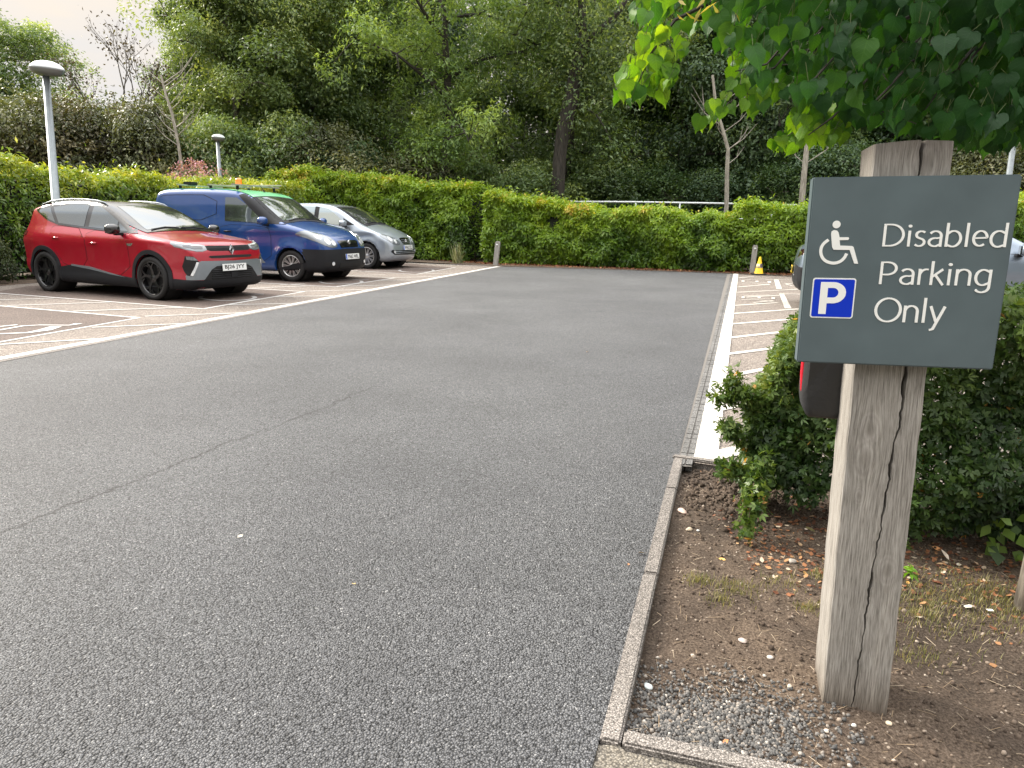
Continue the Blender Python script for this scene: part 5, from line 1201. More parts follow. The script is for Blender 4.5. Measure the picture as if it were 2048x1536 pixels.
def fr_pts(n, poly, y0, y1, bb):
    px = rng.uniform(bb[0], bb[2], n); py = rng.uniform(bb[1], bb[3], n); k = inpoly(np.c_[px, py], poly); px, py = px[k], py[k]; Y = rng.uniform(y0, y1, len(px))
    return np.array([tuple(atY(a, b, c)) for a, b, c in zip(px, py, Y)])
def bb(p): a = np.array(p); return (a[:, 0].min(), a[:, 1].min(), a[:, 0].max(), a[:, 1].max())
PA = fr_pts(170, CLA, 2.1, 2.4, bb(CLA)); PB = fr_pts(150, CLB, 2.0, 2.35, bb(CLB)); PC = fr_pts(150, CLC, 2.15, 2.5, bb(CLC))
PM = fr_pts(5600, MAIN, 1.85, 3.1, (1230, -260, 2300, 320))
# the left third of the mass is looser
pm_px, _ = topx(PM); keep = rng.random(len(PM)) < np.interp(pm_px[:, 0], [1230, 1400, 1550, 2048], [.40, .50, .75, 1]); PM = PM[keep]
# crown above and beyond the frame
n = 5200; D = unit(rng.normal(0, 1, (n, 3))); PU = np.array([2.15, 2.85, 3.15])+D*(rng.random(n)**.45)[:, None]*np.array([1.75, 1.5, 1.5]); q, dd = topx(PU)
k = ((q[:, 1] < -30) | (q[:, 0] > 2120)) & (dd > .6) & (PU[:, 2] > 1.75); PU = PU[k]
P = np.vstack([PA, PB, PC, PM, PU]); n = len(P)
shade = np.concatenate([np.full(len(PA), .78), np.full(len(PB), .70), np.full(len(PC), .70), np.interp(topx(PM)[0][:, 0], [1230, 1500, 1800], [.64, .42, .27]), np.full(len(PU), .3)])  # left sprays given paler leaf colour as if backlit, the right mass darker
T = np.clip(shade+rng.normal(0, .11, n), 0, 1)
D = np.c_[rng.normal(-.12, .30, n), rng.normal(-.10, .30, n), -np.ones(n)]; D = unit(D)
Nn = np.c_[rng.normal(-.15, .55, n), rng.normal(-.8, .45, n), rng.normal(.15, .4, n)]; Nn = unit(Nn-D*np.sum(Nn*D, 1, keepdims=True)); X = np.cross(D, Nn)
Rm = np.stack([X, D, Nn], 2); sc = rng.uniform(.032, .068, n); cl = len(PA)+len(PB)+len(PC); sc[:cl] *= .80; P = P-O3-D*sc[:, None]*.4
V = np.einsum('nij,nkj->nki', Rm, HV[None]*sc[:, None, None]*np.array([1, 1, 1.0]))
cu = rng.normal(0, .25, n)[:, None]; V += Nn[:, None, :]*(HA[None, :, 0]**2*cu+0)[:, :, None]*sc[:, None, None]*1.2
V += P[:, None, :]; Q = (HF[None]+(np.arange(n)*len(HV))[:, None, None]).reshape(-1, 4)
def lime_mat():
    m, nt = newmat('lime_leaf'); o = N(nt, 'OutputMaterial'); a = N(nt, 'Attribute', attribute_name='t'); u = N(nt, 'Attribute', attribute_name='u'); v = N(nt, 'Attribute', attribute_name='v')
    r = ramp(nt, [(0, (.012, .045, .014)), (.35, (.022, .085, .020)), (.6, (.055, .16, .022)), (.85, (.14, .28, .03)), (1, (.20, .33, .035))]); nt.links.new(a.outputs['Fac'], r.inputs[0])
    ab = N(nt, 'Math', operation='ABSOLUTE'); nt.links.new(u.outputs['Fac'], ab.inputs[0])
    m1 = N(nt, 'Math', operation='MULTIPLY_ADD'); nt.links.new(ab.outputs[0], m1.inputs[0]); m1.inputs[1].default_value = -.75; nt.links.new(v.outputs['Fac'], m1.inputs[2])
    m2 = N(nt, 'Math', operation='MULTIPLY'); nt.links.new(m1.outputs[0], m2.inputs[0]); m2.inputs[1].default_value = 6.0
    fr = N(nt, 'Math', operation='FRACT'); nt.links.new(m2.outputs[0], fr.inputs[0])
    r1 = ramp(nt, [(0, (1, 1, 1)), (.10, (0, 0, 0)), (.92, (0, 0, 0)), (1, (1, 1, 1))]); nt.links.new(fr.outputs[0], r1.inputs[0])
    r2 = ramp(nt, [(0, (1, 1, 1)), (.035, (0, 0, 0))]); nt.links.new(ab.outputs[0], r2.inputs[0])
    mx = N(nt, 'Math', operation='MAXIMUM'); nt.links.new(r1.outputs[0], mx.inputs[0]); nt.links.new(r2.outputs[0], mx.inputs[1])
    mv = N(nt, 'Math', operation='MULTIPLY'); nt.links.new(mx.outputs[0], mv.inputs[0]); mv.inputs[1].default_value = .35
    lc = mixc(nt, 1, r.outputs[0], (1.9, 1.6, 1.8), 'MULTIPLY'); c = mixc(nt, mv.outputs[0], r.outputs[0], lc)
    b = N(nt, 'BsdfPrincipled'); b.inputs['Roughness'].default_value = .42; b.inputs['Specular IOR Level'].default_value = .28; nt.links.new(c, b.inputs['Base Color'])
    tr = N(nt, 'BsdfTranslucent'); tc_ = mixc(nt, 1, c, (1.95, 1.7, .32), 'MULTIPLY'); nt.links.new(tc_, tr.inputs[0])
    bp = N(nt, 'Bump'); bp.inputs['Strength'].default_value = .4; bp.inputs['Distance'].default_value = .001; nt.links.new(mx.outputs[0], bp.inputs['Height']); nt.links.new(bp.outputs[0], b.inputs['Normal'])
    ms = N(nt, 'MixShader'); ms.inputs[0].default_value = .42; nt.links.new(b.outputs[0], ms.inputs[1]); nt.links.new(tr.outputs[0], ms.inputs[2]); nt.links.new(ms.outputs[0], o.inputs[0]); return m
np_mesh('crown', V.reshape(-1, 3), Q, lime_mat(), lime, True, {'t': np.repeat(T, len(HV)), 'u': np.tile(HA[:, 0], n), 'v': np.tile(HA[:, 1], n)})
# leaf stalks
k_ = np.arange(len(PA)+len(PB)+len(PC)+len(PM)); A_ = P[k_]+D[k_]*sc[k_, None]*.04; Bq = A_-D[k_]*.032+rng.normal(0, .012, (len(k_), 3)); w_ = np.array([.0009, 0, 0]); w2 = np.array([0, .0009, 0])
VV = np.stack([A_-w_, A_+w_, Bq+w_, Bq-w_, A_-w2, A_+w2, Bq+w2, Bq-w2], 1).reshape(-1, 3)
o_ = np_mesh('leaf_stalks', VV, np.arange(len(VV)).reshape(-1, 4), pmat('stalk_green', (.08, .11, .03), .5), lime); o_['kind'] = 'stuff'
# boughs
mb = MB(); rr = random.Random(5)
def bough(pxs, r0):
    pts = [Vector(TR[4]) if pxs[0] is None else atY(*pxs[0])-Vector(O3)]+[atY(*p)-Vector(O3) for p in pxs[1:]]; mb.tube(pts, [r0*(1-.85*i/(len(pts)-1)) for i in range(len(pts))], 6, False)
    return pts
m_limebark = m_bark_dark
bough([None, (1900, -120, 2.3), (1650, -60, 2.25), (1450, -10, 2.25), (1350, 40, 2.25), (1300, 110, 2.25), (1275, 170, 2.25)], .013)
bough([None, (1850, 20, 2.3), (1700, 80, 2.2), (1580, 110, 2.2), (1510, 170, 2.18), (1430, 225, 2.15)], .010)
bough([None, (1900, 60, 2.5), (1780, 160, 2.4), (1700, 200, 2.35), (1630, 235, 2.3), (1570, 275, 2.3)], .009)
bough([None, (1980, 60, 2.2), (1900, 150, 2.1), (1850, 220, 2.1)], .009)
for i in range(16):
    a = rr.uniform(0, 6.28); q = Vector(TR[rr.choice((4, 5, 6))]); e = q+Vector((math.cos(a)*1.2, math.sin(a)*1.0, rr.uniform(.0, .8)))
    pxx, dz_ = topx(np.array([tuple(e+Vector(O3))]));
    mb.tube([q, (q+e)/2+Vector((0, 0, .1)), e], [.02, .012, .004], 5, False)
for i in range(34):
    px_, py_ = rr.uniform(1460, 2040), rr.uniform(-20, 210)
    if not inpoly(np.array([[px_, py_+20]]), MAIN)[0]: continue
    q = atY(px_, py_, rr.uniform(1.95, 2.5))-Vector(O3); mb.tube([q, q+Vector((-.04, 0, -.05)), q+Vector((rr.uniform(-.16, .06), rr.uniform(-.08, .08), rr.uniform(-.16, -.05)))], [.0035, .003, .0015], 4, False)
mb.build('boughs', m_limebark, lime)
# winged seed bracts near the top left of the foliage
n = 14; px = rng.uniform(1330, 1470, n); py = rng.uniform(-30, 50, n); P = np.array([tuple(atY(a, b, c)) for a, b, c in zip(px, py, rng.uniform(2.0, 2.3, n))])-O3
leaves('seed_bracts', P, rng.normal(0, 1, (n, 3)), rng, .045, .012, leaf_mat('bract', [(0, (.45, .42, .08)), (1, (.62, .45, .12))], trans=.4), lime, rng.random(n), droop=2)['kind'] = 'stuff'
# ------------------------------------------------------------------ cars: body as a smooth solid, every panel, pane and lamp laid on its surface
def chaikin(p, it=2, closed=True):
    for _ in range(it):
        q = []; n = len(p)
        for i in range(n if closed else n-1):
            a, b = p[i], p[(i+1) % n]; q += [(a[0]*.75+b[0]*.25, a[1]*.75+b[1]*.25), (a[0]*.25+b[0]*.75, a[1]*.25+b[1]*.75)]
        p = q if closed else [p[0]]+q+[p[-1]]
    return p
def sdpoly(X, Z, poly):
    d = np.full(X.shape, 1e9); s = np.ones(X.shape); n = len(poly)
    for i in range(n):
        ax, az = poly[i]; bx_, bz = poly[i-1]; ex, ez = bx_-ax, bz-az; wx, wz = X-ax, Z-az
        t = np.clip((wx*ex+wz*ez)/(ex*ex+ez*ez+1e-12), 0, 1); dx, dz = wx-ex*t, wz-ez*t; d = np.minimum(d, dx*dx+dz*dz)
        c1 = Z >= az; c2 = Z < bz; c3 = ex*wz > ez*wx
        fl = (c1 & c2 & c3) | (~c1 & ~c2 & ~c3); s = np.where(fl, -s, s)
    return s*np.sqrt(d)
def smax(a, b, k): h = np.clip(.5+.5*(a-b)/k, 0, 1); return b*(1-h)+a*h+k*h*(1-h)
class CarShape:
    def __init__(s, prof, plan, sec, wb, wr, ar, cf=.10, cr=.06, r=.075, flare=.012, crease=()):
        s.prof = chaikin(prof, 2); s.plan = plan; s.sec = sec; s.wb = wb; s.wr = wr; s.ar = ar; s.cf, s.cr, s.r, s.flare, s.crease = cf, cr, r, flare, crease
        xs = [p[0] for p in prof]; s.x0, s.x1 = min(xs)-.08, max(xs)+.08; s.z1 = max(p[1] for p in prof)+.06
        # profile distance on a fine table
        s.tx = np.arange(s.x0-.3, s.x1+.5, .015); s.tz = np.arange(.0, s.z1+.2, .015)
        A, B = np.meshgrid(s.tx, s.tz, indexing='ij'); s.tab = sdpoly(A.ravel(), B.ravel(), s.prof).reshape(A.shape)
    def d2(s, x, z):
        i = np.clip((x-s.tx[0])/.015, 0, len(s.tx)-1.001); j = np.clip((z-s.tz[0])/.015, 0, len(s.tz)-1.001); a = i.astype(int); b = j.astype(int); u, v = i-a, j-b
        T_ = s.tab; return (T_[a, b]*(1-u)+T_[a+1, b]*u)*(1-v)+(T_[a, b+1]*(1-u)+T_[a+1, b+1]*u)*v
    def f(s, P, wells=True):
        x, y, z = P[:, 0], np.abs(P[:, 1]), P[:, 2]
        w1 = np.clip((x+1.6)/1.2, 0, 1); w2 = np.clip((-x-1.6)/1.2, 0, 1)
        xs = x+s.cf*y*y*w1-s.cr*y*y*w2
        d1 = s.d2(xs, z+.035*y*y*(z > .5))
        W = np.interp(x, s.plan[0], s.plan[1])+np.interp(z, s.sec[0], s.sec[1])
        for xa_ in (0, -s.wb):
            rr_ = np.hypot(x-xa_, z-s.wr); W = W+s.flare*np.exp(-((rr_-s.ar)/.10)**2)*(z < .95)
        for (ca, cb, cw, chh) in s.crease:      # (z at x=0, slope, width, depth)
            zz = ca+cb*x; W = W+chh*np.tanh((z-zz)/cw)*np.exp(-((z-zz)/(cw*5))**2)
        d = smax(d1, (y-W)*.92, s.r)
        if wells:
            for xa_ in (0, -s.wb): c = np.maximum(np.hypot(x-xa_, z-s.wr)-s.ar, .58-y); d = np.maximum(d, -c)
        return d
    def grad(s, P, wells=True):
        e = .004; g = np.stack([(s.f(P+np.eye(3)[i]*e, wells)-s.f(P-np.eye(3)[i]*e, wells))/(2*e) for i in range(3)], 1); return g
    def body(s, h=.032):
        xs = np.arange(s.x0, s.x1, h); ys = np.arange(-1.06, 1.06+h, h); ys = ys-ys.mean(); zs = np.arange(.08, s.z1, h)
        A = np.stack(np.meshgrid(xs, ys, zs, indexing='ij'), -1); F_ = s.f(A.reshape(-1, 3)).reshape(A.shape[:3]); S = F_ < 0
        nx_, ny_, nz_ = S.shape; C = np.zeros((nx_-1, ny_-1, nz_-1), int); acc = np.zeros(C.shape+(3,)); cnt = np.zeros(C.shape)
        for dx in (0, 1):
            for dy in (0, 1):
                for dz in (0, 1): C += S[dx:nx_-1+dx, dy:ny_-1+dy, dz:nz_-1+dz]
        for ax in range(3):
            for u in (0, 1):
                for v in (0, 1):
                    o0 = [0, 0, 0]; oth = [a for a in range(3) if a != ax]; o0[oth[0]] = u; o0[oth[1]] = v; o1 = list(o0); o1[ax] = 1
                    sl = lambda o: tuple(slice(o[k], (nx_, ny_, nz_)[k]-1+o[k]) for k in range(3)); fa, fb = F_[sl(o0)], F_[sl(o1)]
                    m = (fa < 0) != (fb < 0); t = np.where(m, fa/(fa-fb+1e-12), 0); pos = np.zeros(C.shape+(3,))
                    for k in range(3): pos[..., k] = o0[k]
                    pos[..., ax] += t; acc += pos*m[..., None]; cnt += m
        act = cnt > 0; idx = -np.ones(C.shape, int); idx[act] = np.arange(act.sum()); I = np.argwhere(act)
        V = (I+acc[act]/cnt[act][:, None])*h+np.array([xs[0], ys[0], zs[0]])
        Q = []
        for ax in range(3):
            a1, a2 = [(1, 2), (2, 0), (0, 1)][ax]; sa = [slice(None)]*3; sb = [slice(None)]*3; sa[ax] = slice(0, -1); sb[ax] = slice(1, None)
            m = S[tuple(sa)] != S[tuple(sb)]; E_ = np.argwhere(m); 
            ok = (E_[:, a1] > 0) & (E_[:, a2] > 0) & (E_[:, a1] < C.shape[a1]) & (E_[:, a2] < C.shape[a2]); E_ = E_[ok]
            def g(da, db): q = E_.copy(); q[:, a1] -= da; q[:, a2] -= db; return idx[q[:, 0], q[:, 1], q[:, 2]]
            q = np.stack([g(0, 0), g(1, 0), g(1, 1), g(0, 1)], 1); fl = S[tuple(E_.T)]; q[~fl] = q[~fl][:, ::-1]; Q.append(q)
        Q = np.vstack(Q); Q = Q[(Q >= 0).all(1)]
        for _ in range(3): g = s.grad(V); gl = np.sum(g*g, 1); V = V-g*(np.clip(s.f(V), -h, h)/np.maximum(gl, .2))[:, None]
        return V, Q
    def hit(s, A, view):
        """A (n,2) in the view's plane -> first point of the surface met from outside"""
        n = len(A)
        if view == 'side': o0 = np.c_[A[:, 0], np.full(n, -1.15), A[:, 1]]; d = np.array([0, 1., 0]); L_ = 1.15
        elif view == 'front': o0 = np.c_[np.full(n, s.x1+.1), A[:, 0], A[:, 1]]; d = np.array([-1., 0, 0]); L_ = 2.0
        elif view == 'rear': o0 = np.c_[np.full(n, s.x0-.1), A[:, 0], A[:, 1]]; d = np.array([1., 0, 0]); L_ = 2.0
        else: o0 = np.c_[A[:, 0], A[:, 1], np.full(n, s.z1+.1)]; d = np.array([0, 0, -1.]); L_ = 1.7
        st = .02; t = np.zeros(n); fnd = np.zeros(n, bool); best = np.full(n, 1e9); bt = np.zeros(n)
        for k in range(int(L_/st)):
            f_ = s.f(o0+d*(k*st), False); new = (~fnd) & (f_ < 0); t[new] = k*st; fnd |= new; b = f_ < best; best[b] = f_[b]; bt[b] = k*st
        lo, hi = np.where(fnd, t-st, bt), np.where(fnd, t, bt)
        for _ in range(14): mid = (lo+hi)/2; ins = s.f(o0+d*mid[:, None], False) < 0; hi = np.where(ins, mid, hi); lo = np.where(ins, lo, mid)
        return o0+d*((lo+hi)/2)[:, None]
    def patch(s, name, poly, view, off, mat, parent, res=.035, thick=.010, rnd=0, flip=False):
        if rnd: poly = chaikin(poly, rnd)
        B_ = []; n = len(poly)
        for i in range(n):
            a, b = poly[i], poly[(i+1) % n]; m = max(1, int(math.hypot(b[0]-a[0], b[1]-a[1])/res))
            for k in range(m): B_.append((a[0]+(b[0]-a[0])*k/m, a[1]+(b[1]-a[1])*k/m))
        pa = np.array(B_); nb = len(B_); mn, mx_ = pa.min(0), pa.max(0)
        gx_, gy_ = np.meshgrid(np.arange(mn[0]+res/2, mx_[0], res), np.arange(mn[1]+res/2, mx_[1], res)); G_ = np.c_[gx_.ravel(), gy_.ravel()]
        if len(G_):
            G_ = G_[inpoly(G_, B_)]
            if len(G_): dm = np.min(np.hypot(G_[:, None, 0]-pa[None, :, 0], G_[:, None, 1]-pa[None, :, 1]), 1); G_ = G_[dm > res*.45]
        vs = [Vector(p) for p in B_]+[Vector(p) for p in G_]
        r_ = geometry.delaunay_2d_cdt(vs, [(i, (i+1) % nb) for i in range(nb)], [], 1, 1e-6)
        vo = np.array([tuple(v) for v in r_[0]]); Fo = [tuple(f) for f in r_[2]]
        H_ = s.hit(vo, view); g = unit(s.grad(H_, False)); V = H_+g*off
        edges = {}
        for f_ in Fo:
            for i in range(3): e = (f_[i], f_[(i+1) % 3]); edges[e] = 1
        bd_ = [e for e in edges if (e[1], e[0]) not in edges]; bv = sorted({v for e in bd_ for v in e}); mp_ = {v: len(V)+i for i, v in enumerate(bv)}
        V2 = np.vstack([V, (H_-g*thick)[bv]]); Fo += [(e[1], e[0], mp_[e[0]], mp_[e[1]]) for e in bd_]
        if flip: V2[:, 1] *= -1; Fo = [f_[::-1] for f_ in Fo]
        if view in ('side',): Fo = Fo
        o_ = mesh_obj(name, V2, Fo, mat, parent, True)
        # keep the outer face smooth and the rim crisp
        o_.data.set_sharp_from_angle(angle=R_(50)); return o_
    def both(s, *a, **k): return s.patch(*a, **k), s.patch(*a, **{**k, 'flip': True})
def mirror_y(poly): return [(-a, b) for a, b in poly][::-1]
def sym(poly): return poly+mirror_y(poly)
def ring(cx, cz, r0, r1, a0, a1, n=26): return arc(cx, cz, r1, r1, a0, a1, n)+arc(cx, cz, r0, r0, a1, a0, n)
def car_paint(name, col, metal=.55, rough=.32):
    m, nt = newmat(name); b = N(nt, 'BsdfPrincipled'); o = N(nt, 'OutputMaterial'); t = N(nt, 'TexCoord'); z = N(nt, 'TexNoise'); z.inputs['Scale'].default_value = 3; z.inputs['Detail'].default_value = 5
    nt.links.new(t.outputs['Object'], z.inputs['Vector']); r = ramp(nt, [(.35, tuple(c*.95 for c in col)), (.75, tuple(c*.93+.012 for c in col))]); nt.links.new(z.outputs[0], r.inputs[0]); nt.links.new(r.outputs[0], b.inputs['Base Color'])
    b.inputs['Metallic'].default_value = metal; b.inputs['Roughness'].default_value = rough; b.inputs['Coat Weight'].default_value = 1; b.inputs['Coat Roughness'].default_value = .03
    nt.links.new(b.outputs[0], o.inputs[0]); return m
m_tyre = pmat('tyre_rubber', (.008, .008, .009), .75, bump=.2, nscale=60)
m_blk = pmat('black_trim_plastic', (.010, .011, .014), .6, spec=.3, bump=.1, nscale=150); m_gblk = pmat('gloss_black', (.008, .008, .009), .10, coat=.8)
m_glass = pmat('tinted_glass', (.17, .19, .20), .03, metal=.85, spec=.8, coat=.6, cr=.02); m_glass2 = pmat('clear_side_glass', (.30, .34, .34), .05, metal=.7, spec=.8, coat=.6)
m_chrome = pmat('bright_metal', (.62, .63, .65), .22, .9); m_lampg = pmat('headlamp_glass', (.17, .19, .21), .10, .3, spec=.8, coat=1); m_dark = pmat('dark_recess', (.006, .006, .007), .8)
m_led = pmat('lamp_reflector', (.80, .84, .88), .15, .4, coat=1); m_plate = pmat('number_plate_white', (.74, .76, .76), .45); m_ylw = pmat('number_plate_yellow', (.80, .58, .06), .45); m_pblue = pmat('plate_band_blue', (.01, .10, .55), .4); m_char = pmat('plate_characters', (.01, .01, .012), .5)
m_skid = pmat('satin_silver', (.24, .27, .30), .35, .6); m_rimblk = pmat('black_alloy', (.010, .010, .012), .30, .3, coat=.5); m_rimsil = pmat('silver_alloy', (.55, .55, .56), .28, .75)
def text_mesh(txt, size, depth=.001):
    cu = bpy.data.curves.new('t', 'FONT'); cu.body = txt; cu.size = size; cu.extrude = depth; cu.align_x = 'CENTER'; cu.align_y = 'CENTER'; cu.offset = .0022; cu.space_character = 1.05
    ob_ = bpy.data.objects.new('t', cu); COL.objects.link(ob_); dg = bpy.context.evaluated_depsgraph_get(); me = bpy.data.meshes.new_from_object(ob_.evaluated_get(dg)); bpy.data.objects.remove(ob_); bpy.data.curves.remove(cu); return me
def plate(parent, txt, x, z, mat, tilt=0, rear=False, band=False):
    e = mesh_obj('number_plate', *rect_box(.52, .111, .008), mat, parent); s_ = -1 if rear else 1
    B_ = Matrix(((0, 0, s_), (s_, 0, 0), (0, 1, 0))).to_4x4(); e.matrix_local = Matrix.Translation((x, 0, z)) @ B_ @ Matrix.Rotation(R_(-tilt), 4, 'X')
    me = text_mesh(txt, .108); o_ = link('plate_characters', me, m_char, e); xs_ = [v.co.x for v in me.vertices]; wd = max(xs_)-min(xs_); zz = [v.co.y for v in me.vertices]; hh = max(zz)-min(zz); k = .43/wd; cy_ = (max(zz)+min(zz))/2; cx_ = (max(xs_)+min(xs_))/2
    o_.scale = (k, .079/hh, 1); o_.location = (-cx_*k+(.02 if band else 0), -cy_*.079/hh, .0046)
    if band: ob_ = mesh_obj('blue_band', *rect_box(.042, .107, .0015), m_pblue, e); ob_.location = (-.236, 0, .0048)
    return e
def rect_box(a, b, c): mb_ = MB(); mb_.box((0, 0, 0), (a, b, c), bev=min(a, b, c)*.2); return mb_.v, mb_.f
def wheel(parent, x, y, R, rimR, wd, style, rmat, flip):
    w_ = empty('wheel', (x, y, R), math.pi if flip else 0, parent)
    mb_ = MB(); h = wd/2; prof = [(rimR-.012, -h*.62), (rimR+.004, -h*.86), (rimR+.02, -h*.96), (R-.045, -h*1.0), (R-.018, -h*.93), (R-.004, -h*.78), (R, -h*.6), (R, h*.6), (R-.01, h*.85), (R-.05, h), (rimR, h*.8)]
    mb_.lathe(prof, 48, 'y'); o_ = mb_.build('tyre', m_tyre, w_, True); recalc(o_)
    mb_ = MB(); mb_.lathe([(rimR+.003, -h*.87), (rimR-.006, -h*.90), (rimR-.016, -h*.80), (rimR-.022, -h*.3), (rimR-.03, h*.5)], 48, 'y')
    def spoke(a, r0, r1, w0, w1, tw, y0, y1, th=.022):
        P = []; n = 5
        for i in range(n+1):
            t = i/n; r = r0+(r1-r0)*t; an = a+tw*t*t; ww = w0+(w1-w0)*t; yy = y0+(y1-y0)*t; c, s_ = math.cos(an), math.sin(an)
            P += [(r*c-s_*ww/2, yy, r*s_+c*ww/2), (r*c+s_*ww/2, yy, r*s_-c*ww/2), (r*c+s_*ww*.42, yy+th, r*s_-c*ww*.42), (r*c-s_*ww*.42, yy+th, r*s_+c*ww*.42)]
        F2 = [(i*4+k, i*4+(k+1) % 4, i*4+4+(k+1) % 4, i*4+4+k) for i in range(n) for k in range(4)]+[(0, 1, 2, 3), (n*4+3, n*4+2, n*4+1, n*4)]; mb_.add(P, F2)
    if style == 'twist':
        for k in range(5):
            a = k*2*math.pi/5+.3; spoke(a, .05, rimR-.012, .055, .030, .38, -h*.60, -h*.80); spoke(a+.10, .12, rimR-.012, .030, .022, -.30, -h*.63, -h*.80); spoke(a+.42, .19, rimR-.012, .018, .030, .34, -h*.72, -h*.80)
    else:
        for k in range(10):
            a = k*2*math.pi/10; spoke(a-.085, .055, rimR-.010, .016, .020, -.03, -h*.66, -h*.78, .018); spoke(a+.085, .055, rimR-.010, .016, .020, .03, -h*.66, -h*.78, .018)
    mb_.lathe([(0, -h*.70), (.028, -h*.70), (.034, -h*.66), (.068, -h*.60), (.075, -h*.40)], 24, 'y')
    o_ = mb_.build('rim', rmat, w_); recalc(o_); autosmooth(o_, 40)
    mb_ = MB(); mb_.lathe([(0, -h*.10), (rimR-.03, -h*.10), (rimR-.03, h*.3), (0, h*.3)], 32, 'y'); mb_.build('brake_drum', m_dark if style == 'twist' else pmat('brake_steel', (.05, .05, .05), .5, .5), w_)
    return w_
def door_mirror(parent, x, y, z, mat, mat2, sx=1):
    for s_ in (-1, 1):
        bm = bmesh.new(); bmesh.ops.create_icosphere(bm, subdivisions=3, radius=1)
        for v in bm.verts:
            c = v.co; k = 1 if c.x > 0 else .45; v.co = Vector((c.x*.085*k, math.copysign(abs(c.y)**.75, c.y)*.125, math.copysign(abs(c.z)**.8, c.z)*.082))
        me = bpy.data.meshes.new('door_mirror'); bm.to_mesh(me); bm.free(); o_ = link('door_mirror', me, mat, parent, True); o_.location = (x, s_*(y+.11), z); o_.rotation_euler = (0, 0, s_*.12)
        mb_ = MB(); mb_.box((x-.01, s_*(y-.0), z-.075), (.09, .15, .045), bev=.012); q = mb_.build('mirror_foot', mat2, o_); q.matrix_parent_inverse = o_.matrix_basis.inverted(); autosmooth(q)
        mb_ = MB(); mb_.box((-.036, 0, 0), (.012, .20, .125), bev=.005); mb_.build('mirror_glass', m_glass, o_)
def car_body(cs, root, mat, lower=None):
    V, Q = cs.body(); o_ = np_mesh('body', V, Q, mat, root, True); o_.data.set_sharp_from_angle(angle=R_(55)); 
    mb_ = MB(); mb_.box((-cs.wb/2, 0, .30), (cs.wb+1.0, 1.10, .26), bev=.03); 
    for xa_ in (0, -cs.wb):
        for s_ in (-1, 1): mb_.lathe([(cs.ar-.010, -.872*s_), (cs.ar-.012, -.56*s_), (0, -.56*s_)], 36, 'y', (xa_, 0, cs.wr))
    V_ = [v for v in mb_.v]; 
    mb_.build('underbody', m_dark, root); return o_
def place_car(contact, heading, half, scale=1.0):
    a = R_(heading); F_ = S2(math.cos(a), math.sin(a)); Lf = S2(-math.sin(a), math.cos(a)); p = S2(*contact)+Lf*half*scale; return p, a
def doors(cs, root, mat, D_, handle_mat, off=.0022):
    for nm, poly, hx, hz in D_:
        for fl in (False, True):
            d_ = cs.patch('door', poly, 'side', off+.0016, mat, root, flip=fl, rnd=1, res=.05)
            c = np.mean(np.array(poly), 0); big = [(c[0]+(a-c[0])*1.0+math.copysign(.007, a-c[0]), c[1]+(b-c[1])+math.copysign(.007, b-c[1])) for a, b in poly]
            cs.patch('door_seam', big, 'side', off*.5, m_dark, d_, flip=fl, rnd=1, res=.05)
            if hx is not None:
                P = cs.hit(np.array([[hx, hz]]), 'side')[0]; sg = 1 if fl else -1; mb_ = MB(); y_ = abs(P[1])*sg; mb_.box((hx, y_+sg*.018, hz), (.19, .018, .026), bev=.006); mb_.build('door_handle', handle_mat, d_, True)
# ---------------- red crossover
RP = [(.62, .17), (.80, .20), (.865, .28), (.875, .50), (.865, .70), (.83, .84), (.72, .925), (.45, .975), (.10, 1.02), (-.28, 1.075), (-.72, 1.30), (-1.12, 1.475), (-1.45, 1.545), (-2.0, 1.572), (-2.6, 1.545), (-3.02, 1.475), (-3.22, 1.425), (-3.20, 1.38), (-3.26, 1.10), (-3.36, .98), (-3.385, .75), (-3.37, .42), (-3.28, .28), (-3.0, .20), (-1.5, .18)]
cs = CarShape(RP, ([-3.42, -3.25, -2.9, -2.6, -1.6, -.6, 0, .35, .60, .80, .95], [.78, .84, .892, .905, .890, .895, .900, .885, .845, .765, .66]),
              ([.15, .30, .42, .55, .72, .86, .93, 1.03, 1.12, 1.35, 1.55, 1.7], [-.05, -.008, -.012, -.030, -.016, .004, -.004, -.050, -.092, -.178, -.29, -.36]), 2.64, .345, .385, cf=.14, cr=.07, flare=.016, crease=((.50, .03, .05, .012), (.90, -.02, .03, .006)))
p, a = place_car(G(307, 601), -24.0, .90, .96); red = empty('parked_car', (p[0], p[1], .004), a); red.scale = (.96, .96, .98); tag(red, 'red crossover with a black roof, number plate BJ26 JYY, nearest car in the left bays', 'car', 'cars parked in the left bays')
m_red = car_paint('red_metallic', (.37, .002, .020), .25, .28)
car_body(cs, red, m_red)
# black glasshouse, panes
cs.both('window_trim', [(-.30, 1.035), (-.75, 1.045), (-1.5, 1.085), (-2.3, 1.14), (-2.62, 1.22), (-3.02, 1.385), (-2.85, 1.45), (-2.3, 1.525), (-1.8, 1.535), (-1.35, 1.50), (-.95, 1.36), (-.55, 1.17)], 'side', .008, m_gblk, red)
for pl in ([(-.80, 1.075), (-1.50, 1.115), (-1.50, 1.47), (-1.32, 1.445), (-1.05, 1.34), (-.80, 1.215)], [(-.52, 1.065), (-.755, 1.072), (-.755, 1.19)], [(-1.62, 1.12), (-2.28, 1.168), (-2.52, 1.43), (-2.1, 1.48), (-1.62, 1.478)], [(-2.38, 1.18), (-2.62, 1.25), (-2.92, 1.375), (-2.80, 1.405), (-2.60, 1.425)]):
    cs.both('side_window', pl, 'side', .012, m_glass, red)
cs.patch('windscreen_frame', [(-.24, .70), (-.24, -.70), (-.6, -.76), (-1.20, -.66), (-1.20, .66), (-.6, .76)], 'top', .009, m_gblk, red)
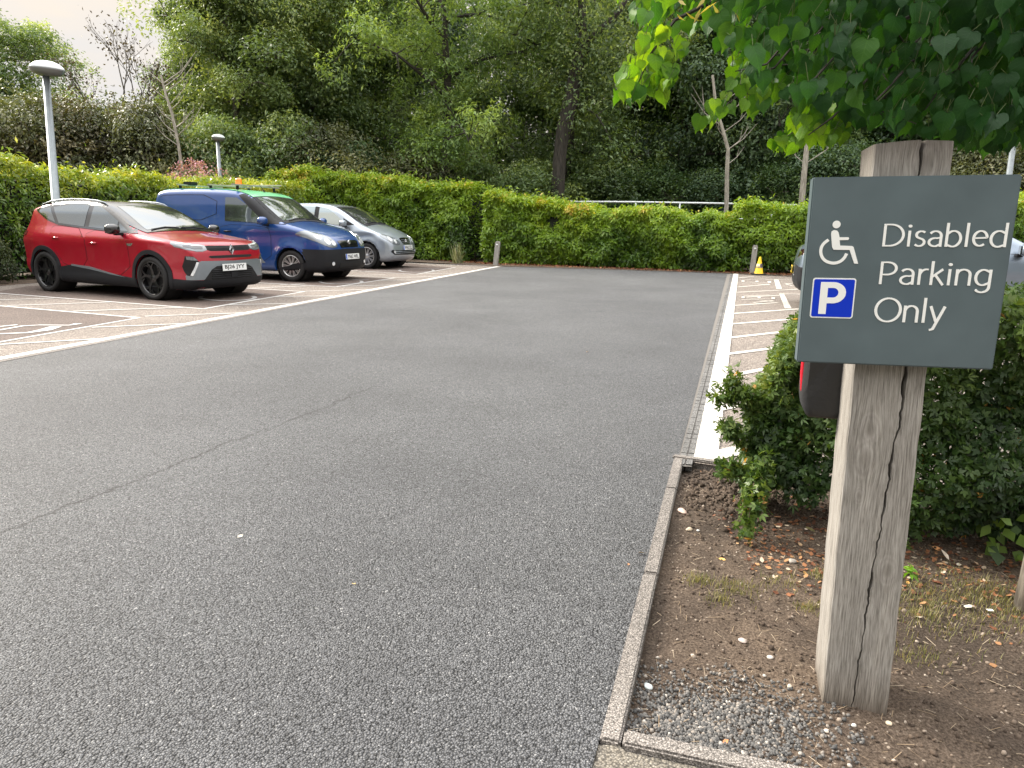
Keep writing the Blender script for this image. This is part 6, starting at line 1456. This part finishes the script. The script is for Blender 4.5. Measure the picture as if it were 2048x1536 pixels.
cs.patch('windscreen', [(-.34, .62), (-.34, -.62), (-1.12, -.525), (-1.12, .525)], 'top', .013, m_glass, red)
cs.patch('roof_panel', [(-1.17, .63), (-1.17, -.63), (-2.2, -.66), (-3.18, -.60), (-3.18, .60), (-2.2, .66)], 'top', .0085, m_gblk, red)
for s_ in (-1, 1):
    xx_ = [-1.25, -1.33, -1.5, -1.8, -2.1, -2.4, -2.7, -2.95, -3.02]; pts = cs.hit(np.array([[x, s_*.595] for x in xx_]), 'top')+np.array([[0, 0, h] for h in (.0, .022, .034, .038, .038, .038, .034, .02, 0)])
    pts = [tuple(v) for v in pts]
    mb = MB(); mb.tube(pts, [.008, .013, .014, .014, .014, .014, .014, .013, .008], 8); mb.build('roof_rail', m_skid, red, True)
doors(cs, red, m_red, [('f', [(-.50, .345), (-1.50, .425), (-1.52, .8), (-1.52, 1.075), (-.75, 1.035), (-.50, 1.015)], -1.32, .865), ('r', [(-1.545, .43), (-2.12, .475), (-2.26, .64), (-2.40, .84), (-2.46, 1.08), (-2.36, 1.13), (-1.545, 1.078)], -2.27, .93)], m_red)
cs.both('side_cladding', [(-.36, .19), (-2.28, .19), (-2.28, .44), (-1.95, .49), (-1.5, .465), (-.9, .37), (-.36, .325)], 'side', .010, m_blk, red)
cs.both('sill_accent', [(-.62, .335), (-.95, .385), (-1.5, .475), (-1.95, .50), (-1.95, .475), (-1.5, .432), (-.95, .362)], 'side', .0125, m_skid, red, thick=.004)
for xa_ in (0, -2.64): cs.both('wheel_arch', ring(xa_, .345, .380, .448, -22, 202), 'side', .012, m_blk, red, res=.03)
cs.patch('lower_bumper', sym([(.0, .335), (-.60, .335), (-.80, .345), (-.865, .36), (-.865, .20), (-.5, .175), (0, .175)][::-1]), 'front', .008, m_blk, red)
cs.patch('silver_bumper_section', sym([(0, .548), (-.34, .548), (-.44, .50), (-.58, .342), (-.80, .345), (-.80, .40), (-.735, .61), (-.60, .635), (0, .625)][::-1]), 'front', .006, m_skid, red)
it_ = cs.patch('lower_grille', sym([(0, .548), (-.34, .548), (-.44, .50), (-.585, .335), (0, .335)][::-1]), 'front', .004, m_dark, red)
for k in range(5):
    z_ = .36+k*.032; mb = MB(); V = cs.hit(np.array([[y_, z_] for y_ in np.linspace(-.44, .44, 15)]), 'front')+np.array([.010, 0, 0]); mb.tube([tuple(v) for v in V], .007, 4); mb.build('grille_bar', m_blk, it_)
cs.patch('radar_cover', [(-.07, .36), (.07, .36), (.07, .45), (-.07, .45)], 'front', .018, m_blk, red)
cs.patch('upper_slot', sym([(0, .672), (-.42, .672), (-.47, .695), (-.44, .712), (0, .715)][::-1]), 'front', .003, m_dark, red)
gr = cs.patch('upper_grille', sym([(0, .782), (-.40, .785), (-.46, .80), (-.50, .865), (-.40, .868), (0, .862)][::-1]), 'front', .004, m_dark, red)
mb = MB()
for k in range(23):
    for s_ in (-1, 1):
        y_ = s_*(.07+k*.0165); A_ = cs.hit(np.array([[y_, .79], [y_+s_*.012, .825], [y_, .858]]), 'front')+np.array([.006, 0, 0])
        if k < 22: mb.tube([tuple(v) for v in A_], .0028, 4, False)
o_ = mb.build('grille_pattern', m_blk, gr); o_['kind'] = 'stuff'
for fl in (False, True):
    hl = cs.patch('headlight', [(-.47, .872), (-.62, .885), (-.76, .910), (-.835, .93), (-.862, .90), (-.855, .85), (-.79, .81), (-.66, .782), (-.56, .778), (-.47, .80)], 'front', .006, m_lampg, red, flip=fl, res=.02)
    cs.patch('headlamp_bezel', [(-.52, .855), (-.66, .865), (-.80, .875), (-.80, .85), (-.68, .815), (-.54, .815)], 'front', .009, pmat('headlamp_inner', (.05, .055, .065), .15, .3, coat=1), hl, flip=fl, res=.02)
    cs.patch('daytime_lamp', [(-.52, .868), (-.64, .880), (-.76, .903), (-.82, .915), (-.835, .895), (-.77, .885), (-.66, .866), (-.52, .858)], 'front', .0115, m_led, hl, flip=fl, res=.02)
    dr = cs.patch('side_air_slot', [(-.80, .715), (-.72, .705), (-.655, .625), (-.745, .40), (-.79, .415), (-.815, .56)], 'front', .009, m_dark, red, flip=fl, res=.02)
    cs.patch('vertical_lamp', [(-.695, .622), (-.660, .615), (-.745, .405), (-.768, .415)], 'front', .012, m_led, dr, flip=fl, res=.02)
    cs.patch('corner_reflector', [(-.795, .71), (-.725, .70), (-.672, .645), (-.74, .648), (-.79, .66)], 'front', .012, m_lampg, dr, flip=fl, res=.02)
    cs.patch('tail_lamp', [(-3.40, 1.00), (-3.12, 1.03), (-3.15, .96), (-3.40, .92)], 'side', .008, pmat('tail_lamp_dark', (.10, .02, .02), .1, coat=1), red, flip=fl)
cs.patch('rear_window', sym([(0, 1.12), (-.55, 1.12), (-.48, 1.36), (0, 1.36)][::-1]), 'rear', .005, m_glass, red); cs.patch('rear_bumper', sym([(0, .22), (-.75, .22), (-.75, .50), (0, .50)][::-1]), 'rear', .008, m_blk, red)
door_mirror(red, -.62, .93, 1.10, m_gblk, m_blk)
xf = float(cs.hit(np.array([[0, .525]]), 'front')[0, 0]); plate(red, 'BJ26 JYY', xf+.028, .522, m_plate, 4)
mb = MB()
def rh(w_, h_): return [(0, h_), (w_, 0), (0, -h_), (-w_, 0), (0, h_)]
for w_, h_, dx in ((.048, .078, .012), (.027, .045, .010)): mb.tube([(dx, y_, z_) for y_, z_ in rh(w_, h_)], .0075, 4)
o_ = mb.build('diamond_badge', pmat('badge_metal', (.32, .34, .36), .3, .8), red); xb = float(cs.hit(np.array([[0, .80]]), 'front')[0, 0]); o_.location = (xb+.008, 0, .80)
mb = MB(); mb.prism([(0, .088), (.055, 0), (0, -.088), (-.055, 0)], 0, .012, lambda x, y, z: (z, x, y)); o2 = mb.build('badge_backing', m_gblk, red); o2.location = (xb-.002, 0, .80)
for x0_, y0_, l_ in ((-.30, .05, .62), (-.29, -.55, .58)):
    mb = MB(); A_ = np.array([[x0_-.035*0-.03, y0_], [x0_-.075, y0_+.30], [x0_-.055, y0_+l_]]); A_ = cs.hit(A_, 'top')+np.array([0, 0, .022]); mb.tube([tuple(v) for v in A_], [.008, .009, .005], 5); mb.build('wiper', m_blk, red)
P = cs.hit(np.array([[-.42, -.50], [-.40, -.40]]), 'top')
for q, (r_, mt) in zip(P, ((.055, pmat('turquoise_sticker', (.05, .45, .55), .5)), (.035, pmat('pale_sticker', (.45, .50, .35), .5)))):
    mb = MB(); mb.lathe([(0, .0), (r_, 0), (r_, -.002)], 20); g_ = unit(cs.grad(q[None], False))[0]; o_ = mb.build('windscreen_sticker', mt, red); o_.location = tuple(q+g_*.010); o_.rotation_euler = Vector(g_).to_track_quat('Z', 'Y').to_euler()
cs.both('wing_badge', [(-.36, .885), (-.50, .875), (-.50, .845), (-.40, .84)], 'side', .006, m_chrome, red, res=.02)
for x_ in (0, -2.64):
    wheel(red, x_, -.795, .345, .262, .225, 'twist', m_rimblk, False); wheel(red, x_, .795, .345, .262, .225, 'twist', m_rimblk, True)

# ---------------- blue van with a pale green roof
VP = [(.60, .19), (.78, .22), (.855, .30), (.870, .48), (.860, .66), (.82, .80), (.70, .93), (.40, 1.06), (.05, 1.15), (-.22, 1.21), (-.60, 1.46), (-.93, 1.68), (-1.15, 1.77), (-1.5, 1.825), (-2.1, 1.85), (-3.0, 1.85), (-3.38, 1.82), (-3.50, 1.72), (-3.55, 1.3), (-3.565, .5), (-3.50, .28), (-3.2, .22), (-1.5, .20)]
cv = CarShape(VP, ([-3.6, -3.45, -3.1, -2.6, -1.6, -.6, 0, .35, .60, .80, .95], [.84, .885, .905, .915, .915, .912, .905, .88, .835, .75, .64]),
              ([.15, .30, .45, .70, .95, 1.12, 1.25, 1.5, 1.72, 1.82, 1.95], [-.05, -.012, .0, .0, -.008, -.03, -.055, -.10, -.15, -.185, -.27]), 2.755, .315, .365, cf=.16, cr=.05, r=.09, flare=.022, crease=((.98, .02, .04, .008),))
p, a = place_car(G(582, 564), -18.5, .915, 1.03); van = empty('parked_van', (p[0], p[1], .004), a); van.scale = (1.03, 1.03, 1.03); tag(van, 'blue panel van with a pale green roof, roof bars and an orange beacon', 'van', 'cars parked in the left bays')
m_blue = car_paint('blue_paint', (.006, .052, .22), .15, .30); m_green = pmat('pale_green_paint', (.16, .52, .24), .35, coat=.5)
car_body(cv, van, m_blue)
cv.both('pillar_trim', [(-.12, 1.135), (-.62, 1.15), (-1.26, 1.70), (-1.12, 1.755), (-.93, 1.66), (-.55, 1.41)], 'side', .008, m_blk, van)
cv.both('side_window', [(-.66, 1.155), (-1.56, 1.19), (-1.58, 1.66), (-1.30, 1.655), (-1.05, 1.52), (-.66, 1.225)], 'side', .013, m_glass, van)
cv.patch('windscreen_frame', [(-.16, .74), (-.16, -.74), (-.55, -.75), (-1.06, -.68), (-1.06, .68), (-.55, .75)], 'top', .008, m_blk, van)
cv.patch('windscreen', [(-.27, .67), (-.27, -.67), (-.95, -.60), (-.95, .60)], 'top', .012, m_glass, van)
cv.patch('roof_panel', [(-.99, .68), (-.99, -.68), (-1.5, -.655), (-2.2, -.65), (-3.34, -.62), (-3.34, .62), (-2.2, .65), (-1.5, .655)], 'top', .0125, m_green, van)
doors(cv, van, m_blue, [('f', [(-.44, .34), (-1.62, .33), (-1.66, .9), (-1.66, 1.12), (-.62, 1.09), (-.44, 1.03)], -1.48, .98)], m_blk)
cv.both('side_panel', [(-1.80, 1.20), (-3.30, 1.20), (-3.34, 1.64), (-3.2, 1.70), (-1.80, 1.70)], 'side', .0060, m_blue, van, rnd=1)
cv.both('panel_seam', [(-1.79, 1.19), (-3.31, 1.19), (-3.35, 1.65), (-3.2, 1.713), (-1.79, 1.713)], 'side', .0012, m_dark, van, rnd=1)
for pl in ([(-.60, .36), (-.67, .36), (-.86, .62), (-.82, .64)], [(-.78, .36), (-.86, .36), (-1.05, .60), (-.99, .62)]): cv.both('grey_stripe', pl, 'side', .0060, pmat('grey_decal', (.16, .18, .20), .45), van, res=.05)
cv.patch('front_bumper', sym([(0, .665), (-.30, .665), (-.36, .66), (-.80, .655), (-.895, .66), (-.895, .21), (-.5, .19), (0, .19)][::-1]), 'front', .010, m_blk, van)
cv.both('side_bumper', [(.72, .20), (.36, .20), (.37, .40), (.33, .52), (.28, .60), (.40, .655), (.72, .655)], 'side', .011, m_blk, van)
cv.patch('lower_grille', sym([(0, .59), (-.34, .59), (-.36, .42), (0, .42)][::-1]), 'front', .013, m_dark, van); cv.patch('air_intake', sym([(0, .39), (-.40, .39), (-.42, .28), (0, .28)][::-1]), 'front', .014, m_dark, van)
cv.patch('upper_grille', sym([(0, .69), (-.33, .69), (-.37, .815), (-.30, .83), (0, .835)][::-1]), 'front', .006, m_gblk, van)
mb = MB(); mb.lathe([(0, .016), (.030, .016), (.036, .012), (.044, .016), (.052, .010), (.052, 0)], 24, 'x'); o_ = mb.build('round_badge', m_chrome, van, True); xb = float(cv.hit(np.array([[0, .79]]), 'front')[0, 0]); o_.location = (xb+.004, 0, .79)
for fl in (False, True):
    hl = cv.patch('headlight', [(-.41, .715), (-.56, .685), (-.72, .715), (-.83, .80), (-.885, .93), (-.875, 1.005), (-.80, 1.025), (-.64, .965), (-.47, .875)], 'front', .007, m_lampg, van, flip=fl, res=.02, rnd=1)
    for (cy_, cz_, r_) in ((-.52, .775, .048), (-.65, .815, .062), (-.765, .90, .045)):
        cv.patch('lamp_bulb_housing', arc(cy_, cz_, r_, r_, 0, 330, 11), 'front', .011, m_led, hl, flip=fl, res=.02)
    fg = cv.patch('fog_lamp_recess', [(-.50, .42), (-.78, .40), (-.76, .33), (-.50, .33)], 'front', .013, m_dark, van, flip=fl, res=.03)
    cv.patch('fog_lamp', arc(-.60, .375, .038, .038, 0, 330, 11), 'front', .018, m_led, fg, flip=fl, res=.02)
door_mirror(van, -.50, .95, 1.20, m_blue, m_blk)
xf = float(cv.hit(np.array([[0, .50]]), 'front')[0, 0]); plate(van, 'YN63 WRL', xf+.028, .505, m_plate, 4, band=True)
for k, x_ in enumerate((-1.42, -2.1, -2.9)):
    rb = empty('roof_bar', (x_, 0, 1.91), 0, van); mb = MB(); mb.box((0, 0, .01), (.055, 1.52 if k == 0 else 1.36, .030), bev=.006); mb.build('bar', pmat('roof_bar_aluminium', (.42, .40, .36), .45, .4), rb)
    for s_ in (-1, 1): mb = MB(); mb.box((0, s_*.60, -.045), (.05, .05, .09), bev=.008); mb.build('foot', m_blk, rb)
mb = MB(); mb.box((-2.05, .42, 1.955), (1.9, .05, .03), bev=.006); mb.build('ladder_rail', pmat('timber_strip', (.45, .42, .35), .7), van)
mb = MB(); mb.box((-2.9, -.30, 1.96), (.20, .22, .07), bev=.01); mb.build('equipment_box', m_blk, van)
mb = MB(); mb.lathe([(.070, 1.935), (.072, 1.955), (.066, 1.965), (.066, 2.04), (.058, 2.065), (.035, 2.08), (0, 2.085)], 24, 'z', (-1.75, -.15, 0)); mb.build('orange_beacon', pmat('orange_lens', (.95, .22, .01), .25, coat=.6), van, True)
mb = MB(); mb.tube([(-1.22, .0, 1.80), (-1.26, .0, 1.86), (-1.34, 0, 1.95)], [.018, .007, .004], 6); mb.build('aerial', m_blk, van)
for y0_ in (-.58, .02):
    mb = MB(); A_ = cv.hit(np.array([[-.21, y0_], [-.26, y0_+.28], [-.24, y0_+.56]]), 'top')+np.array([0, 0, .022]); mb.tube([tuple(v) for v in A_], [.008, .009, .005], 5); mb.build('wiper', m_blk, van)
cv.patch('rear_door_window', sym([(0, 1.2), (-.62, 1.2), (-.58, 1.65), (0, 1.65)][::-1]), 'rear', .005, m_glass, van)
for x_ in (0, -2.755):
    wheel(van, x_, -.80, .315, .215, .195, 'multi', m_rimsil, False); wheel(van, x_, .80, .315, .215, .195, 'multi', m_rimsil, True)

# ---------------- silver compact
SP = [(.52, .17), (.68, .19), (.755, .28), (.765, .46), (.745, .62), (.66, .76), (.45, .88), (.15, 1.00), (-.12, 1.085), (-.55, 1.33), (-.92, 1.49), (-1.25, 1.56), (-1.7, 1.59), (-2.3, 1.575), (-2.8, 1.50), (-3.02, 1.42), (-3.14, 1.15), (-3.28, .95), (-3.31, .70), (-3.29, .38), (-3.2, .26), (-2.9, .19), (-1.5, .17)]
cz = CarShape(SP, ([-3.4, -3.2, -2.9, -2.5, -1.6, -.6, 0, .30, .50, .66, .85], [.76, .82, .87, .880, .880, .880, .872, .845, .795, .72, .60]),
              ([.15, .30, .45, .70, .90, 1.0, 1.12, 1.35, 1.5, 1.6], [-.05, -.012, .0, .0, -.010, -.04, -.075, -.15, -.215, -.29]), 2.57, .312, .360, cf=.20, cr=.08, r=.085, flare=.018, crease=((.84, .07, .03, .010),))
p, a = place_car(G(733, 538), -17.5, .87, 1.03); sil = empty('parked_car', (p[0], p[1], .004), a); sil.scale = (1.05, 1.03, 1.10); tag(sil, 'silver compact hatchback, farthest car in the left bays, beyond the blue van', 'car', 'cars parked in the left bays')
m_silv = car_paint('silver_metallic', (.36, .41, .47), .6, .32)
def compact(root, cz, m_silv, txt, pmat_, rearplate=False):
    car_body(cz, root, m_silv)
    for pl in ([(-.70, 1.045), (-1.42, 1.075), (-1.42, 1.475), (-1.15, 1.43), (-.90, 1.29), (-.70, 1.15)], [(-1.56, 1.08), (-2.25, 1.12), (-2.36, 1.45), (-1.9, 1.49), (-1.56, 1.485)], [(-2.36, 1.13), (-2.75, 1.22), (-2.70, 1.38), (-2.46, 1.44)]): cz.both('side_window', pl, 'side', .010, m_glass2, root)
    cz.both('pillar_trim', [(-.34, 1.055), (-.66, 1.04), (-.68, 1.215)], 'side', .004, m_blk, root); cz.both('door_pillar', [(-1.43, 1.075), (-1.55, 1.08), (-1.55, 1.49), (-1.43, 1.48)], 'side', .0055, m_blk, root)
    cz.patch('windscreen_frame', [(-.06, .66), (-.06, -.66), (-.5, -.67), (-.98, -.60), (-.98, .60), (-.5, .67)], 'top', .007, m_blk, root); cz.patch('windscreen', [(-.17, .60), (-.17, -.60), (-.90, -.55), (-.90, .55)], 'top', .011, m_glass, root)
    doors(cz, root, m_silv, [('f', [(-.42, .30), (-1.46, .30), (-1.49, .8), (-1.49, 1.055), (-.62, 1.01), (-.42, .96)], -1.32, .92), ('r', [(-1.515, .30), (-2.08, .34), (-2.20, .60), (-2.38, .80), (-2.42, 1.08), (-2.3, 1.10), (-1.515, 1.058)], -2.24, .96)], m_silv)
    cz.patch('lower_grille', sym([(0, .455), (-.40, .455), (-.69, .47), (-.71, .42), (-.62, .355), (0, .34)][::-1]), 'front', .006, m_blk, root)
    for z_ in (.385, .425):
        V = cz.hit(np.array([[y_, z_] for y_ in np.linspace(-.60, .60, 17)]), 'front')+np.array([.010, 0, 0]); mb_ = MB(); mb_.tube([tuple(v) for v in V], .007, 4); mb_.build('grille_bar', m_silv, root)
    g_ = cz.patch('upper_grille', sym([(0, .595), (-.20, .60), (-.27, .735), (-.20, .755), (0, .76)][::-1]), 'front', .006, m_gblk, root)
    for z_ in (.63, .67, .71):
        V = cz.hit(np.array([[y_, z_] for y_ in np.linspace(-.22, .22, 9)]), 'front')+np.array([.009, 0, 0]); mb_ = MB(); mb_.tube([tuple(v) for v in V], .006, 4); mb_.build('grille_bar', m_skid, g_)
    mb_ = MB(); mb_.lathe([(.043, 0), (.043, .008), (.050, .008), (.050, 0)], 28, 'x'); 
    for k in range(3): a_ = math.pi/2+k*2*math.pi/3; mb_.tube([(.006, 0, 0), (.006, .045*math.cos(a_), .045*math.sin(a_))], [.008, .003], 4)
    o_ = mb_.build('star_badge', m_chrome, root); xb_ = float(cz.hit(np.array([[0, .675]]), 'front')[0, 0]); o_.location = (xb_+.010, 0, .675)
    for fl in (False, True):
        hl = cz.patch('headlight', [(-.32, .60), (-.48, .575), (-.66, .62), (-.78, .73), (-.805, .82), (-.72, .85), (-.52, .795), (-.36, .69)], 'front', .006, m_lampg, root, flip=fl, res=.02, rnd=1)
        for (cy_, cz_, r_) in ((-.50, .665, .045), (-.64, .735, .05)): cz.patch('lamp_bulb_housing', arc(cy_, cz_, r_, r_, 0, 330, 11), 'front', .010, m_led, hl, flip=fl, res=.02)
        cz.patch('fog_lamp', arc(-.60, .42, .036, .036, 0, 330, 11), 'front', .014, m_led, root, flip=fl, res=.02)
        cz.patch('tail_lamp', [(-3.34, 1.0), (-3.05, 1.05), (-3.08, .82), (-3.34, .80)], 'side', .006, pmat('tail_lamp_red', (.30, .01, .01), .1, coat=1), root, flip=fl)
    door_mirror(root, -.58, .89, 1.09, m_silv, m_blk)
    xf_ = float(cz.hit(np.array([[0, .53]]), 'front')[0, 0]); plate(root, txt, xf_+.022, .520, pmat_, 6, band=True)
    for y0_ in (-.50, .02): mb_ = MB(); A_ = cz.hit(np.array([[-.11, y0_], [-.16, y0_+.25], [-.14, y0_+.5]]), 'top')+np.array([0, 0, .02]); mb_.tube([tuple(v) for v in A_], [.008, .009, .005], 5); mb_.build('wiper', m_blk, root)
    cz.patch('rear_window', sym([(0, 1.10), (-.55, 1.10), (-.50, 1.40), (0, 1.40)][::-1]), 'rear', .005, m_glass, root)
    for x_ in (0, -2.57): wheel(root, x_, -.765, .312, .215, .195, 'multi', m_rimsil, False); wheel(root, x_, .765, .312, .215, .195, 'multi', m_rimsil, True)
compact(sil, cz, m_silv, 'WF60 DZL', m_plate)

# ---------------- grey saloon in the right bays, its tail towards the road
QP = [(.62, .18), (.80, .22), (.86, .32), (.86, .55), (.80, .70), (.45, .84), (.05, .93), (-.30, .99), (-.75, 1.22), (-1.15, 1.38), (-1.6, 1.43), (-2.1, 1.40), (-2.7, 1.20), (-3.05, 1.06), (-3.40, 1.04), (-3.62, 1.01), (-3.68, .90), (-3.72, .60), (-3.70, .36), (-3.6, .26), (-3.3, .20), (-1.5, .17)]
cq = CarShape(QP, ([-3.8, -3.6, -3.2, -2.7, -1.6, -.6, 0, .35, .60, .80, .95], [.74, .80, .865, .89, .895, .895, .89, .86, .81, .73, .62]),
              ([.15, .30, .45, .70, .86, .95, 1.05, 1.25, 1.42, 1.6], [-.05, -.012, .0, .0, -.012, -.045, -.09, -.17, -.25, -.32]), 2.70, .32, .365, cf=.14, cr=.12, r=.085, flare=.016, crease=((.62, 0, .03, .008),))
hd = -20.0; ah = R_(hd); F_ = S2(math.cos(ah), math.sin(ah)); Lf = S2(-math.sin(ah), math.cos(ah)); p = S2(7.9, 10.05)+Lf*.89+F_*.06
sal = empty('parked_car', (p[0], p[1], .004), ah); tag(sal, 'silver-grey saloon in the right bays, mostly hidden behind the grey sign', 'car')
m_grey = car_paint('grey_blue_metallic', (.20, .25, .32), .6, .32); car_body(cq, sal, m_grey)
for pl in ([(-.85, 1.0), (-1.50, 1.015), (-1.50, 1.33), (-1.25, 1.31), (-1.0, 1.2)], [(-1.62, 1.015), (-2.25, 1.03), (-2.45, 1.20), (-2.1, 1.325), (-1.62, 1.335)]): cq.both('side_window', pl, 'side', .007, m_glass, sal)
cq.patch('windscreen', [(-.38, .60), (-.38, -.60), (-1.05, -.52), (-1.05, .52)], 'top', .0055, m_glass, sal); cq.patch('rear_window', [(-2.20, .50), (-2.20, -.50), (-2.95, -.56), (-2.95, .56)], 'top', .0055, m_glass, sal)
cq.patch('rear_bumper', sym([(0, .22), (-.70, .22), (-.80, .30), (-.80, .66), (-.45, .70), (-.40, .50), (0, .50)][::-1]), 'rear', .008, m_blk, sal)
for fl in (False, True):
    cq.patch('tail_lamp', [(-.46, .80), (-.83, .88), (-.83, .96), (-.50, .93)], 'rear', .008, pmat('smoked_tail_lamp', (.03, .01, .01), .1, coat=1), sal, flip=fl, res=.02)
    cq.patch('headlight', [(-.45, .62), (-.75, .68), (-.80, .78), (-.55, .72)], 'front', .006, m_lampg, sal, flip=fl, res=.02)
doors(cq, sal, m_grey, [('f', [(-.50, .30), (-1.52, .30), (-1.56, .98), (-.62, .95), (-.50, .90)], -1.40, .82), ('r', [(-1.58, .30), (-2.2, .34), (-2.36, .62), (-2.52, .80), (-2.55, .99), (-1.60, .985)], -2.36, .84)], m_grey)
door_mirror(sal, -.72, .90, 1.02, m_grey, m_blk); xr = float(cq.hit(np.array([[0, .60]]), 'rear')[0, 0]); plate(sal, 'WD14 KXN', xr-.022, .60, m_ylw, 4, rear=True)
for x_ in (0, -2.70): wheel(sal, x_, -.79, .32, .225, .205, 'multi', m_rimsil, False); wheel(sal, x_, .79, .32, .225, .205, 'multi', m_rimsil, True)
